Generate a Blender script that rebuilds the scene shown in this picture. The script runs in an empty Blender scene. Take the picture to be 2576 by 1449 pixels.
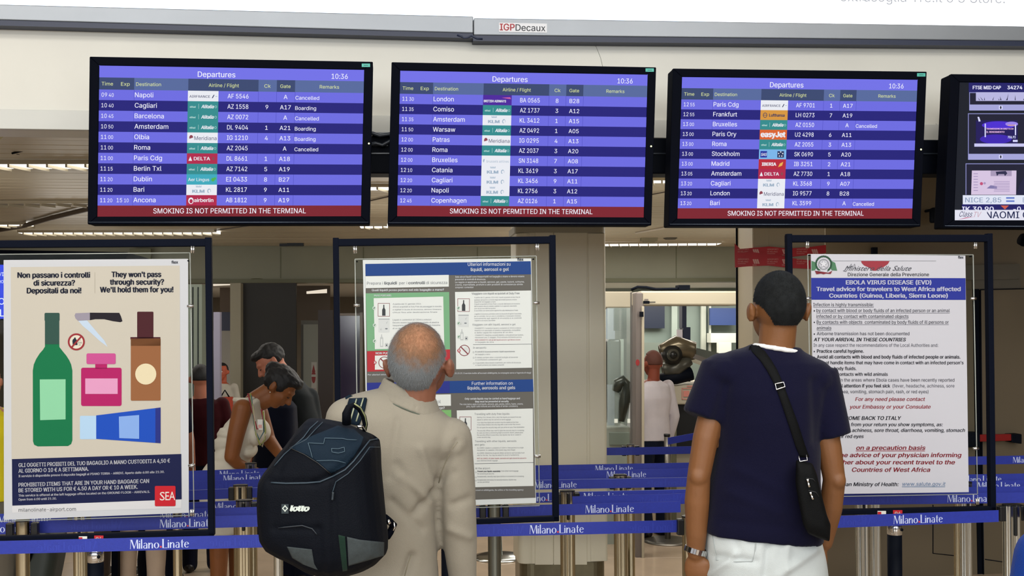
import bpy, bmesh, math, random, os, mathutils
from mathutils import Vector, Matrix, Quaternion, noise
from mathutils.bvhtree import BVHTree
random.seed(4)
SC = bpy.context.scene
COL = SC.collection
# ---------------------------------------------------------------- camera, world, lights, exposure
FPX, CX, CY, EYE, ROLL, TH = 2600.0, 1288.0, 825.0, 1.72, 0.008, math.atan(0.118)
cam_d = bpy.data.cameras.new('camera'); cam = bpy.data.objects.new('camera', cam_d); COL.objects.link(cam)
cam_d.sensor_width = 36.0; cam_d.lens = 36.0 * FPX / 2576.0
cam_d.shift_y = (CY - 724.5) / 2576.0
cam_d.clip_start = 0.05; cam_d.clip_end = 100
cam.matrix_world = Matrix.Translation((0, 0, EYE)) @ Matrix.Rotation(math.radians(90), 4, 'X') @ Matrix.Rotation(-ROLL, 4, 'Z')
SC.camera = cam
SC.view_settings.view_transform = 'Standard'; SC.view_settings.look = 'None'
SC.view_settings.exposure = 0.0; SC.view_settings.gamma = 1.0
SC.view_settings.use_curve_mapping = False
W = bpy.data.worlds.new('hall_air'); SC.world = W; W.use_nodes = True
W.node_tree.nodes['Background'].inputs[0].default_value = (0.95, 0.96, 1.0, 1)
W.node_tree.nodes['Background'].inputs[1].default_value = 0.5

def area(name, loc, size, power, rot=(0, 0, 0), col=(1, .96, .9)):
    l = bpy.data.lights.new(name, 'AREA'); l.shape = 'RECTANGLE'; l.size, l.size_y = size
    l.energy = power; l.color = col
    o = bpy.data.objects.new(name, l); COL.objects.link(o); o.location = loc; o.rotation_euler = rot
    return o
# big ceiling light fields of the front hall and of the lower hall behind the fascia, with one added front fill
area('hall_light', (-3.0, 0.9, 4.85), (4, 1.2), 130, (0, 0, 0))
area('hall_light', (3.0, 0.9, 4.85), (4, 1.2), 130, (0, 0, 0))
area('hall_light', (-0.6, -1.6, 4.85), (9, 1.6), 280, (math.radians(34), 0, 0))
area('hall_fill', (0, -4.6, 2.9), (10, 2.4), 480, (math.radians(90), 0, 0), (.95, .98, 1.0))  # added fill behind the camera, no actual window; lifts fascia and ceiling
area('rear_light', (0.6, 7.4, 2.70), (3, 0.4), 60)
area('rear_light', (-3.2, 8.4, 2.70), (3, 0.4), 26)
area('rear_light', (1.6, 10.6, 2.70), (3.5, 0.4), 80)
area('rear_light', (2.2, 15.2, 2.26), (4, 1.0), 110)
area('rear_light', (-5.0, 15.2, 2.26), (3, 1.0), 50)

for _x, _y, _p in ((-3.6, 6.6, 15), (-1.0, 8.6, 16), (1.6, 6.9, 19), (3.9, 8.2, 16), (-4.5, 10.8, 14), (0.4, 11.2, 15), (3.2, 10.6, 22)):  # added point fills under the lower ceiling to brighten it; no fixtures hang here
    _l = bpy.data.lights.new('lobby_fill', 'POINT'); _l.energy = _p; _l.shadow_soft_size = .45; _l.color = (1, .95, .86)
    _o = bpy.data.objects.new('lobby_fill', _l); COL.objects.link(_o); _o.location = (_x, _y, 1.95)

# ---------------------------------------------------------------- pixel <-> world
_c, _s = math.cos(ROLL), math.sin(ROLL)
def uv(px, py):
    dx, dy = px - CX, py - CY
    return dx * _c - dy * _s, dy * _c + dx * _s
def PY(px, py, Y):
    u, v = uv(px, py); return Vector((u / FPX * Y, Y, EYE - v / FPX * Y))
T_ = math.tan(TH)
def PP(px, py, Y0, off=0.0):
    "point seen at a pixel on the upright plane parallel to the screen wall; off = towards the hall"
    u, v = uv(px, py); Y0 = Y0 - off / math.cos(TH); Y = Y0 / (1 - T_ * u / FPX)
    return Vector((u / FPX * Y, Y, EYE - v / FPX * Y))
def PZ(px, py, z):
    u, v = uv(px, py); Y = (EYE - z) * FPX / v
    return Vector((u / FPX * Y, Y, z))
def proj(p):
    u, v = p.x / p.y * FPX, (EYE - p.z) / p.y * FPX
    return CX + u * _c + v * _s, CY - u * _s + v * _c
DIR = Vector((math.cos(TH), math.sin(TH), 0)); NRM = Vector((math.sin(TH), -math.cos(TH), 0)); UP = Vector((0, 0, 1))
def WL(x, Y0, z):      # point on a wall-parallel line, by its X
    return Vector((x, Y0 + T_ * x, z))

# ---------------------------------------------------------------- materials
def lin(h):
    if isinstance(h, str):
        h = h.lstrip('#'); c = [int(h[i:i + 2], 16) / 255 for i in (0, 2, 4)]
    else: c = [x / 255 for x in h]
    return tuple(((x + .055) / 1.055) ** 2.4 if x > .04045 else x / 12.92 for x in c) + (1,)
_M = {}
def mat(name, col, rough=.6, metal=0.0, emit=0.0, var=0.0, vs=8.0, bump=0.0, bs=60.0, spec=.5, stretch=None, col2=None, alpha=1.0, trans=0.0, ior=1.45, sheen=0.0):
    if name in _M: return _M[name]
    m = bpy.data.materials.new(name); m.use_nodes = True; nt = m.node_tree; N = nt.nodes; L = nt.links
    b = N['Principled BSDF']; c = lin(col)
    b.inputs['Base Color'].default_value = c; b.inputs['Roughness'].default_value = rough
    b.inputs['Metallic'].default_value = metal; b.inputs['Specular IOR Level'].default_value = spec
    b.inputs['IOR'].default_value = ior
    if sheen: b.inputs['Sheen Weight'].default_value = sheen
    if trans: b.inputs['Transmission Weight'].default_value = trans
    if alpha < 1: b.inputs['Alpha'].default_value = alpha
    if emit:
        b.inputs['Base Color'].default_value = (0.01, 0.01, 0.01, 1)
        b.inputs['Emission Color'].default_value = c; b.inputs['Emission Strength'].default_value = emit
    src = None
    if var or bump:
        tc = N.new('ShaderNodeTexCoord'); mp = N.new('ShaderNodeMapping'); L.new(tc.outputs['Object'], mp.inputs[0])
        if stretch: mp.inputs['Scale'].default_value = stretch
        src = mp.outputs[0]
    if var:
        n = N.new('ShaderNodeTexNoise'); n.inputs['Scale'].default_value = vs; n.inputs['Detail'].default_value = 5
        L.new(src, n.inputs['Vector'])
        r = N.new('ShaderNodeValToRGB'); r.color_ramp.elements[0].position = .3; r.color_ramp.elements[1].position = .7
        c2 = lin(col2) if col2 else None
        if c2: r.color_ramp.elements[0].color = c2; r.color_ramp.elements[1].color = c
        else:
            r.color_ramp.elements[0].color = tuple(max(0, x * (1 - var)) for x in c[:3]) + (1,)
            r.color_ramp.elements[1].color = tuple(min(1, x * (1 + var)) for x in c[:3]) + (1,)
        L.new(n.outputs['Fac'], r.inputs[0])
        L.new(r.outputs[0], b.inputs['Emission Color' if emit else 'Base Color'])
    if bump:
        n = N.new('ShaderNodeTexNoise'); n.inputs['Scale'].default_value = bs; n.inputs['Detail'].default_value = 3
        L.new(src, n.inputs['Vector']); k = N.new('ShaderNodeBump'); k.inputs['Strength'].default_value = bump
        k.inputs['Distance'].default_value = .004
        L.new(n.outputs['Fac'], k.inputs['Height']); L.new(k.outputs[0], b.inputs['Normal'])
    _M[name] = m; return m
def clear(name, col=(.95, .98, .97, 1), fac=.002):
    m = bpy.data.materials.new(name); m.use_nodes = True; nt = m.node_tree; nt.nodes.clear(); N = nt.nodes.new
    o = N('ShaderNodeOutputMaterial'); x = N('ShaderNodeMixShader'); t = N('ShaderNodeBsdfTransparent'); g = N('ShaderNodeBsdfGlossy'); t.inputs[0].default_value = col; g.inputs['Roughness'].default_value = .0; x.inputs[0].default_value = fac
    nt.links.new(t.outputs[0], x.inputs[1]); nt.links.new(g.outputs[0], x.inputs[2]); nt.links.new(x.outputs[0], o.inputs[0]); return m
def emis(name, col, s=1.0): return mat(name, col, .6, emit=s, spec=.0)

# ---------------------------------------------------------------- mesh builder
_fonts = {}
_fp = os.path.join(bpy.utils.system_resource('DATAFILES'), 'fonts', 'Inter.woff2')
_tc = bpy.data.curves.new('type', 'FONT'); _to = bpy.data.objects.new('type', _tc)
_bf = _tc.font
try: _inter = bpy.data.fonts.load(_fp) if os.path.exists(_fp) else None
except Exception: _inter = None
_tcache = {}
def _char(ch, font, bold, res):
    "outline of one character, filled by winding number: returns points, triangles, advance"
    k = (ch, font, bold, res)
    if k in _tcache: return _tcache[k]
    _tc.font = _inter if (font == 'arial' and _inter) else (_bf or _inter)
    _tc.resolution_u = res; _tc.size = 1.0; _tc.fill_mode = 'NONE'
    def grab(body, off):
        _tc.body = body; _tc.offset = off
        me = bpy.data.meshes.new_from_object(_to); v = [(p.co.x, p.co.y) for p in me.vertices]; e = [tuple(q.vertices) for q in me.edges]
        bpy.data.meshes.remove(me); return v, e
    hk = ('HH', font)
    if hk not in _tcache: _tcache[hk] = max(p[0] for p in grab('HH', 0)[0])
    adv = max(p[0] for p in grab('H' + ch + 'H', 0)[0]) - _tcache[hk]
    if ch == ' ': _tcache[k] = ([], [], adv); return _tcache[k]
    v, e = grab(ch, bold)
    nxt = {}
    for a, b in e: nxt.setdefault(a, []).append(b); nxt.setdefault(b, []).append(a)
    seen = set(); loops = []
    for a in range(len(v)):
        if a in seen or a not in nxt: continue
        lp = [a]; seen.add(a); cur = a + 1 if (a + 1) in nxt[a] else nxt[a][0]
        while cur not in seen:
            lp.append(cur); seen.add(cur)
            c2 = [q for q in nxt[cur] if q not in seen]
            if not c2: break
            cur = c2[0]
        if len(lp) > 2: loops.append(lp)
    co = []; ed = []; rings = []
    for lp in loops:
        pts = []
        for q in lp:
            if not pts or (abs(v[q][0] - pts[-1][0]) + abs(v[q][1] - pts[-1][1])) > 1e-4: pts.append(v[q])
        if (abs(pts[0][0] - pts[-1][0]) + abs(pts[0][1] - pts[-1][1])) < 1e-4: pts.pop()
        if len(pts) < 3: continue
        b = len(co); co += [Vector(q) for q in pts]; ed += [(b + i, b + (i + 1) % len(pts)) for i in range(len(pts))]; rings.append(pts)
    if not co: _tcache[k] = ([], [], adv); return _tcache[k]
    V, _e, F, *_r = mathutils.geometry.delaunay_2d_cdt(co, ed, [], 0, 1e-5)
    out = []
    for f in F:
        cx = sum(V[q].x for q in f) / len(f); cy = sum(V[q].y for q in f) / len(f); wn = 0
        for r in rings:
            for i in range(len(r)):
                x0, y0 = r[i]; x1, y1 = r[(i + 1) % len(r)]
                if (y0 <= cy) != (y1 <= cy):
                    if x0 + (cy - y0) * (x1 - x0) / (y1 - y0) > cx: wn += 1 if y1 > y0 else -1
        if wn: out.append(tuple(f))
    _tcache[k] = ([(p.x, p.y) for p in V], out, adv); return _tcache[k]
def glyphs(body, font='arial', bold=0.0, res=2):
    vs = []; fs = []; x = 0.0
    for ch in body:
        v, f, a = _char(ch, font, bold, res); b = len(vs)
        used = sorted({q for t in f for q in t}); mp = {q: b + i for i, q in enumerate(used)}
        vs += [(v[q][0] + x, v[q][1]) for q in used]; fs += [tuple(mp[q] for q in t) for t in f]; x += a
    if not vs: return vs, fs, 0, 1
    return vs, fs, min(p[0] for p in vs), max(p[0] for p in vs)
def _caph(font):
    k = ('H', font)
    if k not in _tcache: _tcache[k] = max(p[1] for p in _char('H', font, 0.0, 2)[0])
    return _tcache[k]

class MB:
    def __init__(s): s.v = []; s.f = []; s.m = []; s.mats = []; s.sm = []
    def mi(s, m):
        if m not in s.mats: s.mats.append(m)
        return s.mats.index(m)
    def add(s, vs, fs, m, smooth=False):
        b = len(s.v); s.v += [tuple(v) for v in vs]; i = s.mi(m)
        for f in fs: s.f.append(tuple(b + k for k in f)); s.m.append(i); s.sm.append(smooth)
        return s
    def quad(s, a, b, c, d, m): return s.add([a, b, c, d], [(0, 1, 2, 3)], m)
    def hexa(s, p, m):   # p: 8 points: 4 back loop, 4 front loop
        return s.add(p, [(3, 2, 1, 0), (4, 5, 6, 7), (0, 1, 5, 4), (1, 2, 6, 5), (2, 3, 7, 6), (3, 0, 4, 7)], m)
    def box(s, c, size, m, rz=0.0):
        x, y, z = (k / 2 for k in size); R = Matrix.Rotation(rz, 3, 'Z'); c = Vector(c)
        q = [(-x, -y), (x, -y), (x, y), (-x, y)]
        p = [c + R @ Vector((a, b, -z)) for a, b in q] + [c + R @ Vector((a, b, z)) for a, b in q]
        return s.hexa(p, m)
    def pbox(s, x0, y0, x1, y1, Y0, d, m, off=0.0):
        "box whose hall-side face spans a pixel rectangle on the plane Y0, d deep"
        q = [(x0, y1), (x1, y1), (x1, y0), (x0, y0)]
        fr = [PP(a, b, Y0, off) for a, b in q]; bk = [p - NRM * d for p in fr]
        return s.hexa([bk[0], bk[1], bk[2], bk[3], fr[0], fr[1], fr[2], fr[3]], m)
    def qbox(s, q, Y0, d, m, off=0.0):
        "same with four pixel corners tl,tr,br,bl"
        tl, tr, br, bl = q; fr = [PP(a, b, Y0, off) for a, b in (bl, br, tr, tl)]; bk = [p - NRM * d for p in fr]
        return s.hexa(bk + fr, m)
    def tube(s, pts, r, m, n=10, cap=True):
        pts = [Vector(p) for p in pts]; rs = r if isinstance(r, (list, tuple)) else [r] * len(pts)
        vs = []; prev = None
        for i, p in enumerate(pts):
            t = (pts[min(i + 1, len(pts) - 1)] - pts[max(i - 1, 0)]).normalized()
            if prev is None:
                a = Vector((0, 0, 1)) if abs(t.z) < .9 else Vector((1, 0, 0)); x = t.cross(a).normalized()
            else: x = (prev - t * prev.dot(t)).normalized()
            prev = x; y = t.cross(x)
            for k in range(n):
                a = 2 * math.pi * k / n; vs.append(p + (x * math.cos(a) + y * math.sin(a)) * rs[i])
        fs = [(i * n + k, i * n + (k + 1) % n, (i + 1) * n + (k + 1) % n, (i + 1) * n + k) for i in range(len(pts) - 1) for k in range(n)]
        if cap: fs += [tuple(range(n))[::-1], tuple((len(pts) - 1) * n + k for k in range(n))]
        return s.add(vs, fs, m, True)
    def lathe(s, prof, c, m, n=24):
        c = Vector(c); vs = []
        for r, z in prof:
            for k in range(n):
                a = 2 * math.pi * k / n; vs.append(c + Vector((r * math.cos(a), r * math.sin(a), z)))
        fs = [(i * n + k, i * n + (k + 1) % n, (i + 1) * n + (k + 1) % n, (i + 1) * n + k) for i in range(len(prof) - 1) for k in range(n)]
        fs += [tuple(range(n))[::-1], tuple((len(prof) - 1) * n + k for k in range(n))]
        return s.add(vs, fs, m, True)
    def poly(s, pts, fn, m, off=0.0, sub=0):
        "flat polygon given in picture pixels, laid on a surface by fn(px,py,off)"
        bm = bmesh.new(); vs = [bm.verts.new((a, b, 0)) for a, b in pts]
        bm.faces.new(vs); bmesh.ops.triangulate(bm, faces=bm.faces[:])
        for _ in range(sub): bmesh.ops.subdivide_edges(bm, edges=bm.edges[:], cuts=1, use_grid_fill=True)
        bm.verts.index_update()
        s.add([fn(v.co.x, v.co.y, off) for v in bm.verts], [tuple(v.index for v in f.verts) for f in bm.faces], m); bm.free(); return s
    def rect(s, x0, y0, x1, y1, fn, m, off=0.0, slope=0.0):
        k = slope * (x1 - x0); return s.poly([(x0, y0), (x1, y0 + k), (x1, y1 + k), (x0, y1)], fn, m, off)
    def text(s, body, x, y, cap, fn, m, width=None, slope=0.0, align='l', font='arial', bold=0.0, ital=0.0, off=.001, res=2, mirror=False):
        vs, fs, a, b = glyphs(body, font, 0.0, res)
        if not fs: return s
        k = cap / _caph(font); a -= max(bold, 0); b += max(bold, 0)
        w = (b - a) * k; kx = k if width is None else width / (b - a); w = (b - a) * kx
        x0 = x if align == 'l' else (x - w / 2 if align == 'c' else x - w)
        for sh, dy in (((-bold, 0), (bold, 0)) if bold < .02 else ((-bold, bold * .4), (0, -bold * .4), (bold, bold * .4))) if bold > 0 else ((0, 0),):
            out = []
            for (gx, gy) in vs:
                gy = gy + dy; q = (gx - a + sh + ital * gy) * kx
                out.append(fn(x0 + q, y + (x0 + q - x) * slope - gy * k, off))
            s.add(out, fs, m)
        return s
    def build(s, name, parent=None, **props):
        me = bpy.data.meshes.new(name); me.from_pydata(s.v, [], s.f)
        for m in s.mats: me.materials.append(m)
        me.polygons.foreach_set('material_index', s.m); me.polygons.foreach_set('use_smooth', s.sm); me.update()
        o = bpy.data.objects.new(name, me); COL.objects.link(o)
        if parent is not None: o.parent = parent; o.matrix_parent_inverse = parent.matrix_world.inverted() if parent.type != 'EMPTY' else Matrix.Translation(-parent.location)
        for k, v in props.items(): o[k] = v
        return o
def thing(name, label, cat, loc=(0, 0, 0), group=None):
    o = bpy.data.objects.new(name, None); COL.objects.link(o); o.location = loc; o.empty_display_size = .1
    o['label'] = label; o['category'] = cat
    if group: o['group'] = group
    return o
def tag(o, label, cat, group=None):
    o['label'] = label; o['category'] = cat
    if group: o['group'] = group
    return o
def struct(o): o['kind'] = 'structure'; return o
def plane_fn(Y0): return lambda x, y, off=0.0: PP(x, y, Y0, off)
def bevel(o, w=.004, seg=2):
    b = o.modifiers.new('bevel', 'BEVEL'); b.width = w; b.segments = seg; b.limit_method = 'ANGLE'; b.angle_limit = .7
    return o

# ================================================================ SETTING
m_floor = mat('polished_floor', '#a3917c', .16, var=.10, vs=3.0, spec=.5)
m_grout = mat('floor_joint', '#7c6c5c', .6)
m_cream = mat('painted_fascia', '#c0beb5', .5, var=.035, vs=2.2, bump=.06, bs=30)
m_cream_d = mat('painted_fascia_lip', '#b5b5af', .5, var=.03, vs=3)
m_ceil = mat('ceiling_plank_paint', '#b9ae98', .38, var=.05, vs=5, stretch=(.3, 3, 1))
m_ceil2 = mat('ceiling_back_paint', '#8e8a80', .6)
m_bulk = mat('bulkhead_paint', '#8c8d7c', .6, var=.05, vs=2)
m_bulkt = mat('bulkhead_trim', '#6a6c55', .5)
m_wallb = mat('rear_wall_paint', '#6b6152', .7, var=.08, vs=1.5)
m_column = mat('column_panel_enamel', '#cfc9b3', .38, var=.02, vs=2)
m_steel_d = mat('plinth_steel', '#6d6650', .3, metal=.7, var=.1, vs=20)
m_black = mat('black_steel', '#050913', .6, spec=.1)
m_blackp = mat('black_plastic', '#04060f', .75, spec=.05)
m_white = mat('white_paint', '#d8d8d2', .5)

ZC = 2.75
def seg_box(mb, xa, xb, Y0, dep, z0, z1, m):
    p = [WL(xa, Y0, 0), WL(xb, Y0, 0)]; q = [k - NRM * dep for k in p]
    lo = [p[0], p[1], q[1], q[0]]
    return mb.hexa([Vector((k.x, k.y, z0)) for k in lo] + [Vector((k.x, k.y, z1)) for k in lo], m)

fl = MB(); fl.box((0, 8, -.06), (20, 26, .1), m_grout); floor = struct(fl.build('floor'))
TILE = None
nt_ = 0
for i in range(-5, 6):            # large floor slabs where they can be told apart; the material carries on beyond
    for j in range(0, 12):
        cx, cy = i * 1.0, 3.2 + j * 1.0
        if TILE is None:
            t = MB(); t.box((0, 0, 0), (.996, .996, .02), m_floor); TILE = t.build('floor_tile', floor); bevel(TILE, .001, 1); o = TILE
        else:
            o = TILE.copy(); COL.objects.link(o)
        o.location = (cx, cy, -.0105)
f2 = MB(); f2.box((0, -.3, -.0105), (11, 5.99, .02), m_floor); f2.box((0, 17.85, -.0105), (11, 6.3, .02), m_floor)
f2.box((-7.75, 8, -.0105), (4.49, 22.6, .02), m_floor); f2.box((7.75, 8, -.0105), (4.49, 22.6, .02), m_floor)
f2.build('floor_slab', floor)

# high ceiling and walls of the front hall
c1 = MB(); c1.box((0, .8, 5.05), (20, 9, .1), m_white); struct(c1.build('ceiling'))
c2 = MB(); seg_box(c2, -10, 10, 4.95, 14.5, ZC + .04, ZC + .1, m_ceil2); ceil = struct(c2.build('ceiling'))
PL = None
for k in range(54):               # ceiling planks run along the hall, one part each
    Y0 = 4.97 + k * .15
    if PL is None:
        t = MB(); seg_box(t, -9, 9, 0, .142, 0, .03, m_ceil); PL = t.build('ceiling_plank', ceil); bevel(PL, .004, 1); o = PL
    else: o = PL.copy(); COL.objects.link(o)
    o.location = (0, Y0, ZC + random.uniform(0, .003))
c3 = MB(); seg_box(c3, -10, 10, 13.45, 7, 2.32, 2.4, m_white); struct(c3.build('ceiling'))
w = MB(); w.box((-9.6, 8, 2.5), (.2, 26, 5.2), m_wallb); struct(w.build('wall_left'))
w = MB(); w.box((9.6, 8, 2.5), (.2, 26, 5.2), m_wallb); struct(w.build('wall_right'))
w = MB(); seg_box(w, -10, 10, 19.5, .2, 0, 5, m_wallb); struct(w.build('wall_back'))

# cream fascia with its lower lip
fa = MB(); seg_box(fa, -9, 9, 4.75, .18, 2.60, 5.0, m_cream); fascia = struct(fa.build('wall_front'))
fl_ = MB(); seg_box(fl_, -9, 9, 4.735, .02, 2.60, 2.685, m_cream_d); bevel(fl_.build('fascia_lip', fascia), .003)
m_crack = mat('plaster_crack', '#7b7b72', .9)
cr = MB(); f47 = plane_fn(4.75)
for pts in ([(1497, 112), (1504, 128), (1511, 146), (1516, 168)], [(205, 287), (214, 290), (221, 288)], [(2354, 311), (2368, 322), (2380, 324)], [(1190, 96), (1203, 103), (1222, 99)]):
    cr.tube([f47(x, y, .0005) for x, y in pts], .0009, m_crack, 5)
cr.build('crack', fascia)

# lightbox billboard above the screens
m_alu = mat('lightbox_aluminium', '#82868b', .42, metal=.55, var=.05, vs=3)
m_navy = mat('navy_edge', '#172038', .45)
YL = 4.69
lb = thing('lightbox_billboard', 'long glowing white advertising lightbox with grey metal frame above the screens', 'billboard', PP(1190, 60, YL))
fb = MB()
fb.qbox([(-420, 0), (1190.5, 41), (1190.5, 83), (-420, 38)], YL, .055, m_alu); bevel(fb.build('frame_profile', lb), .004)
fb = MB(); fb.qbox([(1192, 45), (3000, 72), (3000, 107), (1192, 88)], YL, .055, m_alu, .004); bevel(fb.build('frame_profile', lb), .004)
fb = MB(); fb.qbox([(-420, 39), (1190, 84), (1190, 96), (-420, 53)], YL - .008, .06, m_navy); fb.build('under_edge', lb)
fb = MB(); fb.qbox([(1190, 89), (3000, 108), (3000, 120), (1190, 103)], YL - .008, .06, m_navy); fb.build('under_edge', lb)
m_lb1 = emis('lightbox_face_cool', '#dcecff', 2.6); m_lb2 = emis('lightbox_face_white', '#f4f8ff', 2.6)
fc = MB(); fc.qbox([(-420, -600), (1806, -560), (1806, 60), (-420, 3)], YL + .02, .03, m_lb1)
fc.qbox([(1806, -560), (3000, -540), (3000, 76), (1806, 60)], YL + .02, .03, m_lb2); face = fc.build('lit_face', lb)
tx = MB(); tx.text('extrasoglia Tre.it o 3 Store.', 2528, 8, 24, plane_fn(YL + .02), emis('lightbox_ink', '#8f9196', 1.6), align='r', slope=.012, off=.002)
tx.text('informazioni ed', 2180, 1, 24, plane_fn(YL + .02), emis('lightbox_ink', '#8f9196', 1.6), align='r', slope=.012, off=.002)
tx.text('o:', 2012, 0, 22, plane_fn(YL + .02), emis('lightbox_ink', '#8f9196', 1.6), slope=.012, off=.002); tx.build('lettering', lb)
bd = MB(); fy = plane_fn(YL)
bd.rect(1255, 57, 1376, 80, fy, mat('badge_white', '#c9c9cc', .4), .006, .02)
bd.text('IGP', 1257, 76, 16.5, fy, mat('badge_red', '#b8434a', .5), width=38, slope=.02, bold=.022, off=.007)
bd.text('Decaux', 1297, 77, 16, fy, mat('badge_ink', '#23252f', .5), width=75, slope=.02, bold=.006, off=.007)
bd.build('maker_badge', lb)
cb = MB(); cb.tube([PP(x, y, YL, .01) for x, y in [(1150, 88), (1162, 92), (1166, 96), (1176, 95), (1186, 90), (1200, 97), (1214, 98)]], .004, m_navy, 6)
cb.build('cable_end', lb)
# black mounting rail behind the screens
rl = thing('mounting_rail', 'long black metal rail that carries the row of screens under the fascia', 'rail', WL(0, 4.55, 2.4))
mb = MB(); mb.qbox([(700, 340), (2460, 352), (2460, 438), (700, 436)], 4.42, .12, m_black); bevel(mb.build('rail_beam', rl), .006)
mb = MB(); mb.qbox([(700, 384), (2460, 385), (2460, 388), (700, 387)], 4.42, .02, mat('rail_edge', '#2a3038', .3), .01); mb.build('rail_edge', rl)
mb = MB()
for x0, y0, x1, y1 in ((936, 333, 980, 340), (938, 362, 976, 367)): mb.pbox(x0, y0, x1, y1, 4.40, .03, mat('rail_cable', '#2b3038', .3))
mb.tube([PP(x, y, 4.38) for x, y in [(900, 338), (938, 335), (955, 341), (980, 337), (1010, 345)]], .008, mat('rail_cable', '#2b3038', .3), 8)
mb.tube([PP(x, y, 4.38) for x, y in [(900, 372), (945, 360), (962, 365), (980, 355), (1010, 350)]], .007, mat('rail_cable', '#2b3038', .3), 8)
mb.build('cable', rl)
for xp in (760, 1318, 2010, 2440):
    b_ = MB(); b_.pbox(xp - 12, 250, xp + 12, 420, 4.56, .16, m_black); b_.build('hanger', rl)
    b_ = MB(); b_.pbox(xp - 30, 340, xp + 30, 436, 4.30, .12, m_black); b_.build('screen_bracket', rl)

# ceiling louvre lights of the lower hall
m_lite = emis('lamp_white', '#fffaf0', 3.2); m_litd = emis('lamp_dim', '#d9d2c0', .5); m_fin = mat('louvre_fin', '#b5ab95', .3, metal=.4)
def louvre(x0, y, x1, h, n, label, lit=True, yy=None):
    a = PZ(x0, y, ZC - .005); b = PZ(x1, y if yy is None else yy, ZC - .005); d = (b - a).normalized(); n_ = Vector((-d.y, d.x, 0)) * h
    t = thing('ceiling_light', label, 'ceiling light', (a + b) / 2, 'louvred strip lights in the lower ceiling')
    mb = MB(); q = [a, b, b + n_, a + n_]
    mb.hexa([k - UP * .02 for k in q] + [k + UP * .005 for k in q], m_lite if lit else m_ceil2); mb.build('diffuser', t)
    mb = MB()
    for s in (0, 1):
        o_ = a + n_ * s - n_.normalized() * (.02 if s == 0 else 0); e = b + n_ * s - n_.normalized() * (.02 if s == 0 else 0); w_ = n_.normalized() * .02
        q = [o_, e, e + w_, o_ + w_]; mb.hexa([k - UP * .02 for k in q] + [k + UP * .005 for k in q], m_fin)
    mb.build('frame', t)
    L = (b - a).length
    for k in range(n):
        c = a + d * (L * (k + .5) / n); c2_ = c + n_ + d * (.5 * L / n)
        mb = MB(); w_ = d * .006; q = [c - w_, c + w_, c2_ + w_, c2_ - w_]
        mb.hexa([k_ - UP * .038 for k_ in q] + [k_ + UP * .004 for k_ in q], m_fin); mb.build('louvre_fin', t)
    return t
louvre(-150, 405, 905, .17, 22, 'louvred strip light nearest the fascia, left of the first screen')
louvre(-80, 506, 560, .13, 16, 'unlit louvred strip light on the lower left ceiling', lit=False)
louvre(-90, 561, 66, .17, 5, 'short lit strip light on the left ceiling by the image edge', yy=560)
louvre(45, 580.5, 545, .22, 20, 'long lit strip light just above the leftmost poster frame', yy=580)
louvre(840, 464, 1100, .16, 6, 'lit strip light seen high in the gap between first and second screens')
louvre(905, 564.5, 974, .18, 3, 'short lit strip light low in the gap between first and second screens')
louvre(1520, 610, 1815, .3, 12, 'lit strip light on the ceiling right of the cream column', yy=608)
louvre(1630, 447, 1700, .12, 3, 'small strip light in the gap between second and third screens')
ct = MB(); ct.tube([PZ(-10, 580, ZC - .03), PZ(60, 568, ZC - .03), PZ(130, 548, ZC - .03), PZ(222, 526, ZC - .03), PZ(420, 488, ZC - .02)], .022, mat('cable_tray', '#5b5148', .5), 8)
tag(ct.build('cable_conduit'), 'brown cable conduit running diagonally across the left ceiling', 'conduit')
ct = MB(); ct.tube([PZ(540, 580, ZC - .008), PZ(700, 557, ZC - .008), PZ(980, 494, ZC - .008), PZ(1100, 470, ZC - .008)], .006, mat('cable_tray', '#5b5148', .5), 6)
tag(ct.build('cable'), 'thin dark cable crossing the ceiling behind the first screen', 'cable')
ct = MB(); ct.tube([PZ(1600, 497, ZC - .008), PZ(1700, 478, ZC - .008), PZ(1790, 462, ZC - .008)], .005, mat('cable_tray', '#5b5148', .5), 6)
tag(ct.build('cable'), 'thin dark cable seen in the gap between second and third screens', 'cable')
ct = MB(); ct.tube([PZ(1600, 586, ZC - .008), PZ(1684, 571, ZC - .008)], .012, mat('cable_white', '#d4cdc0', .4), 6)
tag(ct.build('conduit'), 'short white conduit on the ceiling below the second screen corner', 'conduit')
yb = MB(); my = mat('yellow_beam', '#a89a4a', .4)
for q, m_ in (([(-60, 395), (-60, 360), (22, 313), (52, 313)], my), ([(-60, 350), (-60, 325), (5, 312), (-10, 312)], my), ([(-60, 360), (-60, 350), (5, 312), (22, 313)], m_black)):
    ps = [PZ(x, y, ZC - .012) for x, y in q]; yb.hexa(ps + [p + UP * .01 for p in ps], m_)
tag(yb.build('ceiling_strip'), 'yellow edged ceiling strip with dark groove at far upper left', 'ceiling strip')
vt = thing('ceiling_speaker', 'flat black device hanging from the ceiling left of the first screen', 'ceiling fixture', PY(45, 378, 6.0))
mb = MB(); c_ = PY(45, 371, 6.0); mb.box((c_.x, c_.y, c_.z), (.2, .16, .02), m_black); bevel(mb.build('housing', vt), .004)
mb = MB(); mb.tube([PY(14, 378, 5.95), PY(80, 377, 5.95)], .014, m_black, 8); mb.tube([PY(30, 386, 5.92), PY(78, 374, 5.92)], .006, m_black, 6); mb.build('bar', vt)
mb = MB(); mb.tube([(c_.x, c_.y, c_.z), (c_.x, c_.y, ZC)], .01, m_black, 6); mb.build('stem', vt)

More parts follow.
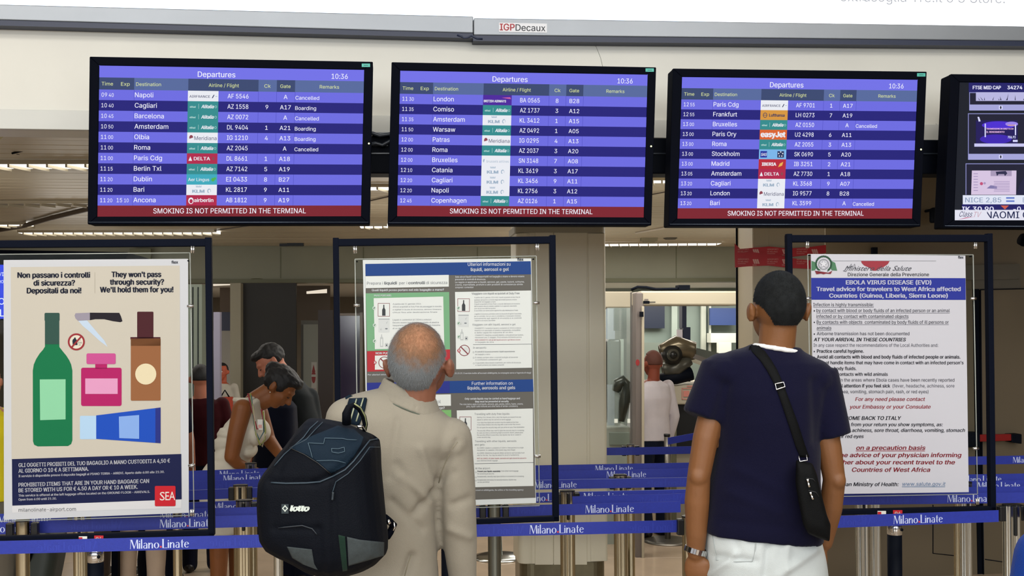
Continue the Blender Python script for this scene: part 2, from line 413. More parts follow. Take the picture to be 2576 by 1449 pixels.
# bulkhead and what stands under it
bk = MB(); seg_box(bk, -9.4, 9.4, 13.1, .3, 2.34, ZC + .05, m_bulk); bh = struct(bk.build('beam'))
bt = MB(); seg_box(bt, -9.4, 9.4, 13.07, .3, 2.30, 2.345, m_bulkt); bt.build('beam_edge', bh)
dv = MB()
for xp in (705, 913, 1200, 1700): dv.pbox(xp, 622, xp + 2.5, 700, 13.1, .01, m_bulkt, .004)
dv.build('panel_joint', bh)
def blob_fix(name, label, cat, px, py, w_, h_, Y, m_):
    t = MB(); c = PY(px, py, Y); k = FPX / Y
    t.lathe([(w_ / k * .3, h_ / k / 2), (w_ / k / 2, h_ / k * .4), (w_ / k / 2, -h_ / k * .1), (w_ / k * .36, -h_ / k / 2)], c, m_, 20)
    t.tube([c, Vector((c.x, c.y, ZC))], .008, m_, 6)
    return tag(t.build(name), label, cat)
m_sd = mat('detector_plastic', '#8f8972', .5)
t = MB(); c = PY(1632, 601, 12.0); t.box(c, (.19, .12, .05), m_sd); t.box(c - UP * .03, (.13, .1, .03), m_sd); t.tube([c, (c.x, c.y, ZC)], .02, m_sd, 8)
tag(t.build('smoke_detector'), 'square beige detector on the ceiling over the strip light', 'detector')
blob_fix('smoke_detector', 'round flat grey detector on the ceiling right of the square one', 'detector', 1686, 598, 36, 9, 12.0, mat('detector_grey', '#4c4a40', .5))
t = MB(); t.pbox(722, 611, 763, 618, 12.6, .1, mat('sensor_black', '#141c26', .4)); t.pbox(703, 613, 722, 619, 12.6, .06, mat('sensor_black', '#141c26', .4)); t.pbox(738, 604, 744, 612, 12.65, .04, m_black); t.pbox(735, 570, 747, 606, 12.66, .02, m_bulk)
tag(t.build('sensor'), 'small dark sensor under the ceiling between the left and middle poster frames', 'sensor')
t = MB(); c = PY(648, 712, 12.8); t.lathe([(.05, .06), (.1, .05), (.1, .0), (.06, -.02)], c, m_bulkt, 20); t.tube([c + Vector((.088 * math.cos(a), .088 * math.sin(a), -.015)) for a in [k * math.pi / 8 for k in range(17)]], .008, mat('ring_silver', '#8f9284', .3, metal=.6), 6)
tag(t.build('ring_lamp'), 'small round fixture with pale ring under the bulkhead edge', 'ceiling light')
# ================================================================ COLUMN, PILLAR, REAR WALLS
col_ = MB(); YC0 = 6.2
a = PP(1312, 1000, YC0); b = PP(1512, 1000, YC0)
def rounded(mb, x0, x1, Y0, z0, z1, dep, r, m, n=6, off=0):
    "upright block with rounded hall-side corners between pixels x0..x1"
    A = PP(x0, 900, Y0, off); B = PP(x1, 900, Y0, off); d = (B - A); L = math.hypot(d.x, d.y); pts = []
    for k in range(n + 1):
        t = math.pi / 2 * k / n; pts.append((r - r * math.cos(t), r - r * math.sin(t)))
    loc = [(p[0], p[1]) for p in pts] + [(L - p[0], p[1]) for p in reversed(pts)] + [(L, dep), (0, dep)]
    W_ = [Vector((A.x, A.y, 0)) + DIR * u_ - NRM * v_ for u_, v_ in loc]; k = len(W_)
    vs = [Vector((p.x, p.y, z0)) for p in W_] + [Vector((p.x, p.y, z1)) for p in W_]
    fs = [(i, (i + 1) % k, k + (i + 1) % k, k + i) for i in range(k)] + [tuple(range(k))[::-1], tuple(range(k, 2 * k))]
    return mb.add(vs, fs, m, False)
rounded(col_, 1302, 1524, YC0, .3, ZC, .3, .05, m_column, off=-.006); column = struct(col_.build('column'))
for x0, x1 in ((1301, 1345), (1346, 1392), (1393, 1477), (1478.5, 1526)):
    p = MB()
    if x0 == 1301: rounded(p, x0, x1, YC0, .302, 2.29, .05, .045, m_column)
    elif x1 == 1526: rounded(p, x0, x1, YC0, .302, 2.29, .05, .02, m_column)
    else: p.qbox([(x0, 578), (x1, 578), (x1, 1421), (x0, 1421)], YC0, .02, m_column)
    bevel(p.build('panel', column), .002, 1)
p = MB(); rounded(p, 1298, 1528, YC0, 2.292, 2.33, .32, .05, mat('column_band', '#8f8a78', .4), off=.01); p.build('collar_band', column)
p = MB(); rounded(p, 1306, 1522, YC0, 0, .298, .28, .08, m_steel_d, off=-.004); p.build('plinth', column)

m_pil = mat('pillar_paint', '#b3a88f', .5, var=.03, vs=2); m_pil2 = mat('pillar_side_paint', '#a08d78', .5)
YP0 = 6.0
pl_ = MB(); pl_.qbox([(1892, 300), (2074, 300), (2078, 1560), (1896, 1560)], YP0, .28, m_pil); pillar = struct(pl_.build('pillar'))
pp_ = MB(); pp_.qbox([(1894, 300), (1934, 300), (1937, 1560), (1897, 1560)], YP0, .01, m_pil, .006); bevel(pp_.build('panel', pillar), .002)
pp_ = MB(); pp_.tube([PP(1852, 300, YP0 + .27), PP(1856, 1560, YP0 + .27)], .006, m_black, 6); pp_.build('cable', pillar)
# red and white warning tape round the pillar
m_red = mat('warning_tape_red', '#b3262c', .35, var=.08, vs=12); m_tw = mat('warning_tape_print', '#d8a096', .4)
tp = thing('warning_tape', 'red printed airport tape wrapped in two bands around the beige pillar', 'tape', PP(1960, 650, YP0))
fp = plane_fn(YP0)
for k, pts in enumerate(([(1848, 612), (1862, 626), (1886, 624), (1934, 620), (1985, 625), (2040, 621), (2078, 616), (2078, 637), (2030, 642), (1985, 647), (1934, 641), (1884, 641), (1848, 640)],
                         [(1848, 639), (1884, 633), (1936, 640), (1990, 649), (2032, 654), (2060, 658), (2060, 677), (2030, 676), (1985, 674), (1934, 668), (1884, 670), (1849, 673)])):
    t = MB(); t.poly(pts, fp, m_red, .024 + .004 * k); band = t.build('tape_band', tp)
    t = MB()
    rng = random.Random(k)
    for i in range(6):
        x = 1856 + i * 37; y = (632 if k == 0 else 657) + (i % 2) * 1.5; o_ = .0255 + .004 * k
        if i % 2:
            for j in range(3): t.poly([(x + j * 5, y - 6), (x + 4 + j * 5, y - 7), (x + 8 + j * 5, y + 5), (x + 4 + j * 5, y + 5)], fp, m_tw, o_)
            t.text('SEA', x, y + 10, 4, fp, m_tw, off=o_, bold=.01)
        else:
            t.text('AEROPORTI', x, y - 3, 3.6, fp, m_tw, off=o_, width=28); t.text('DI MILANO', x, y + 3, 3.6, fp, m_tw, off=o_, width=26); t.rect(x, y + 6, x + 20, y + 6.8, fp, m_tw, o_)
    t.build('tape_print', band)
# wall with exit doors on the right
m_wr = mat('exit_wall_paint', '#635846', .6, var=.05, vs=2); m_dr = mat('exit_door_paint', '#605543', .5, var=.03, vs=2); m_tr = mat('door_trim', '#575247', .5)
YR = 6.75
w = MB(); w.qbox([(2075, 250), (3600, 250), (3600, 1900), (2079, 1900)], YR, .15, m_wr); wallr = struct(w.build('wall_right'))
w = MB(); w.qbox([(2440, 667), (2566, 664), (2566, 702), (2440, 704)], YR, .03, m_tr, .03); w.qbox([(2300, 667), (2440, 667), (2440, 704), (2300, 705)], YR, .03, m_tr, .03); w.build('door_header', wallr)
w = MB(); w.qbox([(2447, 704), (2566, 701), (2569, 724), (2447, 727)], YR, .02, m_tr, .012); w.build('door_casing', wallr)
d = thing('door_1', 'beige emergency exit door with red push bar on the right wall', 'door', PP(2520, 1450, YR)); d['kind'] = 'structure'
del d['category']; del d['label']
w = MB(); w.qbox([(2466, 729), (2640, 725), (2660, 1590), (2478, 1590)], YR, .03, m_dr, .02); bevel(w.build('leaf', d), .003)
w = MB(); w.tube([PP(2466, 729, YR, .021), PP(2472, 1300, YR, .021), PP(2476, 1590, YR, .021)], .005, m_black, 6); w.tube([PP(2466, 729, YR, .021), PP(2640, 725, YR, .021)], .004, m_black, 6); w.build('door_gap', d)
w = MB(); q = [(2477, 1255), (2600, 1262), (2602, 1425), (2478, 1407)]; w.tube([PP(x, y, YR, .022) for x, y in q], .0035, m_black, 6); w.build('recess_line', d)
w = MB(); w.qbox([(2448, 1094), (2545, 1092), (2546, 1109), (2449, 1112)], YR, .03, mat('push_bar_red', '#7c1414', .35), .1); bevel(w.build('push_bar', d), .006)
for x0, x1 in ((2438, 2466), (2545, 2571)):
    w = MB(); w.qbox([(x0, 1088 if x1 < 2500 else 1093), (x1, 1088 if x1 < 2500 else 1092), (x1, 1124 if x1 < 2500 else 1117), (x0, 1126 if x1 < 2500 else 1113)], YR, .085, m_black, .105); bevel(w.build('bar_end', d), .005)
d = thing('door_2', 'x', 'door', PP(2330, 1450, YR)); d['kind'] = 'structure'; del d['category']; del d['label']
w = MB(); w.qbox([(2180, 729), (2446, 729), (2462, 1590), (2180, 1590)], YR, .03, m_dr, .02); bevel(w.build('leaf', d), .003)
w = MB(); w.tube([PP(x, y, YR, .022) for x, y in [(2347, 1270), (2347, 1392), (2440, 1402)]], .0035, m_black, 6); w.tube([PP(x, y, YR, .022) for x, y in [(2210, 740), (2214, 1400)]], .0035, m_black, 6); w.build('recess_line', d)
w = MB(); w.qbox([(2449, 727), (2463, 727), (2474, 1590), (2462, 1590)], YR, .03, m_black, .012); w.build('door_jamb', wallr)
# small wall-washer lamps over the doors give the pale patches high on the wall
for k, (xp, yp) in enumerate(((2352, 560), (2545, 560))):
    p = PP(xp, yp, YR, .12); t = MB(); t.lathe([(.03, .0), (.035, .01), (.035, .09), (.02, .1)], p, m_black, 16); t.tube([p + UP * .09, p + UP * .09 - NRM * .12], .01, m_black, 6)
    tag(t.build('wall_lamp'), ('small black downlight above the middle of the exit wall', 'small black downlight above the door with the red bar')[k], 'wall lamp')
    sp = bpy.data.lights.new('wall_lamp_light', 'SPOT'); sp.energy = 3.2; sp.spot_size = .5; sp.spot_blend = .5; sp.color = (1, .93, .7); sp.shadow_soft_size = .03
    so = bpy.data.objects.new('wall_lamp_light', sp); COL.objects.link(so); so.location = p - UP * .02; so.rotation_euler = (0, 0, 0)
cam_b = thing('security_camera', 'black rounded camera on a bracket at the upper right edge', 'camera', PP(2576, 603, 5.4))
t = MB(); q = [PP(2560, 592, 5.4), PP(2590, 586, 5.4)]; t.tube([PP(2566, 602, 5.4), PP(2572, 604, 5.4), PP(2620, 596, 5.4)], [.028, .036, .036], m_blackp, 16); t.build('housing', cam_b)
t = MB(); p = PP(2600, 590, 5.4); t.tube([p, Vector((p.x, p.y, ZC))], .012, m_blackp, 8); t.build('bracket', cam_b)
t = MB(); t.pbox(2196, 622, 2208, 640, YR, .03, m_black, .05); tag(t.build('junction_box'), 'small dark box on the exit wall above the poster crest', 'box')

# rear zone on the left, below the bulkhead
m_dark = mat('dark_panel', '#17140f', .5, var=.1, vs=2); m_brn = mat('brown_panel', '#2c221d', .45); m_lit = mat('pale_frame', '#8d8875', .5)
def slab(name, x0, y0, x1, y1, Y0, dep, m, parent=None, off=0.0, bv=0):
    t = MB(); t.pbox(x0, y0, x1, y1, Y0, dep, m, off); o = t.build(name, parent)
    if bv: bevel(o, bv)
    return o
fz = lambda Y0: 825 + 1.72 * FPX / Y0          # where the floor lies at depth Y0
P1 = struct(slab('partition', 605, 712, 745, fz(12.5), 12.5, .1, m_dark))
P2 = struct(slab('pillar', 579, 712, 605.5, fz(12.3), 12.3, .3, m_lit))
P3 = struct(slab('pillar', 537, 785, 553, fz(9.5), 9.3, .1, mat('lilac_post', '#8a8798', .4)))
slab('back_panel', 553, 712, 582, 785, 15.0, .1, mat('rear_soffit', '#6b5d50', .6), P2)
sg = slab('signboard', 552, 785, 580, 832, 14.6, .05, mat('navy_sign', '#0d1440', .4)); tag(sg, 'small navy signboard between the lilac post and the pale pillar', 'sign')
rw = struct(slab('wall_back', 440, 832, 582, fz(15.2), 15.2, .1, mat('rear_white', '#b7b5ad', .6)))
gd = struct(slab('door_3', 763, 816, 801, fz(12.7), 12.7, .06, mat('grey_green_door', '#7d7f75', .5)))
slab('door_frame', 757, 806, 806, fz(12.75), 12.75, .06, mat('grey_door_frame', '#5e5c54', .5), gd)
slab('rear_panel', 735, 712, 830, 815, 14.5, .1, mat('rear_panel_paint', '#544b42', .6), gd)
slab('side_panel', 800, 780, 837, fz(12.2), 12.2, .1, m_brn, gd)
st_ = MB(); f12 = plane_fn(12.7)
st_.rect(783, 911, 797, 998, f12, mat('notice_white', '#a3a098', .5), .002)
m_rd = mat('notice_red', '#7c2422', .5)
def disc(mb, cx, cy, rx, ry, fn, m, off, a0=0, a1=360, n=28):
    return mb.poly([(cx + rx * math.cos(math.radians(a0 + (a1 - a0) * k / n)), cy + ry * math.sin(math.radians(a0 + (a1 - a0) * k / n))) for k in range(n + (0 if a1 - a0 == 360 else 1))], fn, m, off)
st_.poly([(789, 917), (784.5, 936), (793.5, 936)], f12, m_rd, .004); disc(st_, 789, 942, 5, 7, f12, m_rd, .004, 180, 360, 12)
disc(st_, 789, 948, 5, 16, f12, m_rd, .004, 0, 180, 12); st_.text('SPINGERE', 784.5, 980, 3, f12, m_rd, width=10, off=.004)
tag(st_.build('door_notice'), 'white notice with two red arrows on the grey-green rear door', 'notice')
t = MB(); t.qbox([(771, 733), (822, 727), (822, 737), (771, 739)], 13.6, .05, emis('lamp_warm', '#e9dcc8', 1.0)); tag(t.build('ceiling_light'), 'wedge of bright strip light behind the bulkhead beside the middle frame', 'ceiling light')
t = MB(); t.qbox([(536, 713), (578, 712), (578, 717), (536, 719)], 13.4, .05, emis('lamp_warm', '#e9dcc8', 1.0)); tag(t.build('ceiling_light'), 'short strip light under the bulkhead edge right of the left frame', 'ceiling light')
# dark glass kiosk behind the acrylic of the middle frame
kz = thing('glass_kiosk', 'tall dark violet glass booth behind the left edge of the middle poster frame', 'kiosk', PP(880, fz(10.5), 10.5))
slab('glass_panel', 850, 792, 905, fz(10.5), 10.5, .5, mat('violet_glass', '#2a2238', .12, spec=.8, var=.2, vs=1.2), kz)
slab('top_rail', 850, 788, 905, 794, 10.45, .5, mat('kiosk_rail', '#5b5148', .4), kz); slab('corner_post', 905, 786, 912, fz(10.4), 10.4, .1, mat('kiosk_rail', '#5b5148', .4), kz)
# dark canopy and blue screen behind the left poster
kc = thing('dark_canopy', 'black slanted canopy seen above the leftmost poster', 'canopy', PP(150, 640, 6.6))
t = MB(); t.qbox([(-120, 626), (322, 634), (312, 654), (-120, 720)], 6.5, .6, m_blackp); bevel(t.build('canopy_body', kc), .01)
for xp in (-90, 280):
    t = MB(); t.pbox(xp, 650, xp + 16, fz(6.6), 6.7, .06, m_blackp); t.build('support_post', kc)
t = MB(); t.pbox(326, 625, 379, 700, 12.9, .04, m_bulkt); tag(t.build('wall_panel'), 'dark olive panel on the bulkhead above the left poster', 'panel')
bs = thing('information_screen', 'glowing blue sign peeping out beyond the left edge of the bottle poster', 'screen', PP(-60, 740, 6.0))
t = MB(); t.pbox(-420, 662, 26, 806, 6.0, .08, m_blackp); t.build('casing', bs)
t = MB(); f6 = plane_fn(6.0); t.rect(-415, 666, 24, 802, f6, emis('sign_blue', '#2a3fd0', 1.3), .002)
mwt = emis('sign_text', '#e8eeff', 1.2)
t.text('INFO VI', 9, 694, 9, f6, mwt, align='r', off=.004); t.text('CENTRO', 9, 712, 7, f6, mwt, align='r', off=.004)
t.text('INFO', 11, 766, 16, f6, mwt, align='r', off=.004); t.text('CALL', 11, 796, 18, f6, mwt, align='r', off=.004); t.build('lit_face', bs)
slab('stand_post', -210, 806, -190, fz(6.05), 6.05, .05, m_blackp, bs)
# grey lockers visible between left poster and its frame
g = MB(); g.pbox(440, 715, 508, fz(9.8) + 12, 9.8, .3, mat('locker_green', '#7c8578', .5)); lk = g.build('locker'); tag(lk, 'pale grey-green locker behind the left poster frame upright', 'locker')
for x in (484, 497): slab('door_gap', x, 722, x + 2, 1180, 9.8, .01, m_black, lk, .008)

# ---------------------------------------------------------------- security zone right of the column
m_gry = mat('scanner_grey', '#6b635f', .45); m_beige = mat('scanner_beige', '#aea692', .5); m_gl = mat('clear_glass', '#c5d6cf', .04, alpha=.22, spec=.6)
rg = struct(slab('wall_back', 1500, 640, 1900, fz(15.8), 15.8, .1, mat('rear_glass_wall', '#748078', .25, var=.12, vs=.8)))
for x0, x1, c in ((1612, 1672, '#1d2433'), (1690, 1704, '#8f9a90'), (1764, 1776, '#a8ada0'), (1784, 1789, '#b7bbb0')):
    slab('partition_panel', x0, 735, x1, 826 if x0 < 1650 else 900, 15.7, .05, mat('rear_strip_' + c[1:], c, .4), rg)
slab('rear_display', 1786, 775, 1856, 818, 15.6, .05, mat('rear_display_blue', '#2c3f6e', .5), rg)
slab('rear_counter', 1788, 838, 1856, 862, 15.5, .2, mat('rear_counter_white', '#c9cbbe', .5), rg)
slab('rear_notice', 1808, 862, 1840, 905, 15.3, .1, mat('rear_notice_white', '#dcddd0', .5), rg)
slab('rear_shelf', 1612, 862, 1720, 900, 15.6, .1, mat('rear_shelf_grey', '#6c766c', .5), rg)
gt = thing('metal_detector_gate', 'beige walk-through detector gate with wide top beam behind the cream column', 'security gate', PP(1700, fz(7.9), 7.9))
YG = 7.6
slab('top_beam', 1612, 732, 1862, 768, YG, .3, m_beige, gt, bv=.012); slab('left_upright', 1600, 735, 1621, fz(YG), YG, .12, m_gry, gt, bv=.01)
slab('edge_strip', 1615, 771, 1621, fz(YG) - 3, YG, .03, m_beige, gt, .015, .003); slab('right_upright', 1858, 735, 1876, fz(YG), YG, .06, m_gry, gt)
slab('outer_rail', 1589, 735, 1600, fz(YG + .3), YG + .3, .05, mat('gate_dark_rail', '#5d5a58', .4), gt)
slab('sensor_cap', 1611, 784, 1619, 797, YG, .03, m_black, gt, .04); 
t = MB(); disc(t, 1604, 912, 5, 8, plane_fn(YG), mat('button_red', '#8c1f22', .4), .004); t.build('stop_button', gt)
t = MB(); t.rect(1618, 757, 1634, 764, plane_fn(YG), m_black, .004); t.rect(1634, 759, 1649, 761, plane_fn(YG), m_black, .004); t.rect(1621, 752, 1631, 756, plane_fn(YG), m_gry, .004); t.build('maker_mark', gt)
bs2 = thing('body_scanner', 'glass body scanner cabinet between the cream column and the detector gate', 'scanner', PP(1558, fz(8.2), 8.2)); YS = 8.1
slab('head_panel', 1470, 733, 1592, 774, YS, .7, mat('scanner_top', '#a79f8c', .5), bs2, bv=.01)
slab('light_panel', 1528, 774, 1547, 853, YS + .3, .05, emis('scanner_glow', '#c4ccd0', .62), bs2); slab('inner_panel', 1547, 774, 1590, 853, YS + .3, .05, mat('scanner_inner', '#7c8684', .3), bs2)
slab('dark_screen', 1546, 776, 1563, 832, YS + .2, .04, mat('scanner_screen', '#2d3a3c', .2), bs2); slab('rear_tube', 1530, 853, 1563, 1080, YS + .3, .3, mat('scanner_tube', '#545c5b', .25, metal=.3), bs2, bv=.02)
slab('side_tube', 1576, 774, 1590, fz(YS + .2), YS + .2, .1, mat('scanner_side', '#545654', .3), bs2); slab('glass_door', 1528, 774, 1590, 1075, YS, .01, m_gl, bs2, .02)
slab('low_panel', 1529, 968, 1546, 1072, YS + .1, .03, mat('scanner_low', '#8f9ba8', .3), bs2)
slab('machine_base', 1470, 1073, 1586, fz(YS), YS, .6, mat('scanner_base', '#8f968c', .4), bs2, bv=.015); slab('base_door', 1533, 1088, 1584, 1120, YS, .02, mat('scanner_base_door', '#6f7a70', .35), bs2, .012, .004)
for x in (1546, 1579): slab('indicator', x, 1054, x + 8, 1064, YS, .01, emis('indicator_white', '#e6e3cf', .9), bs2, .03)
t = MB(); t.tube([PP(x, y, YS, .0) for x, y in [(1548, 985), (1556, 965), (1566, 960), (1574, 966), (1570, 1010), (1562, 1060)]], [.03, .05, .055, .05, .05, .03], mat('scanner_arm', '#3b403a', .25, metal=.4), 12); t.tube([PP(1568 + 12 * math.cos(a), 966 + 14 * math.sin(a), YS, .02) for a in [k * .35 - 2 for k in range(10)]], .012, mat('scanner_ring', '#a7aaa0', .2, metal=.8), 6); t.build('scan_arm', bs2)
# x-ray luggage scanner with its drum and ramp
xr = thing('luggage_scanner', 'pale luggage x-ray machine with dark drum and steel ramp beside the gate', 'x-ray machine', PP(1750, fz(9.2), 9.2)); YX = 9.0
slab('housing', 1655, 968, 1900, 1018, YX, .9, m_beige, xr, bv=.015); slab('left_leg', 1672, 1018, 1702, fz(YX), YX, .9, mat('scanner_leg', '#a09a86', .5), xr); slab('leg_edge', 1690, 1018, 1702, fz(YX) - 3, YX, .02, mat('leg_edge', '#77765f', .5), xr, .01)
slab('tunnel', 1702, 1018, 1900, 1128, YX + .1, .7, mat('tunnel_black', '#0b0c0d', .5), xr); slab('lower_body', 1702, 1128, 1900, fz(YX), YX, .8, m_beige, xr)
t = MB(); fx = plane_fn(YX)
mrs = mat('sign_faded_red', '#c98074', .5)
for q in ((1715, 976, 1790, 978), (1715, 1003, 1790, 1005), (1715, 976, 1717, 1005), (1719, 983, 1734, 998), (1740, 981, 1743, 1000), (1747, 983, 1750, 998), (1728, 970, 1745, 973)): t.rect(*q, fx, mrs, .01)
t.build('warning_label', xr)
t = MB(); t.rect(1679, 996, 1694, 997.5, fx, m_black, .01); t.build('label_strip', xr)
t = MB(); t.tube([PP(1662, 884, YX), PP(1700, 872, YX), PP(1735, 880, YX), PP(1740, 905, YX)], [.06, .1, .09, .04], mat('drum_shell', '#6e6552', .25, metal=.6), 16); t.build('drum_shell', xr)
t = MB(); c0 = PP(1693, 893, YX, .1)
for r, m_, o_ in ((.085, mat('drum_dark', '#1c1c1a', .3), 0), (.055, mat('drum_mid', '#55544c', .3, metal=.5), .012), (.034, mat('drum_dark', '#1c1c1a', .3), .02)):
    t.tube([c0 - NRM * .1, c0 + NRM * o_], r, m_, 28)
t.build('drum_lens', xr)
t = MB(); t.tube([PP(1668, 930, YX), PP(1700, 925, YX), PP(1735, 905, YX)], [.06, .08, .05], mat('drum_mid', '#55544c', .3, metal=.5), 12); t.tube([PP(1655, 955, YX), PP(1700, 950, YX), PP(1740, 940, YX)], [.05, .06, .06], m_black, 12); t.build('drum_mount', xr)
t = MB(); t.qbox([(1718, 880), (1860, 930), (1860, 944), (1718, 892)], YX, .5, mat('ramp_steel', '#8b8580', .25, metal=.7), .05); t.build('ramp', xr)
t = MB(); t.qbox([(1720, 868), (1860, 900), (1860, 932), (1720, 884)], YX + .5, .2, mat('ramp_guard', '#5b6058', .4)); t.build('ramp_guard', xr)
t = MB(); t.pbox(1716, 768, 1727, 825, YX + .2, .1, m_navy); t.pbox(1719, 823, 1737, 885, YX + .2, .12, m_navy); t.pbox(1720, 885, 1737, 960, YX + .1, .12, m_blackp); t.build('support_post', xr)
slab('paper_roll', 1706, 829, 1717, 874, YX + .2, .05, mat('paper_white', '#cfc9cf', .5), xr)
slab('roller_tray', 1702, 1130, 1860, 1137, 8.95, .5, mat('tray_grey', '#6f716e', .4), xr)
ct = MB(); ct.tube([PP(x, y, YG, -.12) for x, y in [(1588, 729), (1604, 722), (1625, 723), (1650, 728), (1700, 727), (1716, 724)]], .012, m_black, 6); ct.pbox(1708, 717, 1736, 729, YG, .1, m_black, -.1)
tag(ct.build('cable_loom'), 'black cable loom with junction box draped over the gate beam', 'cable')

# ================================================================ DEPARTURE SCREENS
YT = 4.22
E = {k: emis('led_' + k, c, s) for k, c, s in (('band', '#7170e6', 1), ('row', '#6b6ae0', 1), ('dark', '#1d1a78', 1), ('head', '#55689c', 1), ('head_dark', '#37466f', 1), ('red', '#7b1c2a', 1), ('white', '#f4f4ff', 1), ('yellow', '#dfe8a0', 1),
     ('line', '#4747b8', 1), ('lwhite', '#e9ebf2', 1), ('teal', '#2f8a8c', 1), ('teal_txt', '#bfe0dc', 1), ('crimson', '#b0234a', 1), ('purple', '#4a1f9c', 1), ('orange', '#d9622c', 1), ('amber', '#d6953c', 1), ('aer', '#3aa8bc', 1), ('ink', '#3b3f66', 1), ('grey', '#9fb2c6', 1),
     ('sky', '#79b4e8', 1), ('sas', '#1f2f9c', 1), ('star', '#20305c', 1), ('iberia', '#b82436', 1), ('gold', '#e8b050', 1), ('wine', '#8c4250', 1), ('green', '#4cb050', 1), ('pink', '#d060a0', 1))}
RW = (('09 40', '', 'Napoli', 'F', 'AF 5546', '', 'A', 'Cancelled'), ('10 40', '', 'Cagliari', 'A', 'AZ 1558', '9', 'A17', 'Boarding'), ('10 45', '', 'Barcelona', 'A', 'AZ 0072', '', 'A', 'Cancelled'), ('10 50', '', 'Amsterdam', 'A', 'DL 9404', '1', 'A21', 'Boarding'), ('11 00', '', 'Olbia', 'M', 'IG 1210', '4', 'A13', 'Boarding'), ('11 00', '', 'Roma', 'A', 'AZ 2045', '', 'A', 'Cancelled'), ('11 00', '', 'Paris Cdg', 'D', 'DL 8661', '1', 'A18', ''), ('11 15', '', 'Berlin Txl', 'A', 'AZ 7142', '5', 'A19', ''), ('11 20', '', 'Dublin', 'L', 'EI 0433', '8', 'B27', ''), ('11 20', '', 'Bari', 'K', 'KL 2817', '9', 'A11', ''), ('11 20', '15 10', 'Ancona', 'B', 'AB 1812', '9', 'A19', ''))
RX = (('11 30', '', 'London', 'BA', 'BA 0565', '8', 'B28', ''), ('11 35', '', 'Comiso', 'A', 'AZ 1737', '3', 'A12', ''), ('11 35', '', 'Amsterdam', 'K', 'KL 3412', '1', 'A15', ''), ('11 50', '', 'Warsaw', 'A', 'AZ 0492', '1', 'A05', ''), ('12 00', '', 'Patras', 'M', 'IG 0295', '4', 'A13', ''), ('12 00', '', 'Roma', 'A', 'AZ 2037', '3', 'A20', ''), ('12 00', '', 'Bruxelles', 'SN', 'SN 3148', '7', 'A08', ''), ('12 10', '', 'Catania', 'K', 'KL 3619', '3', 'A17', ''), ('12 20', '', 'Cagliari', 'K', 'KL 3456', '9', 'A11', ''), ('12 20', '', 'Napoli', 'K', 'KL 2756', '3', 'A12', ''), ('12 45', '', 'Copenhagen', 'A', 'AZ 0126', '1', 'A15', ''))
RY = (('12 55', '', 'Paris Cdg', 'F', 'AF 9701', '1', 'A17', ''), ('12 55', '', 'Frankfurt', 'LH', 'LH 0273', '7', 'A19', ''), ('13 00', '', 'Bruxelles', 'A', 'AZ 0150', '', 'A', 'Cancelled'), ('13 00', '', 'Paris Ory', 'E', 'U2 4298', '6', 'A11', ''), ('13 00', '', 'Roma', 'A', 'AZ 2055', '3', 'A13', ''), ('13 00', '', 'Stockholm', 'SK', 'SK 0690', '5', 'A20', ''), ('13 00', '', 'Madrid', 'IB', 'IB 3251', '2', 'A21', ''), ('13 05', '', 'Amsterdam', 'D', 'AZ 7730', '1', 'A18', ''), ('13 20', '', 'Cagliari', 'K', 'KL 3568', '9', 'A07', ''), ('13 20', '', 'London', 'M', 'IG 9577', '8', 'B28', ''), ('13 20', '', 'Bari', 'K', 'KL 3599', '', 'A', 'Cancelled'))
def screen_shell(q, sq, label, Y=YT, name='departure_screen', cat='screen', grp=None):
    c = [sum(k[i] for k in q) / 4 for i in (0, 1)]
    t = thing(name, label, cat, PP(c[0], c[1], Y), grp)
    mb = MB(); mb.qbox(q, Y, .085, m_blackp, -.004); bevel(mb.build('casing', t), .006)
    tl, tr, br, bl = q; itl, itr, ibr, ibl = sq
    def bar(a, b, c_, d):
        m = MB(); m.qbox([a, b, c_, d], Y, .02, m_blackp, .008); bevel(m.build('bezel_bar', t), .003)
    bar(tl, tr, itr, itl); bar(ibl, ibr, br, bl); bar(tl, itl, ibl, bl); bar(itr, tr, br, ibr)
    m = MB(); m.tube([PP(bl[0] + 3, bl[1] - 5, Y, .0085), PP(br[0] - 3, br[1] - 5, Y, .0085)], .0015, mat('bezel_line_grey', '#5a6472', .2, metal=.6), 6); m.build('trim_line', t)  # thin grey metal line along the lower bezel
    return t
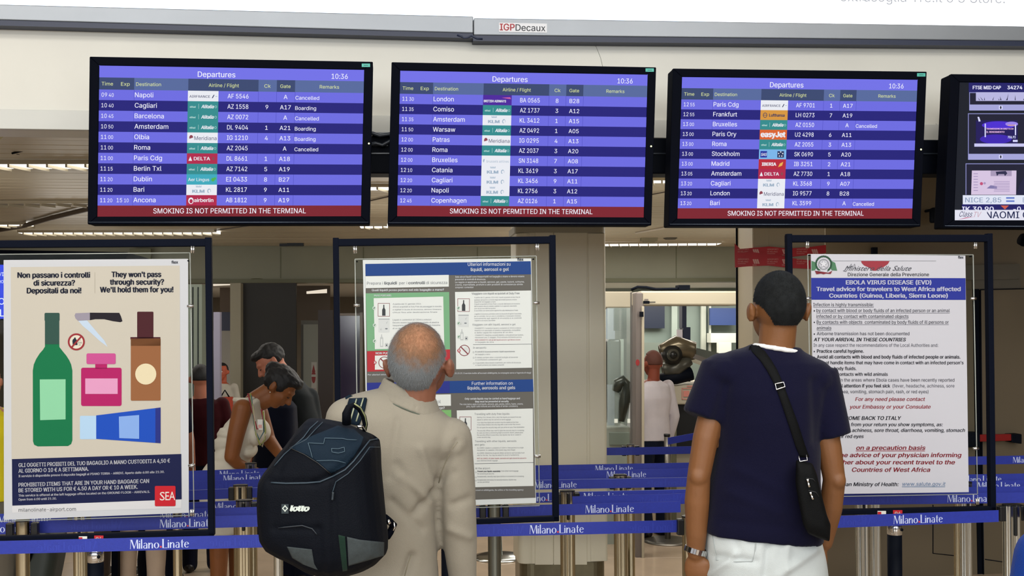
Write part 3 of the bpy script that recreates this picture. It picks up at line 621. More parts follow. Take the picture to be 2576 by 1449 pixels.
def departure(q, sq, rows, label, ledx, ledy):
    t = screen_shell(q, sq, label, grp='departure screens in a row under the fascia')
    tl, tr, br, bl = sq
    def fn(u, v, off=0.0):
        x = (tl[0] * (1 - u) + tr[0] * u) * (1 - v) + (bl[0] * (1 - u) + br[0] * u) * v
        y = (tl[1] * (1 - u) + tr[1] * u) * (1 - v) + (bl[1] * (1 - u) + br[1] * u) * v
        return PP(x, y, YT, off)
    AS = 1.765
    def S(x, y, off=0.0): return fn(x / AS, y, off)         # design space: x in screen heights
    def R(mb, u0, v0, u1, v1, m, off=.002): mb.rect(u0 * AS, v0, u1 * AS, v1, S, m, off)
    def T(mb, s, u, v, cap, m, w=None, al='l', off=.004, **k): mb.text(s, u * AS, v, cap, S, m, width=None if w is None else w * AS, align=al, off=off, **k)
    m = MB(); R(m, 0, 0, 1, 1, E['dark'], .0); scr = m.build('display', t)
    m = MB(); R(m, 0, 0, 1, .08, E['band']); T(m, 'Departures', .373, .075 - .008, .036, E['white'], .142, bold=.006); T(m, '10:36', .878, .066, .034, E['white'], .061, bold=.004); m.build('title_band', scr)
    m = MB()
    for a, b, c in ((0, .134, 1), (.134, .338, 0), (.338, .603, 1), (.603, .672, 0), (.672, .741, 1), (.741, 1, 0)): R(m, a, .08, b, .16, E['head_dark'] if c else E['head'])
    for s, a, w_ in (('Time', .011, .043), ('Exp', .084, .033), ('Destination', .141, .094), ('Airline / Flight', .415, .114), ('Ck', .625, .024), ('Gate', .685, .039), ('Remarks', .834, .073)): T(m, s, a, .133, .023, E['yellow'], w_)
    m.build('column_heading', scr)
    for i, (t1, t2, dest, al, fl, ck, gate, rem) in enumerate(rows):
        v0 = .16 + .0697 * i; v1 = v0 + .0697; m = MB(); bvl = v1 - .022
        R(m, 0, v0, 1, v1, E['row'] if i % 2 == 0 else E['dark'])
        if i % 2 == 0:
            for u in (.1335, .6025, .671, .741): R(m, u, v0, u + .0012, v1, E['line'], .003)
        T(m, t1[:2], .011, bvl, .027, E['white'], .021); T(m, t1[3:], .0385, bvl, .024, E['white'], .0185)
        if t2: T(m, t2[:2], .0735, bvl, .027, E['white'], .021); T(m, t2[3:], .102, bvl, .024, E['white'], .017)
        T(m, dest, .137, bvl, .031, E['white'], bold=.004); T(m, fl, .487, bvl, .030, E['white'], .079, bold=.004)
        if ck: T(m, ck, .636, bvl, .028, E['white'], al='c', bold=.004)
        T(m, gate, .706, bvl, .028, E['white'], al='c', bold=.004)
        if rem: T(m, rem, .743, bvl + .003, .025, E['white'], bold=.003)
        # airline badge
        a, b = .337, .4525; R(m, a, v0, b, v1, {'A': E['teal'], 'D': E['crimson'], 'B': E['crimson'], 'L': E['aer'], 'BA': E['purple'], 'LH': E['amber'], 'E': E['orange'], 'SK': E['sky'], 'IB': E['iberia']}.get(al, E['lwhite']), .004)
        def L(s, u, cap, mm, w_, dv=.0, **k): T(m, s, u, v0 + .046 + dv, cap, mm, w_, off=.0055, **k)
        if al == 'A':
            L('etihad', a + .008, .012, E['teal_txt'], .022, -.002, bold=.02); R(m, a + .041, v0 + .018, a + .042, v0 + .05, E['teal_txt'], .0055); L('Alitalia', a + .051, .022, E['lwhite'], .047, ital=.25, bold=.03)
            m.text('◉' if False else 'O', (a + .102) * AS, v0 + .044, .016, S, E['teal_txt'], off=.0055)
        elif al == 'F': L('AIRFRANCE', a + .006, .016, E['ink'], .078, bold=.01); m.poly([((a + .09) * AS, v0 + .048), ((a + .097) * AS, v0 + .026), ((a + .101) * AS, v0 + .026), ((a + .094) * AS, v0 + .048)], S, E['ink'], .0055); R(m, a + .104, v0 + .034, a + .111, v0 + .038, E['grey'], .0055)
        elif al == 'M': L('Meridiana', a + .027, .025, E['ink'], .084, .004); disc(m, (a + .015) * AS, v0 + .034, .013, .017, S, E['wine'], .0055, 150, 360, 10)
        elif al == 'D': m.poly([((a + .006) * AS, v0 + .05), ((a + .013) * AS, v0 + .02), ((a + .020) * AS, v0 + .05)], S, E['lwhite'], .0055); L('DELTA', a + .026, .022, E['lwhite'], .062, bold=.02); disc(m, (a + .1) * AS, v0 + .034, .009, .012, S, E['wine'], .0055)
        elif al == 'L': L('Aer Lingus', a + .006, .021, E['lwhite'], .08, bold=.01); disc(m, (a + .1) * AS, v0 + .036, .012, .012, S, E['green'], .0055); disc(m, (a + .107) * AS, v0 + .028, .008, .008, S, E['green'], .0056)
        elif al == 'K':
            L('KLM', a + .022, .02, E['grey'], .047, .008, bold=.05); R(m, a + .036, v0 + .012, a + .057, v0 + .017, E['grey'], .0055); 
            for j in range(4): disc(m, (a + .037 + j * .0062) * AS, v0 + .008, .003, .003, S, E['grey'], .0055, n=8)
            disc(m, (a + .086) * AS, v0 + .042, .012, .016, S, E['grey'], .0055, 120, 380, 10); disc(m, (a + .087) * AS, v0 + .042, .008, .01, S, E['lwhite'], .006, n=12)
        elif al == 'B': L('airberlin', a + .03, .024, E['lwhite'], .073, bold=.02); disc(m, (a + .018) * AS, v0 + .038, .018, .022, S, E['lwhite'], .0055); disc(m, (a + .0185) * AS, v0 + .041, .011, .014, S, E['crimson'], .006)
        elif al == 'BA': L('BRITISH AIRWAYS', a + .003, .016, E['lwhite'], .09, .004, bold=.03); m.poly([((a + .075) * AS, v0 + .018), ((a + .109) * AS, v0 + .014), ((a + .113) * AS, v0 + .026), ((a + .1) * AS, v0 + .024)], S, E['pink'], .0055)
        elif al == 'LH': L('Lufthansa', a + .037, .02, E['star'], .066, bold=.03); disc(m, (a + .02) * AS, v0 + .036, .016, .018, S, E['star'], .0055, n=16); disc(m, (a + .02) * AS, v0 + .036, .012, .014, S, E['amber'], .006, n=16); R(m, a + .012, v0 + .034, a + .028, v0 + .037, E['star'], .0062)
        elif al == 'E': L('easyJet', a + .004, .038, E['lwhite'], .106, .006, bold=.05)
        elif al == 'SK':
            R(m, a + .006, v0 + .012, a + .034, v0 + .058, E['sas'], .0055); T(m, 'SAS', a + .008, v0 + .046, .02, E['lwhite'], .024, off=.006, ital=.2, bold=.02); R(m, a + .078, v0 + .012, a + .106, v0 + .058, E['star'], .0055)
            for j in range(5): disc(m, (a + .092 + .009 * math.sin(j * 1.2566)) * AS, v0 + .034 - .016 * math.cos(j * 1.2566), .005, .005, S, E['lwhite'], .006, n=6)
        elif al == 'IB': L('IBERIA', a + .013, .022, E['lwhite'], .062, bold=.04); m.poly([((a + .083) * AS, v0 + .056), ((a + .09) * AS, v0 + .03), ((a + .104) * AS, v0 + .018), ((a + .1) * AS, v0 + .045)], S, E['gold'], .0055)
        elif al == 'SN': L('brussels airlines', a + .02, .017, E['grey'], .09, .002); disc(m, (a + .01) * AS, v0 + .036, .008, .012, S, E['grey'], .0055, 100, 300, 8)
        m.build('flight_row', scr)
    m = MB(); R(m, 0, .9267, 1, 1, E['red']); T(m, 'SMOKING IS NOT PERMITTED IN THE TERMINAL', .213, .979, .034, E['white'], .578, bold=.004); m.build('notice_band', scr)
    m = MB(); x, y = ledx; m.rect(x, y, x + 21, y + 8.5, plane_fn(YT), mat('asset_label', '#3f9c8e', .5), .01); m.rect(x + 5, y + 3.5, x + 16, y + 5, plane_fn(YT), mat('asset_ink', '#1d5c54', .5), .011); m.build('asset_sticker', t)
    m = MB(); x, y = ledy; disc(m, x, y, 2.2, 2.2, plane_fn(YT), emis('led_glow', '#ffffb0', 2.5), .012, n=10); m.build('power_light', t)
    return t
departure([(225, 142), (938, 155), (930, 564), (220, 564)], [(249, 164), (916, 175), (908, 544), (244, 545)], RW, 'departures screen whose first row is Napoli, leftmost of the overhead row', (910, 160), (928, 361))
departure([(985, 156), (1651, 169), (1639, 567), (975, 565)], [(1007, 177), (1630, 187), (1620, 547), (999, 544)], RX, 'departures screen whose first row is London, middle of the overhead row', (1624, 172), (1638, 368))
departure([(1693, 172), (2332, 180), (2316, 570), (1682, 569)], [(1716, 193), (2310, 200), (2296, 550), (1704, 550)], RY, 'departures screen whose first row is Paris Cdg and second row Frankfurt', (2307, 184), (2317, 376))
# news television at the right edge
tv = screen_shell([(2392, 186), (3030, 194), (3010, 577), (2374, 573)], [(2414, 206), (3006, 214), (2990, 556), (2400, 553)], 'television showing a news channel mosaic, cut off by the right edge', name='news_television', cat='television')
m = MB(); fT = plane_fn(YT)
e = lambda n, c: emis('news_' + n, c, 1.0)
m.poly([(2414, 206), (3006, 214), (2990, 556), (2400, 553)], fT, e('back', '#101522'), .001); nd = m.build('display', tv)
m = MB()
m.rect(2437, 208, 2990, 232, fT, e('navy', '#1c1a66'), .003); m.text('FTSE MID CAP', 2447, 224.5, 8.5, fT, e('white', '#e8e8ff'), width=71, bold=.03, off=.005); m.text('34274', 2534, 224.5, 8.5, fT, e('white', '#e8e8ff'), width=38, bold=.03, off=.005); m.build('ticker_band', nd)
def tile(x0, y0, x1, y1, bary):
    m = MB(); m.rect(x0 - 1, y0, x1, y1, fT, e('rim', '#8688c0'), .003); m.rect(x0 + 1, y0 + 2, x1, y1, fT, e('tile', '#181830'), .004)
    if bary is None: return m
    m.rect(x0, bary, x1, bary + 15, fT, e('silver', '#a4a4d8'), .005); m.rect(2513, bary + 3, 2522, bary + 12, fT, e('pale', '#d8d8ff'), .006); disc(m, 2517.5, bary + 7.5, 2, 4, fT, e('tile', '#181830'), .007, n=10)
    return m
m = tile(2439, 232, 3000, 278, 263); m.rect(2455, 232, 3000, 254, fT, e('snow', '#b8b6e0'), .006)
rng = random.Random(3)
for k in range(26):
    x = 2460 + rng.random() * 240; y = 238 + rng.random() * 14; m.poly([(x, 252), (x + 2.4, 252), (x + rng.uniform(-6, 6), y - 4)], fT, e('twig', '#2c2a4c'), .007)
m.build('mosaic_tile', nd)
m = tile(2436, 285, 3000, 402, 387); m.rect(2455, 303, 2560, 368, fT, e('violet_dark', '#1b1058'), .005); disc(m, 2512, 315, 42, 10, fT, e('violet', '#4a2ad0'), .0055); disc(m, 2505, 350, 40, 12, fT, e('violet2', '#3a1fb0'), .0055); disc(m, 2545, 312, 16, 6, fT, e('lilac', '#9a84e8'), .006)
m.rect(2600, 303, 3000, 368, fT, e('violet_dark', '#1b1058'), .005); m.poly([(2459, 294), (2463, 294), (2467, 305), (2462, 306)], fT, e('pale', '#d8d8ff'), .006)
m.rect(2477, 311, 2480, 345, fT, e('pale', '#d8d8ff'), .007); m.rect(2553, 313, 2556, 340, fT, e('pale', '#d8d8ff'), .007); m.rect(2535, 314, 2555, 316, fT, e('amberl', '#d9a080'), .007)
m.text('TRASMISSIONI IN DIRETTA DA', 2481, 326, 4, fT, e('pinkl', '#e8b8e8'), width=69, bold=.03, off=.0075); m.text('IL RENDIMENTO', 2481, 334, 4, fT, e('pinkl', '#e8b8e8'), width=46, bold=.03, off=.0075)
m.text('706.93', 2535, 348, 6, fT, e('pale', '#d8d8ff'), width=20, bold=.03, off=.0075); m.rect(2451, 361, 2990, 369, fT, e('bar', '#c8c6f0'), .007); m.rect(2548, 352, 2560, 357, fT, e('pale', '#d8d8ff'), .007); m.build('mosaic_tile', nd)
m = tile(2430, 411, 3000, 490, None); m.poly([(2445, 429), (2557, 429), (2556, 490), (2443, 490)], fT, e('paper', '#d6c4e0'), .005)
for k in range(7):
    m.rect(2449, 436 + k * 7, 2460, 438 + k * 7, fT, e('news', '#a795bd'), .006); m.rect(2500 + (k % 2), 456 + k * 4, 2540, 457.5 + k * 4, fT, e('news', '#a795bd'), .006)
m.rect(2492, 429, 2545, 443, fT, e('photo', '#a898b8'), .0058); m.poly([(2505, 432), (2530, 430), (2534, 436), (2528, 443), (2526, 438), (2512, 438), (2508, 443)], fT, e('twig', '#2c2a4c'), .006); disc(m, 2469, 462, 4, 4, fT, e('redd', '#c05078'), .006); disc(m, 2477, 461, 3, 3, fT, e('news', '#a795bd'), .006)
m.poly([(2482, 474), (2492, 466), (2508, 468), (2508, 475)], fT, e('photo2', '#8078a8'), .006); m.poly([(2556, 490), (2566, 462), (2580, 440), (3000, 440), (3000, 490)], fT, e('suit', '#1c1c3c'), .0055); m.build('mosaic_tile', nd)
m = MB(); m.rect(2422, 491, 2990, 514, fT, e('stripw', '#dfe4f4'), .008); m.text('NICE 2,85', 2428, 509, 12, fT, e('slate', '#8c9cb8'), width=91, bold=.01, off=.0095); m.rect(2531, 496, 2552, 500, fT, e('equal', '#6078c8'), .0095); m.rect(2531, 504, 2552, 508, fT, e('equal', '#6078c8'), .0095); m.text('E', 2573, 509, 12, fT, e('slate', '#8c9cb8'), off=.0095); m.build('quote_strip', nd)
m = MB(); m.rect(2420, 514, 2990, 532, fT, e('navy', '#1c1a66'), .008); m.text('IK 30.90', 2420, 532, 12, fT, e('white', '#e8e8ff'), width=80, bold=.02, off=.0095); m.poly([(2517, 517), (2538, 517), (2528, 527)], fT, e('down', '#c85a4a'), .0095); m.text('-0.', 2549, 532, 12, fT, e('white', '#e8e8ff'), width=24, bold=.02, off=.0095); m.build('quote_strip', nd)
m = MB(); m.rect(2402, 528, 2990, 554, fT, e('caption', '#e2e2f0'), .012); m.text('Class', 2412, 545, 13, fT, e('script', '#2a3058'), width=32, ital=.45, off=.0135); m.text('TV', 2447, 546, 13, fT, e('scriptr', '#c49aa8'), width=18, ital=.4, off=.0135)
m.poly([(2409, 553), (2430, 547), (2452, 545), (2430, 549)], fT, e('redd', '#c05078'), .0135); m.text('NAOMI CAMPBELL', 2480, 549, 17, fT, e('inkn', '#1c2450'), width=222, bold=.01, off=.0135); m.rect(2470, 529, 2483, 553, fT, e('caption', '#e2e2f0'), .0137); m.build('caption_strip', nd)
# ================================================================ POSTER STANDS
YSTD = 4.06
m_frame = mat('frame_black', '#050a18', .7, spec=.08); m_acr = clear('acrylic'); m_edge = mat('acrylic_edge', '#b9bdb6', .2, alpha=.55)
m_chrome = mat('chrome', '#d8d8d8', .12, metal=1.0)
fS = plane_fn(YSTD)
def stand(label, tl, tr, br, bl, wv, wh, polex, ac, clips, badge=True):
    "tl..bl outer pixel corners, wv/wh bar widths in pixels, ac acrylic quad, clips list"
    t = thing('poster_stand', label, 'poster stand', Vector((PP(polex, 1300, YSTD).x, PP(polex, 1300, YSTD).y, 0)), 'poster stands in the barrier lanes')
    def L(a, b, f): return (a[0] + (b[0] - a[0]) * f, a[1] + (b[1] - a[1]) * f)
    for q in ([tl, tr, (tr[0], tr[1] + wh), (tl[0], tl[1] + wh)], [(bl[0], bl[1] - wh * .75), (br[0], br[1] - wh * .75), br, bl],
              [tl, (tl[0] + wv, tl[1]), (bl[0] + wv, bl[1]), bl], [(tr[0] - wv, tr[1]), tr, br, (br[0] - wv, br[1])]):
        m = MB(); m.qbox(q, YSTD, .03, m_frame, .0 if q[0] is tl and q[1] is tr else .001); bevel(m.build('frame_bar', t), .003)
    for c in (tl, tr):
        m = MB(); x = c[0] + (wv / 2 if c is tl else -wv / 2); m.qbox([(x - wv * .5, c[1] - 3), (x + wv * .5, c[1] - 3), (x + wv * .5, c[1] + 3), (x - wv * .5, c[1] + 3)], YSTD, .026, m_frame, -.002); bevel(m.build('corner_cap', t), .002)
    m = MB(); m.qbox(ac, YSTD + .012, .006, m_acr); m.build('acrylic_sheet', t)
    m = MB(); tl2, tr2, br2, bl2 = ac
    for a, b in ((tl2, bl2), (tr2, br2), (tl2, tr2), (bl2, br2)): m.tube([PP(a[0], a[1], YSTD + .012, .001), PP(b[0], b[1], YSTD + .012, .001)], .0022, m_edge, 6)
    m.build('acrylic_edge', t)
    for (x, y, vert) in clips:
        m = MB(); p = PP(x, y, YSTD, .004)
        if vert: m.tube([p + UP * .013, p - UP * .013], .0045, m_chrome, 8); m.tube([p + DIR * .008 + UP * .013, p + DIR * .008 - UP * .013], .003, m_chrome, 8)
        else: m.tube([p - DIR * .012, p + DIR * .012], .0055, m_chrome, 8); m.tube([p - DIR * .003, p + DIR * .003], .0075, m_chrome, 8)
        m.build('clip', t)
    yb = (bl[1] + br[1]) / 2; base = PP(polex, yb, YSTD, -.015); x, y = base.x, base.y; k = YSTD
    m = MB(); m.tube([(x, y, base.z + .005), (x, y, base.z - .05)], .016, m_black, 16); m.build('neck', t)
    m = MB(); m.lathe([(.026, -.0), (.030, .003), (.030, .045), (.026, .05)], (x, y, base.z - .085), m_chrome, 28); m.tube([(x + .02, y - .02, base.z - .06), (x + .022, y - .026, base.z - .06)], .006, m_black, 10); m.build('collar', t)
    m = MB(); m.tube([(x, y, .01), (x, y, base.z - .083)], .029, m_black, 24); m.build('pole', t)
    m = MB(); m.lathe([(.17, 0), (.17, .008), (.12, .016), (.03, .02)], (x, y, 0), m_black, 32); m.build('base_plate', t)
    if badge:
        m = MB(); b = PP(polex + 8, yb - 12, YSTD); kk = FPX / b.y
        m.qbox([(polex - 3, yb - 10), (polex + 20, yb - 10), (polex + 20, yb + 12), (polex - 3, yb + 12)], YSTD, .003, mat('badge_red2', '#b5202a', .4), .004)
        m.text('04', polex + 8.5, yb + 3, 9, fS, m_white, align='c', off=.0055, bold=.02); m.build('number_badge', t)
        m = MB(); m.qbox([(polex - 42, yb - 8), (polex - 21, yb - 8), (polex - 21, yb + 8), (polex - 42, yb + 8)], YSTD, .003, m_white, .004); m.rect(polex - 42, yb - 6, polex - 33, yb + 4, fS, mat('badge_red2', '#b5202a', .4), .006); m.build('sticker', t)
    return t
s1 = stand('black poster stand holding the bottle poster, leftmost of the three', (-72, 605), (531, 600), (539, 1348), (-64, 1367), 16, 19, 240, [(-20, 640), (478, 636), (488, 1296), (-14, 1312)], [(482, 628, 1), (479, 770, 0), (482, 1171, 0), (481, 1290, 1)])
s2 = stand('black poster stand behind the grey-haired man in the beige jacket', (837, 601), (1398, 594), (1407, 1312), (846, 1333), 15, 18, 1128, [(893, 652), (1349, 644), (1357, 1272), (902, 1286)], [(891, 628, 1), (1349, 622, 1), (897, 768, 0), (1349, 762, 0), (1352, 1148, 0)], False)
s3 = stand('black poster stand holding the travel advice poster, rightmost of the three', (1980, 591), (2498, 590), (2507, 1288), (1990, 1299), 13.5, 18, 2250, [(2032, 640), (2448, 641), (2459, 1243), (2042, 1250)], [(2029, 616, 1), (2452, 618, 1), (2033, 751, 0), (2449, 751, 0), (2455, 1128, 0), (2457, 1262, 1)])

# ---------------------------------------------------------------- posters
YPO = YSTD - .004
fP = plane_fn(YPO)
def pm(n, c):
    h = c.lstrip('#'); return mat('print_' + n, tuple(int(h[i:i + 2], 16) * .93 for i in (0, 2, 4)), .6, spec=.15)
def poster(name, label, q, m0):
    m = MB(); m.qbox(q, YPO, .003, m0); return tag(m.build(name), label, 'poster')
def rrect(mb, x0, y0, x1, y1, r, m, off, fn=None, sk=0.0):
    pts = []
    for cx, cy, a in ((x1 - r, y0 + r, -90), (x1 - r, y1 - r, 0), (x0 + r, y1 - r, 90), (x0 + r, y0 + r, 180)):
        for k in range(5):
            t = math.radians(a + 22.5 * k); px = cx + r * math.cos(t); pts.append((px, cy + r * math.sin(t) + sk * (px - x0)))
    return mb.poly(pts, fn or fP, m, off)
def ring(mb, cx, cy, r0, r1, fn, m, off, n=32):
    for k in range(n):
        a, b = 2 * math.pi * k / n, 2 * math.pi * (k + 1) / n
        mb.add([fn(cx + r * math.cos(t), cy + r * math.sin(t), off) for r, t in ((r0, a), (r1, a), (r1, b), (r0, b))], [(0, 1, 2, 3)], m)
O1, O2, O3, O4 = .0006, .0012, .0018, .0024
# 1 - forbidden items poster
pA = poster('poster', 'cream poster with bottles, knife and tube drawn in flat colours', [(9, 654), (473, 651), (475, 1290), (10, 1308)], pm('border', '#bcbec2'))
m = MB(); m.poly([(27, 672), (452, 668), (454, 1143), (29, 1157)], fP, pm('cream', '#b9b3a6'), O1); m.poly([(30, 1270), (456, 1254), (456, 1278), (31, 1290)], fP, pm('foot', '#c8c8ca'), O1)
m.rect(238, 685, 239, 738, fP, pm('rule', '#a09a8c'), O2); m.build('ground', pA)
m = MB(); ik = pm('ink', '#1d2131')
for s, x0, x1, y in (('Non passano i controlli', 43.5, 227, 699), ('di sicurezza?', 84, 189, 718.6), ('Depositali da noi!', 67, 205, 738), ("They won't pass", 280, 406, 697.3), ('through security?', 276, 413, 716.4), ("We'll hold them for you!", 251, 436.5, 735.6)):
    m = MB(); m.text(s, x0, y, 13.5, fP, ik, width=x1 - x0, bold=.045, off=O2, res=3, slope=-.003); m.build('heading_line', pA)
m = MB(); m.text('flex', 431, 663, 7, fP, pm('tag', '#3a3e48'), width=17, bold=.03, off=O2); m.build('maker_tag', pA)
m = MB(); G1, G2, G3 = pm('bottle_neck', '#2c4a42'), pm('bottle_green', '#0c6a41'), pm('bottle_label', '#82c199')
pts = [(113, 864), (149, 864), (149, 873)]
for k in range(9):
    t = k / 8; pts.append((149 + 33 * math.sin(t * math.pi / 2) ** 1.0 if k else 149, 873 + 54 * (1 - math.cos(t * math.pi / 2)) if k else 873))
pts = [(113, 863), (149, 863), (149.5, 873), (158, 884), (167, 895), (174, 906), (179, 917), (182, 932), (182, 1108), (179, 1117), (171, 1122), (95, 1123), (86, 1119), (83, 1110), (82.5, 932), (85, 917), (91, 903), (100, 889), (108, 880), (113, 872)]
m.poly(pts, fP, G2, O2); rrect(m, 112, 787, 150, 808, 3, G1, O2); m.rect(113, 800, 149, 866, fP, G1, O3); m.poly([(100, 954.5), (165, 954), (165, 1055), (101, 1057)], fP, G3, O3); m.build('green_bottle_print', pA)
m = MB(); m.poly([(190, 788), (226, 786.5), (226, 805), (196, 807), (190, 801), (187.5, 794)], fP, pm('knife_grey', '#8d8794'), O2); m.poly([(226, 786.5), (300, 787), (304, 795), (308, 808), (303, 810.5), (284, 808), (262, 803), (240, 803), (226, 805.5)], fP, pm('knife_black', '#1d1820'), O2)
m.poly([(197, 807), (219, 806), (246, 838), (262, 856), (271, 873), (250, 857), (226, 835), (208, 820)], fP, pm('blade', '#b3c4d6'), O2); m.build('knife_print', pA)
m = MB(); RD = pm('sign_red', '#8c2a30'); disc(m, 192, 860, 18.5, 18.5, fP, pm('sign_white', '#cfc8b8'), O2); ring(m, 192, 860, 17, 21.5, fP, RD, O3)
m.poly([(183, 868), (182, 858), (183, 854), (186, 852), (187, 849), (190, 849), (191, 853), (194, 856), (195, 868)], fP, ik, O3); m.poly([(178, 873), (181, 876), (206, 848), (203, 845)], fP, RD, O3 + .0002); m.text('100', 196, 864, 4, fP, ik, off=O3, width=10); m.text('>', 201, 857, 3.5, fP, ik, off=O3); m.text('ml', 198, 869, 3, fP, ik, off=O3, width=5); m.build('prohibition_print', pA)
m = MB(); rrect(m, 217.5, 889, 291, 916, 4, pm('cap_pink', '#b84a86'), O3); m.rect(239.5, 914, 269.5, 928, fP, pm('perfume', '#a31a5c'), O2); rrect(m, 204, 925, 306, 1021.5, 5, pm('perfume', '#a31a5c'), O2); m.rect(214.5, 952, 296, 991, fP, pm('perfume_label', '#cf90b4'), O3); m.build('perfume_print', pA)
m = MB(); rrect(m, 345, 784, 386, 860, 2.5, pm('cap_wine', '#421a20'), O2); m.rect(328, 848, 403.5, 854, fP, pm('cap_wine', '#421a20'), O2); rrect(m, 329, 852, 404, 1008, 3, pm('bottle_brown', '#8a5a38'), O3, sk=-.005); m.rect(329, 852, 404, 870, fP, pm('bottle_brown', '#8a5a38'), O3); disc(m, 366.7, 941, 26.5, 26.5, fP, pm('cream2', '#d3c7a6'), O4); m.build('brown_bottle_print', pA)
m = MB(); rrect(m, 201, 1046, 245, 1105, 3, pm('tube_cap', '#a4c2dc'), O2); m.poly([(242, 1045), (404, 1025), (404, 1115), (242, 1104)], fP, pm('tube_blue', '#1747ae'), O3); m.poly([(391, 1026.6), (404, 1025), (404, 1115), (391, 1114)], fP, pm('tube_edge', '#222c78'), O4); m.poly([(299, 1048), (350, 1044), (350, 1104), (300, 1102)], fP, pm('tube_label', '#7c9fd8'), O4); m.build('tube_print', pA)
m = MB(); NV, WT = pm('navy', '#12183f'), pm('white', '#c9cad0'); m.poly([(30, 1155), (456, 1142), (457, 1256), (31, 1272)], fP, NV, O2)
SL = -.030
for s, y, x1, cap, bo in (('GLI OGGETTI PROIBITI DEL TUO BAGAGLIO A MANO CUSTODITI A 4,50 €', 1175, 427.6, 9.6, .02), ('AL GIORNO O 10 € A SETTIMANA.', 1189.4, 223, 9.6, .02), ('Il servizio è disponibile presso il deposito bagagli al PIANO TERRA – ARRIVI. Aperto dalle 6:00 alle 21:30.', 1200.6, 413.7, 5.6, .012),
                         ('PROHIBITED ITEMS THAT ARE IN YOUR HAND BAGGAGE CAN', 1224.5, 375, 9.6, .02), ('BE STORED WITH US FOR € 4.50 A DAY OR € 10 A WEEK.', 1238.4, 346.5, 9.6, .02), ('This service is offered at the left luggage office located on the GROUND FLOOR – ARRIVALS.', 1249.6, 377, 5.6, .012), ('Open from 6:00 until 21:30.', 1259.5, 142.5, 5.6, .012)):
    m.text(s, 46.5, y, cap, fP, WT, width=x1 - 46.5, slope=SL, bold=bo, off=O3)
m.build('price_notice', pA)
m = MB(); rrect(m, 389.5, 1222.5, 441.5, 1273.5, 3, pm('logo_red', '#b81f2a'), O4, sk=-.005)
# engraved capitals of the operator's badge
WB = pm('badge_white', '#d8d2cc'); def_ = lambda x, y: (402 + x, 1258.5 - y)
m.text('S', 402, 1258.7, 21, fP, WB, width=12.5, off=O4 + .0006, font='bfont'); m.text('E', 416, 1258.3, 21, fP, WB, width=9.5, off=O4 + .0006, font='bfont'); m.text('A', 425.5, 1258, 21, fP, WB, width=15, off=O4 + .0006, font='bfont'); m.build('operator_badge', pA)
m = MB(); m.text('milanolinate-airport.com', 46.5, 1287.6, 9, fP, pm('grey_ink', '#4a4e54'), width=144.5, slope=-.02, off=O2); m.build('web_address', pA)

# 2 - liquids poster
pB = poster('poster', 'white poster about liquids and aerosols with green, red and blue panels', [(912.5, 654), (1336.5, 650), (1348.5, 1265.5), (926, 1279)], pm('white_poster', '#c9cecd'))
BL, GY, GN, RE, WH = pm('blue', '#1f3f7c'), pm('grey_ground', '#5e5c57'), pm('green', '#6f9f78'), pm('red', '#a62f36'), pm('paper', '#cfd3d0')
wt2, gt2 = pm('white_type', '#d3d7dc'), pm('grey_type', '#70757a')
m = MB(); m.poly([(919, 664), (1335, 657), (1347, 1252), (926, 1266)], fP, GY, O1); m.poly([(919, 664), (1335, 657), (1336, 690), (919.5, 694)], fP, BL, O2); m.poly([(923, 963), (1341, 954), (1342, 985), (924, 993)], fP, BL, O2)
m.poly([(923, 963), (1131, 958.5), (1131, 989), (924, 993)], fP, pm('violet_blue', '#27307f'), O3); m.build('ground', pB)
def lines(mb, rows, m_, off=O3):
    for s, x0, x1, y, cap, bo in rows: mb.text(s, x0, y, cap, fP, m_, width=x1 - x0, bold=bo, off=off, slope=-.008, res=1)
m = MB(); lines(m, (('Ulteriori informazioni su', 1177, 1284, 669, 8, 0), ('liquidi, aerosol e gel', 1184, 1280, 682, 8, .02), ('Quali liquidi posso portare nel mio bagaglio a mano?', 935, 1117, 732.5, 5, .03),
    ('Solo alcuni liquidi sono trasportabili nel bagaglio a mano e devono essere', 1145, 1319, 698.5, 4, .02), ('presentati ai controlli di sicurezza.', 1145, 1222, 705, 4, .02), ('Le regole si applicano a liquidi, aerosol, gel, paste, lozioni, schiume,', 1145, 1319, 712, 4, 0), ('creme, marmellate, profumi e altri prodotti di consistenza simile', 1145, 1315, 718.5, 4, 0), ('compresi i contenitori', 1145, 1191, 725, 4, 0),
    ('PUOI PORTARE:', 941, 985, 745.5, 4, .03), ('Per ulteriori informazioni puoi rivolgerti allo staff di sicurezza,', 925, 1090, 944.5, 3.6, .02), ('in 02 23.23.23. Il servizio inoltre all’account siAMAgente, la compagnia aerea o l’agenzia di viaggi', 1132, 1336, 941, 3.6, .02), ('NON PUOI PORTARE:', 945, 1018, 891.5, 5.5, .03),
    ('Further information on', 1187, 1289.6, 968.5, 8, 0), ('liquids, aerosols and gels', 1176, 1296, 980, 8, .02), ('at hand luggage?', 1060, 1118.8, 1029.5, 6, .03),
    ('Only certain liquids may be carried as hand luggage and', 1169, 1308, 1005.5, 4.6, .03), ('they must be presented at security', 1195, 1280, 1012.5, 4.6, .03), ('The rules below apply to all liquids, aerosols, gels, pastes, lotions, foams, creams,', 1156, 1316, 1019, 4, 0), ('jams, liquid-solid mixtures and other items of similar consistency', 1173, 1303, 1024.5, 4, 0),
    ('or account at siAMAgente, the airline or the travelling agency', 1187, 1317, 1235, 3.8, .02)), wt2)
m.build('white_lettering', pB)
m = MB(); m.poly([(920, 738), (1130, 734.5), (1132, 879), (923.5, 883)], fP, GN, O2); m.build('green_panel', pB)
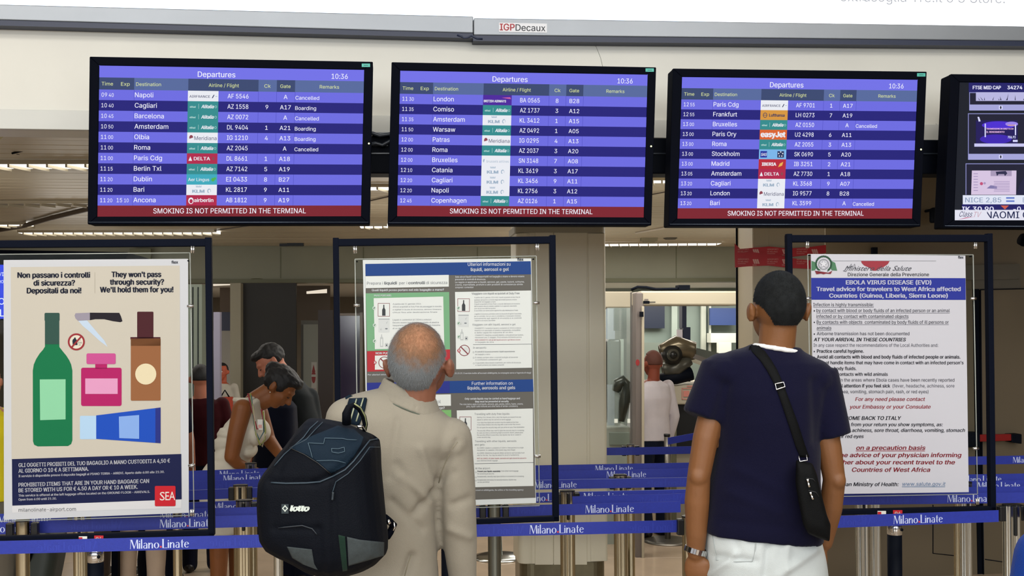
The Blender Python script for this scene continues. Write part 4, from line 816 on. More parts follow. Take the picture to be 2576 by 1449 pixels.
m = MB(); m.poly([(923.5, 883.5), (1132, 879), (1133, 929), (924, 935)], fP, RE, O2); m.poly([(926, 1170), (1138, 1164), (1139, 1216), (927, 1222)], fP, RE, O2); m.build('red_panel', pB)
m = MB(); m.poly([(924, 1036), (1135, 1031), (1138, 1164), (926, 1170)], fP, pm('green_light', '#74a868'), O2); m.build('green_panel', pB)
m = MB()
for q in ([(919.5, 695), (1129, 691.5), (1129, 721), (920, 725)], [(940, 750), (1115, 746), (1117.7, 874), (943, 878.5)], [(943, 894.5), (1117, 890.5), (1118, 926), (943, 930)], [(1144.6, 734.5), (1336, 730.7), (1338, 925), (1147.5, 928.7)],
          [(924, 996), (1134, 992), (1134.5, 1020.7), (925, 1025)], [(946, 1050), (1118, 1045), (1120, 1160), (948, 1165)], [(947, 1180), (1120, 1175), (1121, 1208), (948, 1212)], [(1149, 1032.5), (1340.5, 1027.5), (1342, 1222.5), (1154, 1226.5)]): m.poly(q, fP, WH, O3)
m.build('white_box', pB)
m = MB(); W1 = O3 + .0006
m.text('Prepara i', 923, 716, 7, fP, gt2, width=40, off=W1, slope=-.008); m.text('liquidi', 966.5, 715.6, 7, fP, gt2, width=32, off=W1, bold=.025, slope=-.008); m.text('per i', 1004, 715.3, 7, fP, gt2, width=20, off=W1, slope=-.008)
m.text('controlli', 1027, 715, 7, fP, gt2, width=42, off=W1, bold=.025, slope=-.008); m.text('di sicurezza', 1072, 714.6, 7, fP, gt2, width=53, off=W1, slope=-.008); m.build('heading_line', pB); m = MB(); m.text('control', 1069, 1014.5, 8, fP, gt2, width=39.7, off=W1, slope=-.008); m.build('heading_line', pB)
m = MB()
lines(m, (('A partire dal 31 gennaio 2014', 988, 1059, 766.5, 3.6, 0), ('Articoli acquistati al Duty Free da passeggeri in transito', 988, 1111, 773.5, 3.6, 0), ('e sigillati in busta di sicurezza, devono rimanere', 988, 1110, 780.5, 3.2, 0), ('chiusi fino alla destinazione finale', 988, 1100, 787.5, 3.2, 0),
  ('Liquidi in contenitori di 100ml o inferiori', 988, 1085, 806.5, 3.8, 0), ('Devono essere inseriti in un sacchetto di plastica', 988, 1104, 813.5, 3.8, 0), ('trasparente richiudibile, e della capacità massima', 988, 1107, 820.5, 3.8, 0), ('di un litro', 988, 1012, 828, 3.8, 0), ('Medicine e alimenti per', 988, 1050, 858, 3.8, 0), ('uso durante il viaggio', 988, 1050, 865, 3.8, 0),
  ('Viaggiare con liquidi acquistati al Duty Free', 1186.6, 1307, 741, 5, .01), ('A partire dal 31 gennaio 2014 tutti i liquidi acquistati al duty free di', 1193, 1308, 750, 3.2, 0), ('qualsiasi aeroporto o a bordo degli aeromobili possono essere', 1193, 1300, 756, 3.2, 0), ('trasportati nel bagaglio a mano', 1193, 1247, 761, 3.2, 0), ('I liquidi acquistati al Duty Free o a bordo dell’aereo al momento', 1193, 1308, 766.5, 3.2, 0), ('dell’acquisto devono essere sigillati in un apposito sacchetto', 1193, 1300, 772, 3.2, 0), ('con la prova dell’acquisto', 1193, 1247, 777.5, 3.2, 0),
  ('Il sacchetto non deve essere aperto fino alla destinazione finale', 1193, 1303, 783, 3.2, 0), ('L’agente di sicurezza potrebbe avere la necessità di aprire il sacchetto', 1193, 1312, 791.5, 3.2, 0), ('per un controllo. Con un volo in coincidenza, è necessario mostrare', 1193, 1310, 797, 3.2, 0), ('nuovamente agli agenti di sicurezza e ai controlli', 1193, 1312, 802.5, 3.2, 0), ('i liquidi in un nuovo sacchetto', 1193, 1246, 808, 3.2, 0),
  ('Viaggiare con altri liquidi, aerosol e gel', 1188, 1297, 819, 4.8, 0), ('CONSENTITI: Contenitori liquidi in contenitori di 100ml o inferiori', 1194, 1311, 827.5, 3.2, 0), ('inseriti in un sacchetto di plastica trasparente, richiudibile', 1194, 1309, 833, 3.2, 0), ('e della capacità massima di un litro', 1194, 1290, 838.5, 3.2, 0), ('CONSENTITI: Medicine e prodotti dietetici, come alimenti per bambini,', 1195, 1317, 845, 3.2, 0), ('necessari per il viaggio. Può essere richiesta prova', 1195, 1312, 850.5, 3.2, 0), 
  ('in bagaglio da stiva', 1196, 1242, 862.5, 3.2, 0), ('In aeroporto:', 1190, 1224, 877, 4.6, 0), ('Ai controlli di sicurezza presenta i liquidi separatamente', 1195, 1295, 886.5, 3.4, .01), ('dal bagaglio a mano', 1195, 1233, 893, 3.2, 0), ('È vietato portare oltre i controlli bottiglie di bevande', 1196, 1303, 901, 3.2, 0), ('o confezioni contenenti gel', 1196, 1262, 906.5, 3.2, 0), ('Il sacchetto deve essere esaminato per motivi di sicurezza', 1196, 1310, 914.5, 3.2, 0), ('e i liquidi potranno non essere consentiti', 1196, 1268, 920, 3.2, 0),
  ('Travelling with duty free liquids:', 1193.7, 1282.4, 1044, 4.8, 0), ('Starting 31st January 2014, duty free liquids purchased from any', 1200, 1311, 1051.5, 3.2, 0), ('airport or airline may be carried as hand luggage', 1200, 1285, 1057.5, 3.2, 0), ('Your duty free liquid and receipts must be sealed at the time', 1200, 1304, 1064.5, 3.2, 0), ('of purchase inside a security bag with a red border that shows', 1200, 1309, 1070, 3.2, 0), ('Do not open the security bag until you arrive at your final destination', 1200, 1319, 1077, 3.2, 0),
  ('The security officer may need to open the security bag for screening', 1200, 1318, 1085, 3.2, 0), ('In case you have a connecting flight at another airport, please pass', 1200, 1316, 1090.5, 3.2, 0), ('the security officer to save time; new liquids may be re-sealed in', 1200, 1311, 1096, 3.2, 0), ('a new security bag', 1200, 1233, 1101.5, 3.2, 0), ('Travelling with other liquids, aerosols', 1194.4, 1299, 1112.5, 4.8, 0), ('and gels:', 1194.4, 1220, 1121, 4.8, 0),
  ('ALLOWED: Liquids in containers of 100ml or less packed in a single', 1200, 1317, 1128.5, 3.2, 0), ('transparent, re-sealable 1 litre plastic bag (see image)', 1200, 1296, 1134, 3.2, 0), ('ALLOWED: Medicines & special dietary products such as baby food', 1200, 1319, 1141.5, 3.2, 0), ('vital for the trip. You may be asked for proof of authenticity', 1200, 1306, 1147, 3.2, 0), ('your checked (hold) luggage', 1200, 1252, 1160.5, 3.2, 0), ('At the airport:', 1195.5, 1233.7, 1180.5, 4.6, 0),
  ('from other hand luggage', 1261, 1304, 1186.5, 3.4, 0), ('for screening at security', 1201, 1243, 1193.5, 3.4, 0), ('Exceptionally, security may open bottles or containers for screening', 1201, 1318, 1200.5, 3.4, 0), ('Exceptionally and solely for security reasons, liquids may', 1201, 1299, 1209, 3.4, 0), ('not be permitted', 1201, 1231, 1214.5, 3.4, 0)), gt2, W1)
m.build('small_print', pB, kind='stuff')
m = MB(); lines(m, (('NON CONSENTITI: tutti gli altri liquidi aerosol e gel devono essere', 1195, 1309, 857, 3.2, .01), ('NOT ALLOWED: All other liquids, aerosols and gels should be placed in', 1200, 1324, 1155, 3.2, .01)), pm('red_type', '#b4606a'), W1); m.build('small_print_red', pB)
m = MB(); lines(m, (('Present your liquids separately', 1201, 1259, 1187.5, 3.6, .03),), ik, W1)
m.rect(1190, 866.5, 1337, 867.3, fP, ik, W1, slope=-.008); m.rect(1194, 1166, 1342, 1166.9, fP, ik, W1, slope=-.02)
for x, y in ((1191, 886), (1191.5, 900), (1192, 914), (1197, 1188), (1197, 1201), (1197, 1209)): ring(m, x, y, 1.6, 2.1, fP, gt2, W1, 8)
m.build('tick_box', pB)
def icon(name, f):
    m = MB(); f(m); m.build(name, pB)
def bottle_box(m, x0, y0, x1, y1):
    R1 = pm('icon_red', '#7a3038'); w = x1 - x0; h = y1 - y0; cx = (x0 + x1) / 2
    for q in ((x0, y0, x1, y0 + 1), (x0, y1 - 1, x1, y1), (x0, y0, x0 + 1, y1), (x1 - 1, y0, x1, y1)): m.rect(*q, fP, R1, W1)
    m.poly([(cx - 1.2, y0 + h * .12), (cx + 1.2, y0 + h * .12), (cx + 1.5, y0 + h * .35), (cx + w * .14, y0 + h * .5), (cx + w * .14, y1 - 2), (cx - w * .14, y1 - 2), (cx - w * .14, y0 + h * .5), (cx - 1.5, y0 + h * .35)], fP, pm('icon_ink', '#3a3d40'), W1)
def bag(m, x0, y0, x1, y1):
    g = pm('icon_grey', '#b1b5b4'); m.rect(x0, y0, x1, y1, fP, pm('icon_pale', '#c3c7c6'), W1); m.rect(x0, y0, x1, y0 + 1.2, fP, gt2, W1 + .0003); m.poly([(x0 + 4, y1 - 6), (x0 + 7, y1 - 12), (x0 + 8, y1 - 5)], fP, g, W1 + .0003); m.poly([(x1 - 9, y0 + 10), (x1 - 4, y0 + 5), (x1 - 7, y0 + 13)], fP, g, W1 + .0003); disc(m, x1 - 8, y1 - 9, 3.5, 1.6, fP, gt2, W1 + .0003, n=10)
def bot3(m, x0, y0, x1, y1):
    g = pm('icon_grey', '#b1b5b4'); m.poly([(x0 + 3, y0), (x0 + 5, y0), (x0 + 5.5, y0 + 6), (x0 + 8, y0 + 9), (x0 + 8, y1), (x0, y1), (x0, y0 + 9), (x0 + 2.5, y0 + 6)], fP, g, W1); m.rect(x0 + 2, y0 + 12, x0 + 6, y1 - 3, fP, WH, W1 + .0003); rrect(m, x1 - 8, y1 - 10, x1, y1, 1.5, g, W1); disc(m, x1 - 4, y1 - 4.5, 1.6, 1.6, fP, ik, W1 + .0003, n=8)
def prohib(m, x, y, r):
    R1 = pm('icon_red', '#7a3038'); disc(m, x + 3, y - 2, r * .5, r * .45, fP, pm('icon_pale', '#c3c7c6'), W1, n=14); ring(m, x, y, r - 1.6, r, fP, R1, W1 + .0003); m.poly([(x - r * .72, y - r * .6), (x - r * .6, y - r * .74), (x + r * .72, y + r * .6), (x + r * .6, y + r * .74)], fP, R1, W1 + .0004)
icon('bottle_icon', lambda m: bottle_box(m, 950.5, 762.6, 980.5, 796)); icon('bag_icon', lambda m: bag(m, 952, 802, 980, 836)); icon('bottle_icon', lambda m: bot3(m, 956, 841, 976.5, 873)); icon('prohibition_icon', lambda m: prohib(m, 967, 912, 15))
icon('bottle_icon', lambda m: bottle_box(m, 1151, 751, 1181.5, 784)); icon('bag_icon', lambda m: bag(m, 1153, 792, 1179, 822)); icon('bottle_icon', lambda m: bot3(m, 1158, 828, 1177, 856)); icon('prohibition_icon', lambda m: prohib(m, 1168, 881.5, 14)); icon('bottle_icon', lambda m: bottle_box(m, 1156, 1048, 1185.6, 1082))
def tick(m, x, y, bad=False):
    disc(m, x, y, 4.2, 4.6, fP, pm('tick_ground', '#a62f36' if bad else '#b9c8bd') if not bad else pm('red', '#a62f36'), W1 + .0006, n=14)
    if bad: m.poly([(x - 2.5, y - 2.5), (x - 1.5, y - 3.2), (x + 2.8, y + 2.2), (x + 1.8, y + 3)], fP, wt2, W1 + .001); m.poly([(x + 1.6, y - 3.2), (x + 2.6, y - 2.4), (x - 1.6, y + 3), (x - 2.6, y + 2.2)], fP, wt2, W1 + .0011)
    else: m.poly([(x - 2.4, y), (x - 1.4, y - .8), (x - .6, y + 1.2), (x + 2.4, y - 3), (x + 3, y - 2.2), (x - .4, y + 3)], fP, pm('tick', '#6f8a78'), W1 + .001)
for x, y, b in ((941, 775, 0), (942, 818, 0), (942, 858, 0), (943, 912, 1), (1153, 775, 0), (1153.5, 813, 0), (1154, 847, 0), (1154.5, 882, 1)): icon('tick_icon', lambda m: tick(m, x, y, b))
m = MB(); m.text('flex', 1301, 656, 7, fP, pm('tag', '#3a3e48'), width=16, bold=.03, off=O3); m.build('maker_tag', pB)

# 3 - travel advice poster
pC = poster('poster', 'white travel advice poster with blue heading and red closing lines', [(2040, 639), (2428.5, 643), (2437, 1238), (2048, 1243.5)], pm('white_poster2', '#c3c3cb'))
m = MB(); m.poly([(2040.5, 699), (2429, 699.7), (2429.5, 754.5), (2041, 754)], fP, pm('band_blue', '#2b3590'), O1); m.build('heading_band', pC)
wb = pm('band_type', '#d2d4e4'); bk_ = pm('black_type', '#23232b'); gk = pm('soft_type', '#53535d'); rk = pm('crimson_type', '#96323c')
m = MB()
for s, x0, x1, y in (('EBOLA VIRUS DISEASE (EVD)', 2127.8, 2343, 715.4), ('Travel advice for travelers to West Africa affected', 2053.6, 2416.8, 732.2), ('Countries (Guinea, Liberia, Sierra Leone)', 2085.8, 2384.3, 748.8)): m.text(s, x0, y, 10.2, fP, wb, width=x1 - x0, bold=.028, off=O2, res=3)
m.build('heading_lettering', pC)
m = MB()
for s, x0, x1, y, mm, bo, it, un in (('Infection is highly transmissible:', 2045.8, 2198, 770.4, gk, .004, 0, 1), ('by contact with blood or body fluids of an infected person or an animal', 2054, 2389.3, 785, gk, .004, 0, 1), ('infected or by contact with contaminated objects', 2054, 2285.5, 799.7, gk, .004, 0, 1), ('By contacts with objects  contaminated by body fluids of ill persons or', 2054.5, 2386.7, 814.2, gk, .004, 0, 1), ('animals', 2054.5, 2091.3, 828.8, gk, .004, 0, 1),
    ('Airborne transmission has not been documented', 2055, 2287.8, 843.2, gk, .004, 0, 0), ('AT YOUR ARRIVAL IN THESE COUNTRIES', 2047, 2278, 858.3, bk_, .022, .2, 0), ('In any case respect the recommendations of the Local Authorities and:', 2046.7, 2360, 872.3, gk, 0, 0, 0), ('Practice careful hygiene.', 2055, 2173, 887.3, bk_, .02, 0, 0), ('Avoid all contacts with blood and body fluids of infected people or animals.', 2055, 2416, 901.8, bk_, .02, 0, 0),
    ("Do not handle items that may have come in contact with an infected person's", 2055, 2424, 916.2, bk_, .016, 0, 0), ('blood or body fluids.', 2055, 2154.5, 930.8, bk_, .016, 0, 0), ('Avoid any contacts with wild animals', 2055, 2233.4, 945.3, bk_, .016, 0, 0), ('If you lived in the areas where Ebola cases have been recently reported', 2055, 2401, 959.8, gk, .002, 0, 0), ('throat, diarrhoea, vomiting, stomach pain, rash, or red eyes)', 2055, 2335.7, 989.2, gk, .002, 0, 0)):
    m.text(s, x0, y, 8.3, fP, mm, width=x1 - x0, bold=bo, ital=it, off=O2, slope=.0005)
    if un: m.rect(x0, y + 2, x1, y + 2.8, fP, mm, O2)
m.text('Seek medical attention if you feel sick', 2055, 974.6, 8.3, fP, bk_, width=184.5, bold=.02, off=O2); m.text('(fever, headache, achiness, sore', 2245.5, 974.6, 8.3, fP, gk, width=155.5, off=O2)
for y in (782, 811, 840.5, 884.5, 899, 913): m.rect(2047, y - 1.6, 2050, y + 1.4, fP, bk_, O2)
m.build('body_lettering', pC)
m = MB()
for s, x0, x1, y in (('For any need please contact', 2151.5, 2326.3, 1008.5), ('your Embassy or your Consulate', 2137, 2340.5, 1027.7)): m.text(s, x0, y, 9.2, fP, rk, width=x1 - x0, bold=.015, ital=.2, off=O2)
m.build('red_lettering', pC); m = MB(); m.text('on a precaution basis', 2153, 1131.6, 10.5, fP, rk, width=174, bold=.02, ital=.2, off=O2); m.rect(2153, 1133.5, 2327, 1135, fP, rk, O2)
m.build('red_lettering', pC)
def vis(mb, full, part, xs, xe, y, cap, mm, bo, it):
    "line whose end is in view: the part seen fixes its scale"
    _, _, a, b = glyphs(part, 'arial', bo); k = (xe - xs) / (b - a); _, _, a2, b2 = glyphs(full, 'arial', bo)
    mb.text(full, xe - (b2 - a2) * k, y, cap, fP, mm, width=(b2 - a2) * k, bold=bo, ital=it, off=O2)
m = MB(); vis(m, 'WHEN YOU COME BACK TO ITALY', 'COME BACK TO ITALY', 2125, 2265.6, 1056.3, 9, bk_, .02, .2)
for full, part, xs, xe, y in (('If in 21 days from your return you show symptoms, as:', 'from your return you show symptoms, as:', 2140, 2370.8, 1072), ('fever, headache, achiness, sore throat, diarrhoea, vomiting, stomach', 'achiness, sore throat, diarrhoea, vomiting, stomach', 2143, 2426.8, 1086.5), ('pain, rash, or red eyes', 'or red eyes', 2112, 2172, 1101.7)): vis(m, full, part, xs, xe, y, 8.6, bk_, .015, .2)
m.build('black_lettering', pC)
m = MB(); vis(m, 'ask for the advice of your physician informing', 'he advice of your physician informing', 2113, 2417.4, 1150, 10.5, rk, .02, .2); vis(m, 'him/her about your recent travel to the', 'her about your recent travel to the', 2120, 2401.5, 1168, 10.5, rk, .02, .2); vis(m, 'Countries of West Africa', 'Countries of West Africa', 2142, 2339, 1186.8, 10.5, rk, .02, .2); m.build('red_lettering', pC)
m = MB(); vis(m, 'Italian Ministry of Health:', 'lian Ministry of Health:', 2121, 2259.8, 1222.8, 9.3, bk_, .018, .2); m.text('www.salute.gov.it', 2269, 1222, 9.3, fP, pm('link_blue', '#4f6f94'), width=108.6, ital=.2, off=O2); m.rect(2269, 1223.8, 2377.6, 1225, fP, pm('link_blue', '#4f6f94'), O2); m.build('contact_lettering', pC)
m = MB(); ge, gr = pm('wreath', '#2f4f3c'), pm('leaf_green', '#4f7a5c')
for a in range(18):
    t = math.radians(130 + a * 16.5)
    if 55 < (130 + a * 16.5) % 360 < 125: continue
    x, y = 2072 + 19 * math.cos(t), 664 + 19 * math.sin(t)
    m.poly([(x + 6 * math.cos(t + 1.2), y + 6 * math.sin(t + 1.2)), (x + 2.4 * math.cos(t), y + 2.4 * math.sin(t)), (x - 5 * math.cos(t + 1.2), y - 5 * math.sin(t + 1.2)), (x - 2.4 * math.cos(t), y - 2.4 * math.sin(t))], fP, ge, O3)
ring(m, 2072, 665, 11.5, 13.5, fP, pm('gear_grey', '#85888c'), O2, 24)
star = [(2072 + (13 if k % 2 == 0 else 5.2) * math.sin(k * math.pi / 5), 664 - (13 if k % 2 == 0 else 5.2) * math.cos(k * math.pi / 5)) for k in range(10)]
m.poly(star, fP, pm('star_edge', '#8f9298'), O3); m.poly([(2072 + (x - 2072) * .84, 664 + (y - 664) * .84) for x, y in star], fP, pm('star_fill', '#cfd0d6'), O4)
for q in ([(2050, 681), (2060, 686), (2072, 684), (2084, 686), (2094, 681), (2090, 689), (2078, 688), (2072, 690), (2066, 688), (2054, 690)],): m.poly(q, fP, pm('ribbon', '#7c3038'), O4)
m.poly([(2041.5, 656), (2052, 660), (2056, 671), (2050, 680), (2041.5, 681)], fP, gr, O2); m.poly([(2090, 656), (2101, 661), (2106, 681), (2092, 680), (2088, 670)], fP, gr, O2); m.build('state_emblem', pC)
m = MB(); m.rect(2093, 656, 2355, 656.8, fP, pm('thin_rule', '#7d8087'), O2); m.poly([(2166, 656), (2238, 656.5), (2234, 664), (2224, 671), (2212, 676), (2204, 681), (2196, 681), (2186, 673), (2174, 668), (2168, 662)], fP, pm('map_red', '#963a44'), O2)
gk2 = pm('script_ink', '#4a4a52'); m.text('Ministero della Salute', 2124, 680.8, 12, fP, gk2, width=166, ital=.55, off=O3, font='bfont', bold=-.012, res=3)
m.tube([PP(x, y, YPO, O3) for x, y in [(2121, 681), (2128, 683), (2136, 672), (2142, 664), (2143, 672), (2150, 664), (2152, 678)]], .0009, gk2, 5); m.build('ministry_lettering', pC)
m = MB(); m.text('Direzione Generale della Prevenzione', 2133, 694.8, 8.8, fP, bk_, width=204, bold=.008, off=O2); m.build('office_lettering', pC)
m = MB(); m.text('flex', 2410, 650.5, 6.5, fP, pm('tag', '#3a3e48'), width=14, bold=.03, off=O2); m.build('maker_tag', pC)
# bolts on the acrylic ends
for s_, pts in ((s1, [(473, 656)]), (s2, [(898, 658), (1342, 652)]), (s3, [(2037, 642), (2443, 645)])):
    for x, y in pts:
        m = MB(); disc(m, x, y, 2, 2, fS, m_black, .004, n=10); p = PP(x, y, YSTD, .004); m.tube([p, p - NRM * .012], .0028, m_black, 8); m.build('bolt', s_)

# ================================================================ BARRIER BELTS AND POSTS
m_belt = mat('belt_blue', '#1b2b8e', .5, var=.07, vs=90, bump=.15, bs=500); m_bt = mat('belt_print', '#bcc6e4', .5); m_bdot = mat('belt_dot', '#c4393a', .5); m_ghost = mat('belt_ghost', '#233398', .5)
m_hem = mat('belt_hem', '#8a93c8', .5)
ZB = .95
def lin2(a, b, n=1): return [(a[0] + (b[0] - a[0]) * k / n, a[1] + (b[1] - a[1]) * k / n) for k in range(n + 1)]
def arc(cx, cy, rx, ry, a0, a1, n=8): return [(cx + rx * math.cos(math.radians(a0 + (a1 - a0) * k / n)), cy + ry * math.sin(math.radians(a0 + (a1 - a0) * k / n))) for k in range(n + 1)]
def strip(a, b): return [(a[i], a[i + 1], b[i + 1], b[i]) for i in range(len(a) - 1)]
def ringp(cx, cy, rx, ry, ix, iy, a0=0, a1=360, n=14): return strip(arc(cx, cy, rx, ry, a0, a1, n), arc(cx, cy, ix, iy, a0, a1, n))
def g_M(): return [[(.03, 0), (.07, 0), (.13, .96), (.09, 1)], [(.0, .97), (.18, 1), (.18, .97), (.0, .95)], [(.09, 1), (.25, 1), (.50, .14), (.43, 0)], [(.43, 0), (.48, 0), (.78, 1), (.73, 1)], [(.72, 1), (.86, 1), (.90, 0), (.76, 0)], [(.0, 0), (.12, 0), (.12, .025), (.0, .025)]], .95
def g_i(): return [[(.0, 0), (.13, 0), (.13, .62), (.0, .62)], [(.02, .74), (.12, .74), (.12, .86), (.02, .86)]], .21
def g_l(): return [[(.0, 0), (.13, 0), (.13, 1.04), (.0, 1.04)]], .21
def g_a(): return [[(.33, 0), (.46, 0), (.46, .45), (.33, .45)]] + ringp(.24, .43, .22, .2, .10, .16, 0, 150, 8) + ringp(.20, .18, .19, .19, .08, .15, 60, 330, 12), .54
def g_n(): return [[(.0, 0), (.13, 0), (.13, .62), (.0, .62)], [(.36, 0), (.49, 0), (.49, .42), (.36, .42)]] + ringp(.29, .40, .20, .22, .08, .18, 0, 170, 9), .57
def g_o(): return ringp(.29, .31, .29, .32, .15, .285), .65
def g_L(): return [[(.04, 0), (.19, 0), (.19, 1), (.04, 1)], [(.0, .97), (.24, .97), (.24, 1), (.0, 1)], [(.04, 0), (.56, 0), (.58, .05), (.04, .03)]], .60
def g_t(): return [[(.10, .06), (.23, .0), (.23, .92), (.10, .80)], [(.0, .6), (.36, .6), (.36, .64), (.0, .62)]] + ringp(.25, .1, .15, .10, .06, .07, 180, 300, 5), .38
def g_e(): return ringp(.27, .31, .27, .32, .14, .285, 20, 320, 14) + [[(.1, .33), (.52, .38), (.52, .43), (.1, .37)]], .56
GL = {'M': g_M, 'i': g_i, 'l': g_l, 'a': g_a, 'n': g_n, 'o': g_o, 'L': g_L, 't': g_t, 'e': g_e}
def word(s, x):
    out = []
    for ch in s:
        p, w = GL[ch](); out += [[(a + x, b) for a, b in q] for q in p]; x += w + .015
    return out, x
w1, xe = word('Milano', 0.0); dotx = xe + .08; w2, xe2 = word('Linate', xe + .21); TW = xe2
def belt(label, pts, texts=(), ghosts=(), grp='blue barrier belts', hemtop=False, seam=None):
    "pts: pixel points along the centre line of the taut belt"
    P = [PZ(x, y, ZB) for x, y in pts]; t = MB(); hw = .0235; n = len(P)
    vs = []; fs = []
    for i, p in enumerate(P):
        d = (P[min(i + 1, n - 1)] - P[max(i - 1, 0)]).normalized(); nn = Vector((d.y, -d.x, 0)) * .0007
        vs += [p + nn - UP * hw, p + nn + UP * hw, p - nn + UP * hw, p - nn - UP * hw]
    for i in range(n - 1):
        for k in range(4): fs.append((i * 4 + k, i * 4 + (k + 1) % 4, i * 4 + 4 + (k + 1) % 4, i * 4 + 4 + k))
    fs += [(0, 1, 2, 3)[::-1], tuple((n - 1) * 4 + k for k in range(4))]
    t.add(vs, fs, m_belt); o = t.build('barrier_belt'); tag(o, label, 'barrier belt', grp)
    if hemtop:
        t = MB(); t.tube([p + UP * (hw - .0006) + Vector((0, -.001, 0)) for p in P], .0008, m_hem, 4); t.build('hem', o)
    def at(px):
        for i in range(n - 1):
            if pts[i][0] <= px <= pts[i + 1][0] or i == n - 2:
                f = (px - pts[i][0]) / (pts[i + 1][0] - pts[i][0])
                # interpolate in space through the pixel column
                y = pts[i][1] + (pts[i + 1][1] - pts[i][1]) * f; p = PZ(px, y, ZB); d = (P[i + 1] - P[i]); d = Vector((d.x, d.y, 0)).normalized(); return p, d
    for px in texts:
        p, d = at(px); nn = Vector((d.y, -d.x, 0)); H = .033; mb = MB(); W_ = TW * H; o0 = p - d * W_ / 2 - UP * (H * .50)
        for polys, mm in ((w1 + w2, m_bt),):
            for q in polys: mb.add([o0 + d * (a * H) + UP * (b * H) + nn * .0011 for a, b in q], [tuple(range(len(q)))], mm)
        cc = [(dotx + .11 * math.cos(k * math.pi / 5), .15 + .11 * math.sin(k * math.pi / 5)) for k in range(10)]
        mb.add([o0 + d * (a * H) + UP * (b * H) + nn * .0012 for a, b in cc], [tuple(range(10))], m_bdot); mb.build('printed_name', o)
    for px in ghosts:
        p, d = at(px); nn = Vector((d.y, -d.x, 0)); H = .033; mb = MB(); W_ = TW * H; o0 = p + d * W_ / 2 - UP * (H * .50)
        for q in w1 + w2: mb.add([o0 - d * (a * H) + UP * (b * H) + nn * .0009 for a, b in q], [tuple(range(len(q)))], m_ghost)
        mb.build('show_through_print', o)
    return o
belt('nearest blue belt crossing in front of the leftmost poster stand', [(-140, 1381), (697, 1360)], [402], [170, 600])
belt('nearest blue belt between the beige jacket and the navy t-shirt', [(705, 1360), (1195, 1335), (1732, 1323)], [1401], [1250, 1650])
belt('nearest blue belt to the right of the navy t-shirt man', [(1745, 1323), (2100, 1313), (2512, 1298)], [2310], [2130])
belt('short nearest belt running off the right edge past the chrome post', [(2578, 1297), (2760, 1293)])
belt('second blue belt, just behind the foot of the bottle poster stand', [(-140, 1333), (900, 1303)], [14, 470], [240])
belt('second blue belt ending at a black cassette beside the bare left arm', [(905, 1303), (1195, 1288), (1712, 1275)], [1122, 1534], [1310])
belt('second blue belt under the travel advice poster', [(1745, 1272), (2120, 1257), (2640, 1251)], [2442], [2240])
belt('third blue belt, printed name half hidden under the bottle poster', [(-140, 1311), (900, 1282)], [62, 468], [], hemtop=False)
belt('blue belt passing behind the pair of chrome posts beside the backpack', [(440, 1278), (900, 1262)], [598], [], hemtop=True)
belt('blue belt low behind the woman in white, no print in view', [(440, 1247), (640, 1239), (900, 1232)], [], [], hemtop=True)
belt('blue belt behind the woman in white with a mirrored name showing through', [(440, 1225), (640, 1217), (900, 1210)], [], [575])
belt('blue belt with the lower of two names beside the backpack', [(440, 1209), (900, 1190)], [614], [], hemtop=False)
belt('rearmost left blue belt, its name peeping above the one before', [(440, 1197), (900, 1180)], [603])
belt('rearmost blue belt in front of the cream column', [(905, 1190), (1210, 1184), (1980, 1170)], [1545], [1350])
belt('blue belt one in front of the rearmost, before the cream column', [(905, 1206), (1210, 1199), (1980, 1186)], [1576], [])
belt('blue belt with pale upper hem across the foot of the cream column', [(905, 1229), (1210, 1222), (1980, 1208)], [1398], [1680], hemtop=True)
belt('blue belt held by the chrome post in front of the cream column', [(905, 1262), (1210, 1255), (1980, 1238)], [1373, 1525], [1700], hemtop=True)
belt('blue belt with only the tops of its letters showing', [(1440, 1262), (1735, 1254), (1980, 1248)], [], [1660])
belt('farthest right blue belt crossing the exit door', [(2100, 1166), (2640, 1155)], [2592], [])
belt('blue belt crossing behind the right upright, name split by the frame', [(2100, 1211), (2640, 1202)], [2468], [])
belt('blue belt below the split name, right edge', [(2100, 1228), (2640, 1219)], [2513], [])
belt('blue belt directly above the second belt at the right edge', [(2100, 1243), (2440, 1238), (2640, 1235)], [], [])
belt('far blue belt in front of the detector gate', [(1500, 1136), (1590, 1135), (1740, 1132), (1980, 1126)], [], [])
belt('slanting far blue belt beside the man in the white shirt', [(1680, 1110), (1760, 1095), (1860, 1076)], [], [])

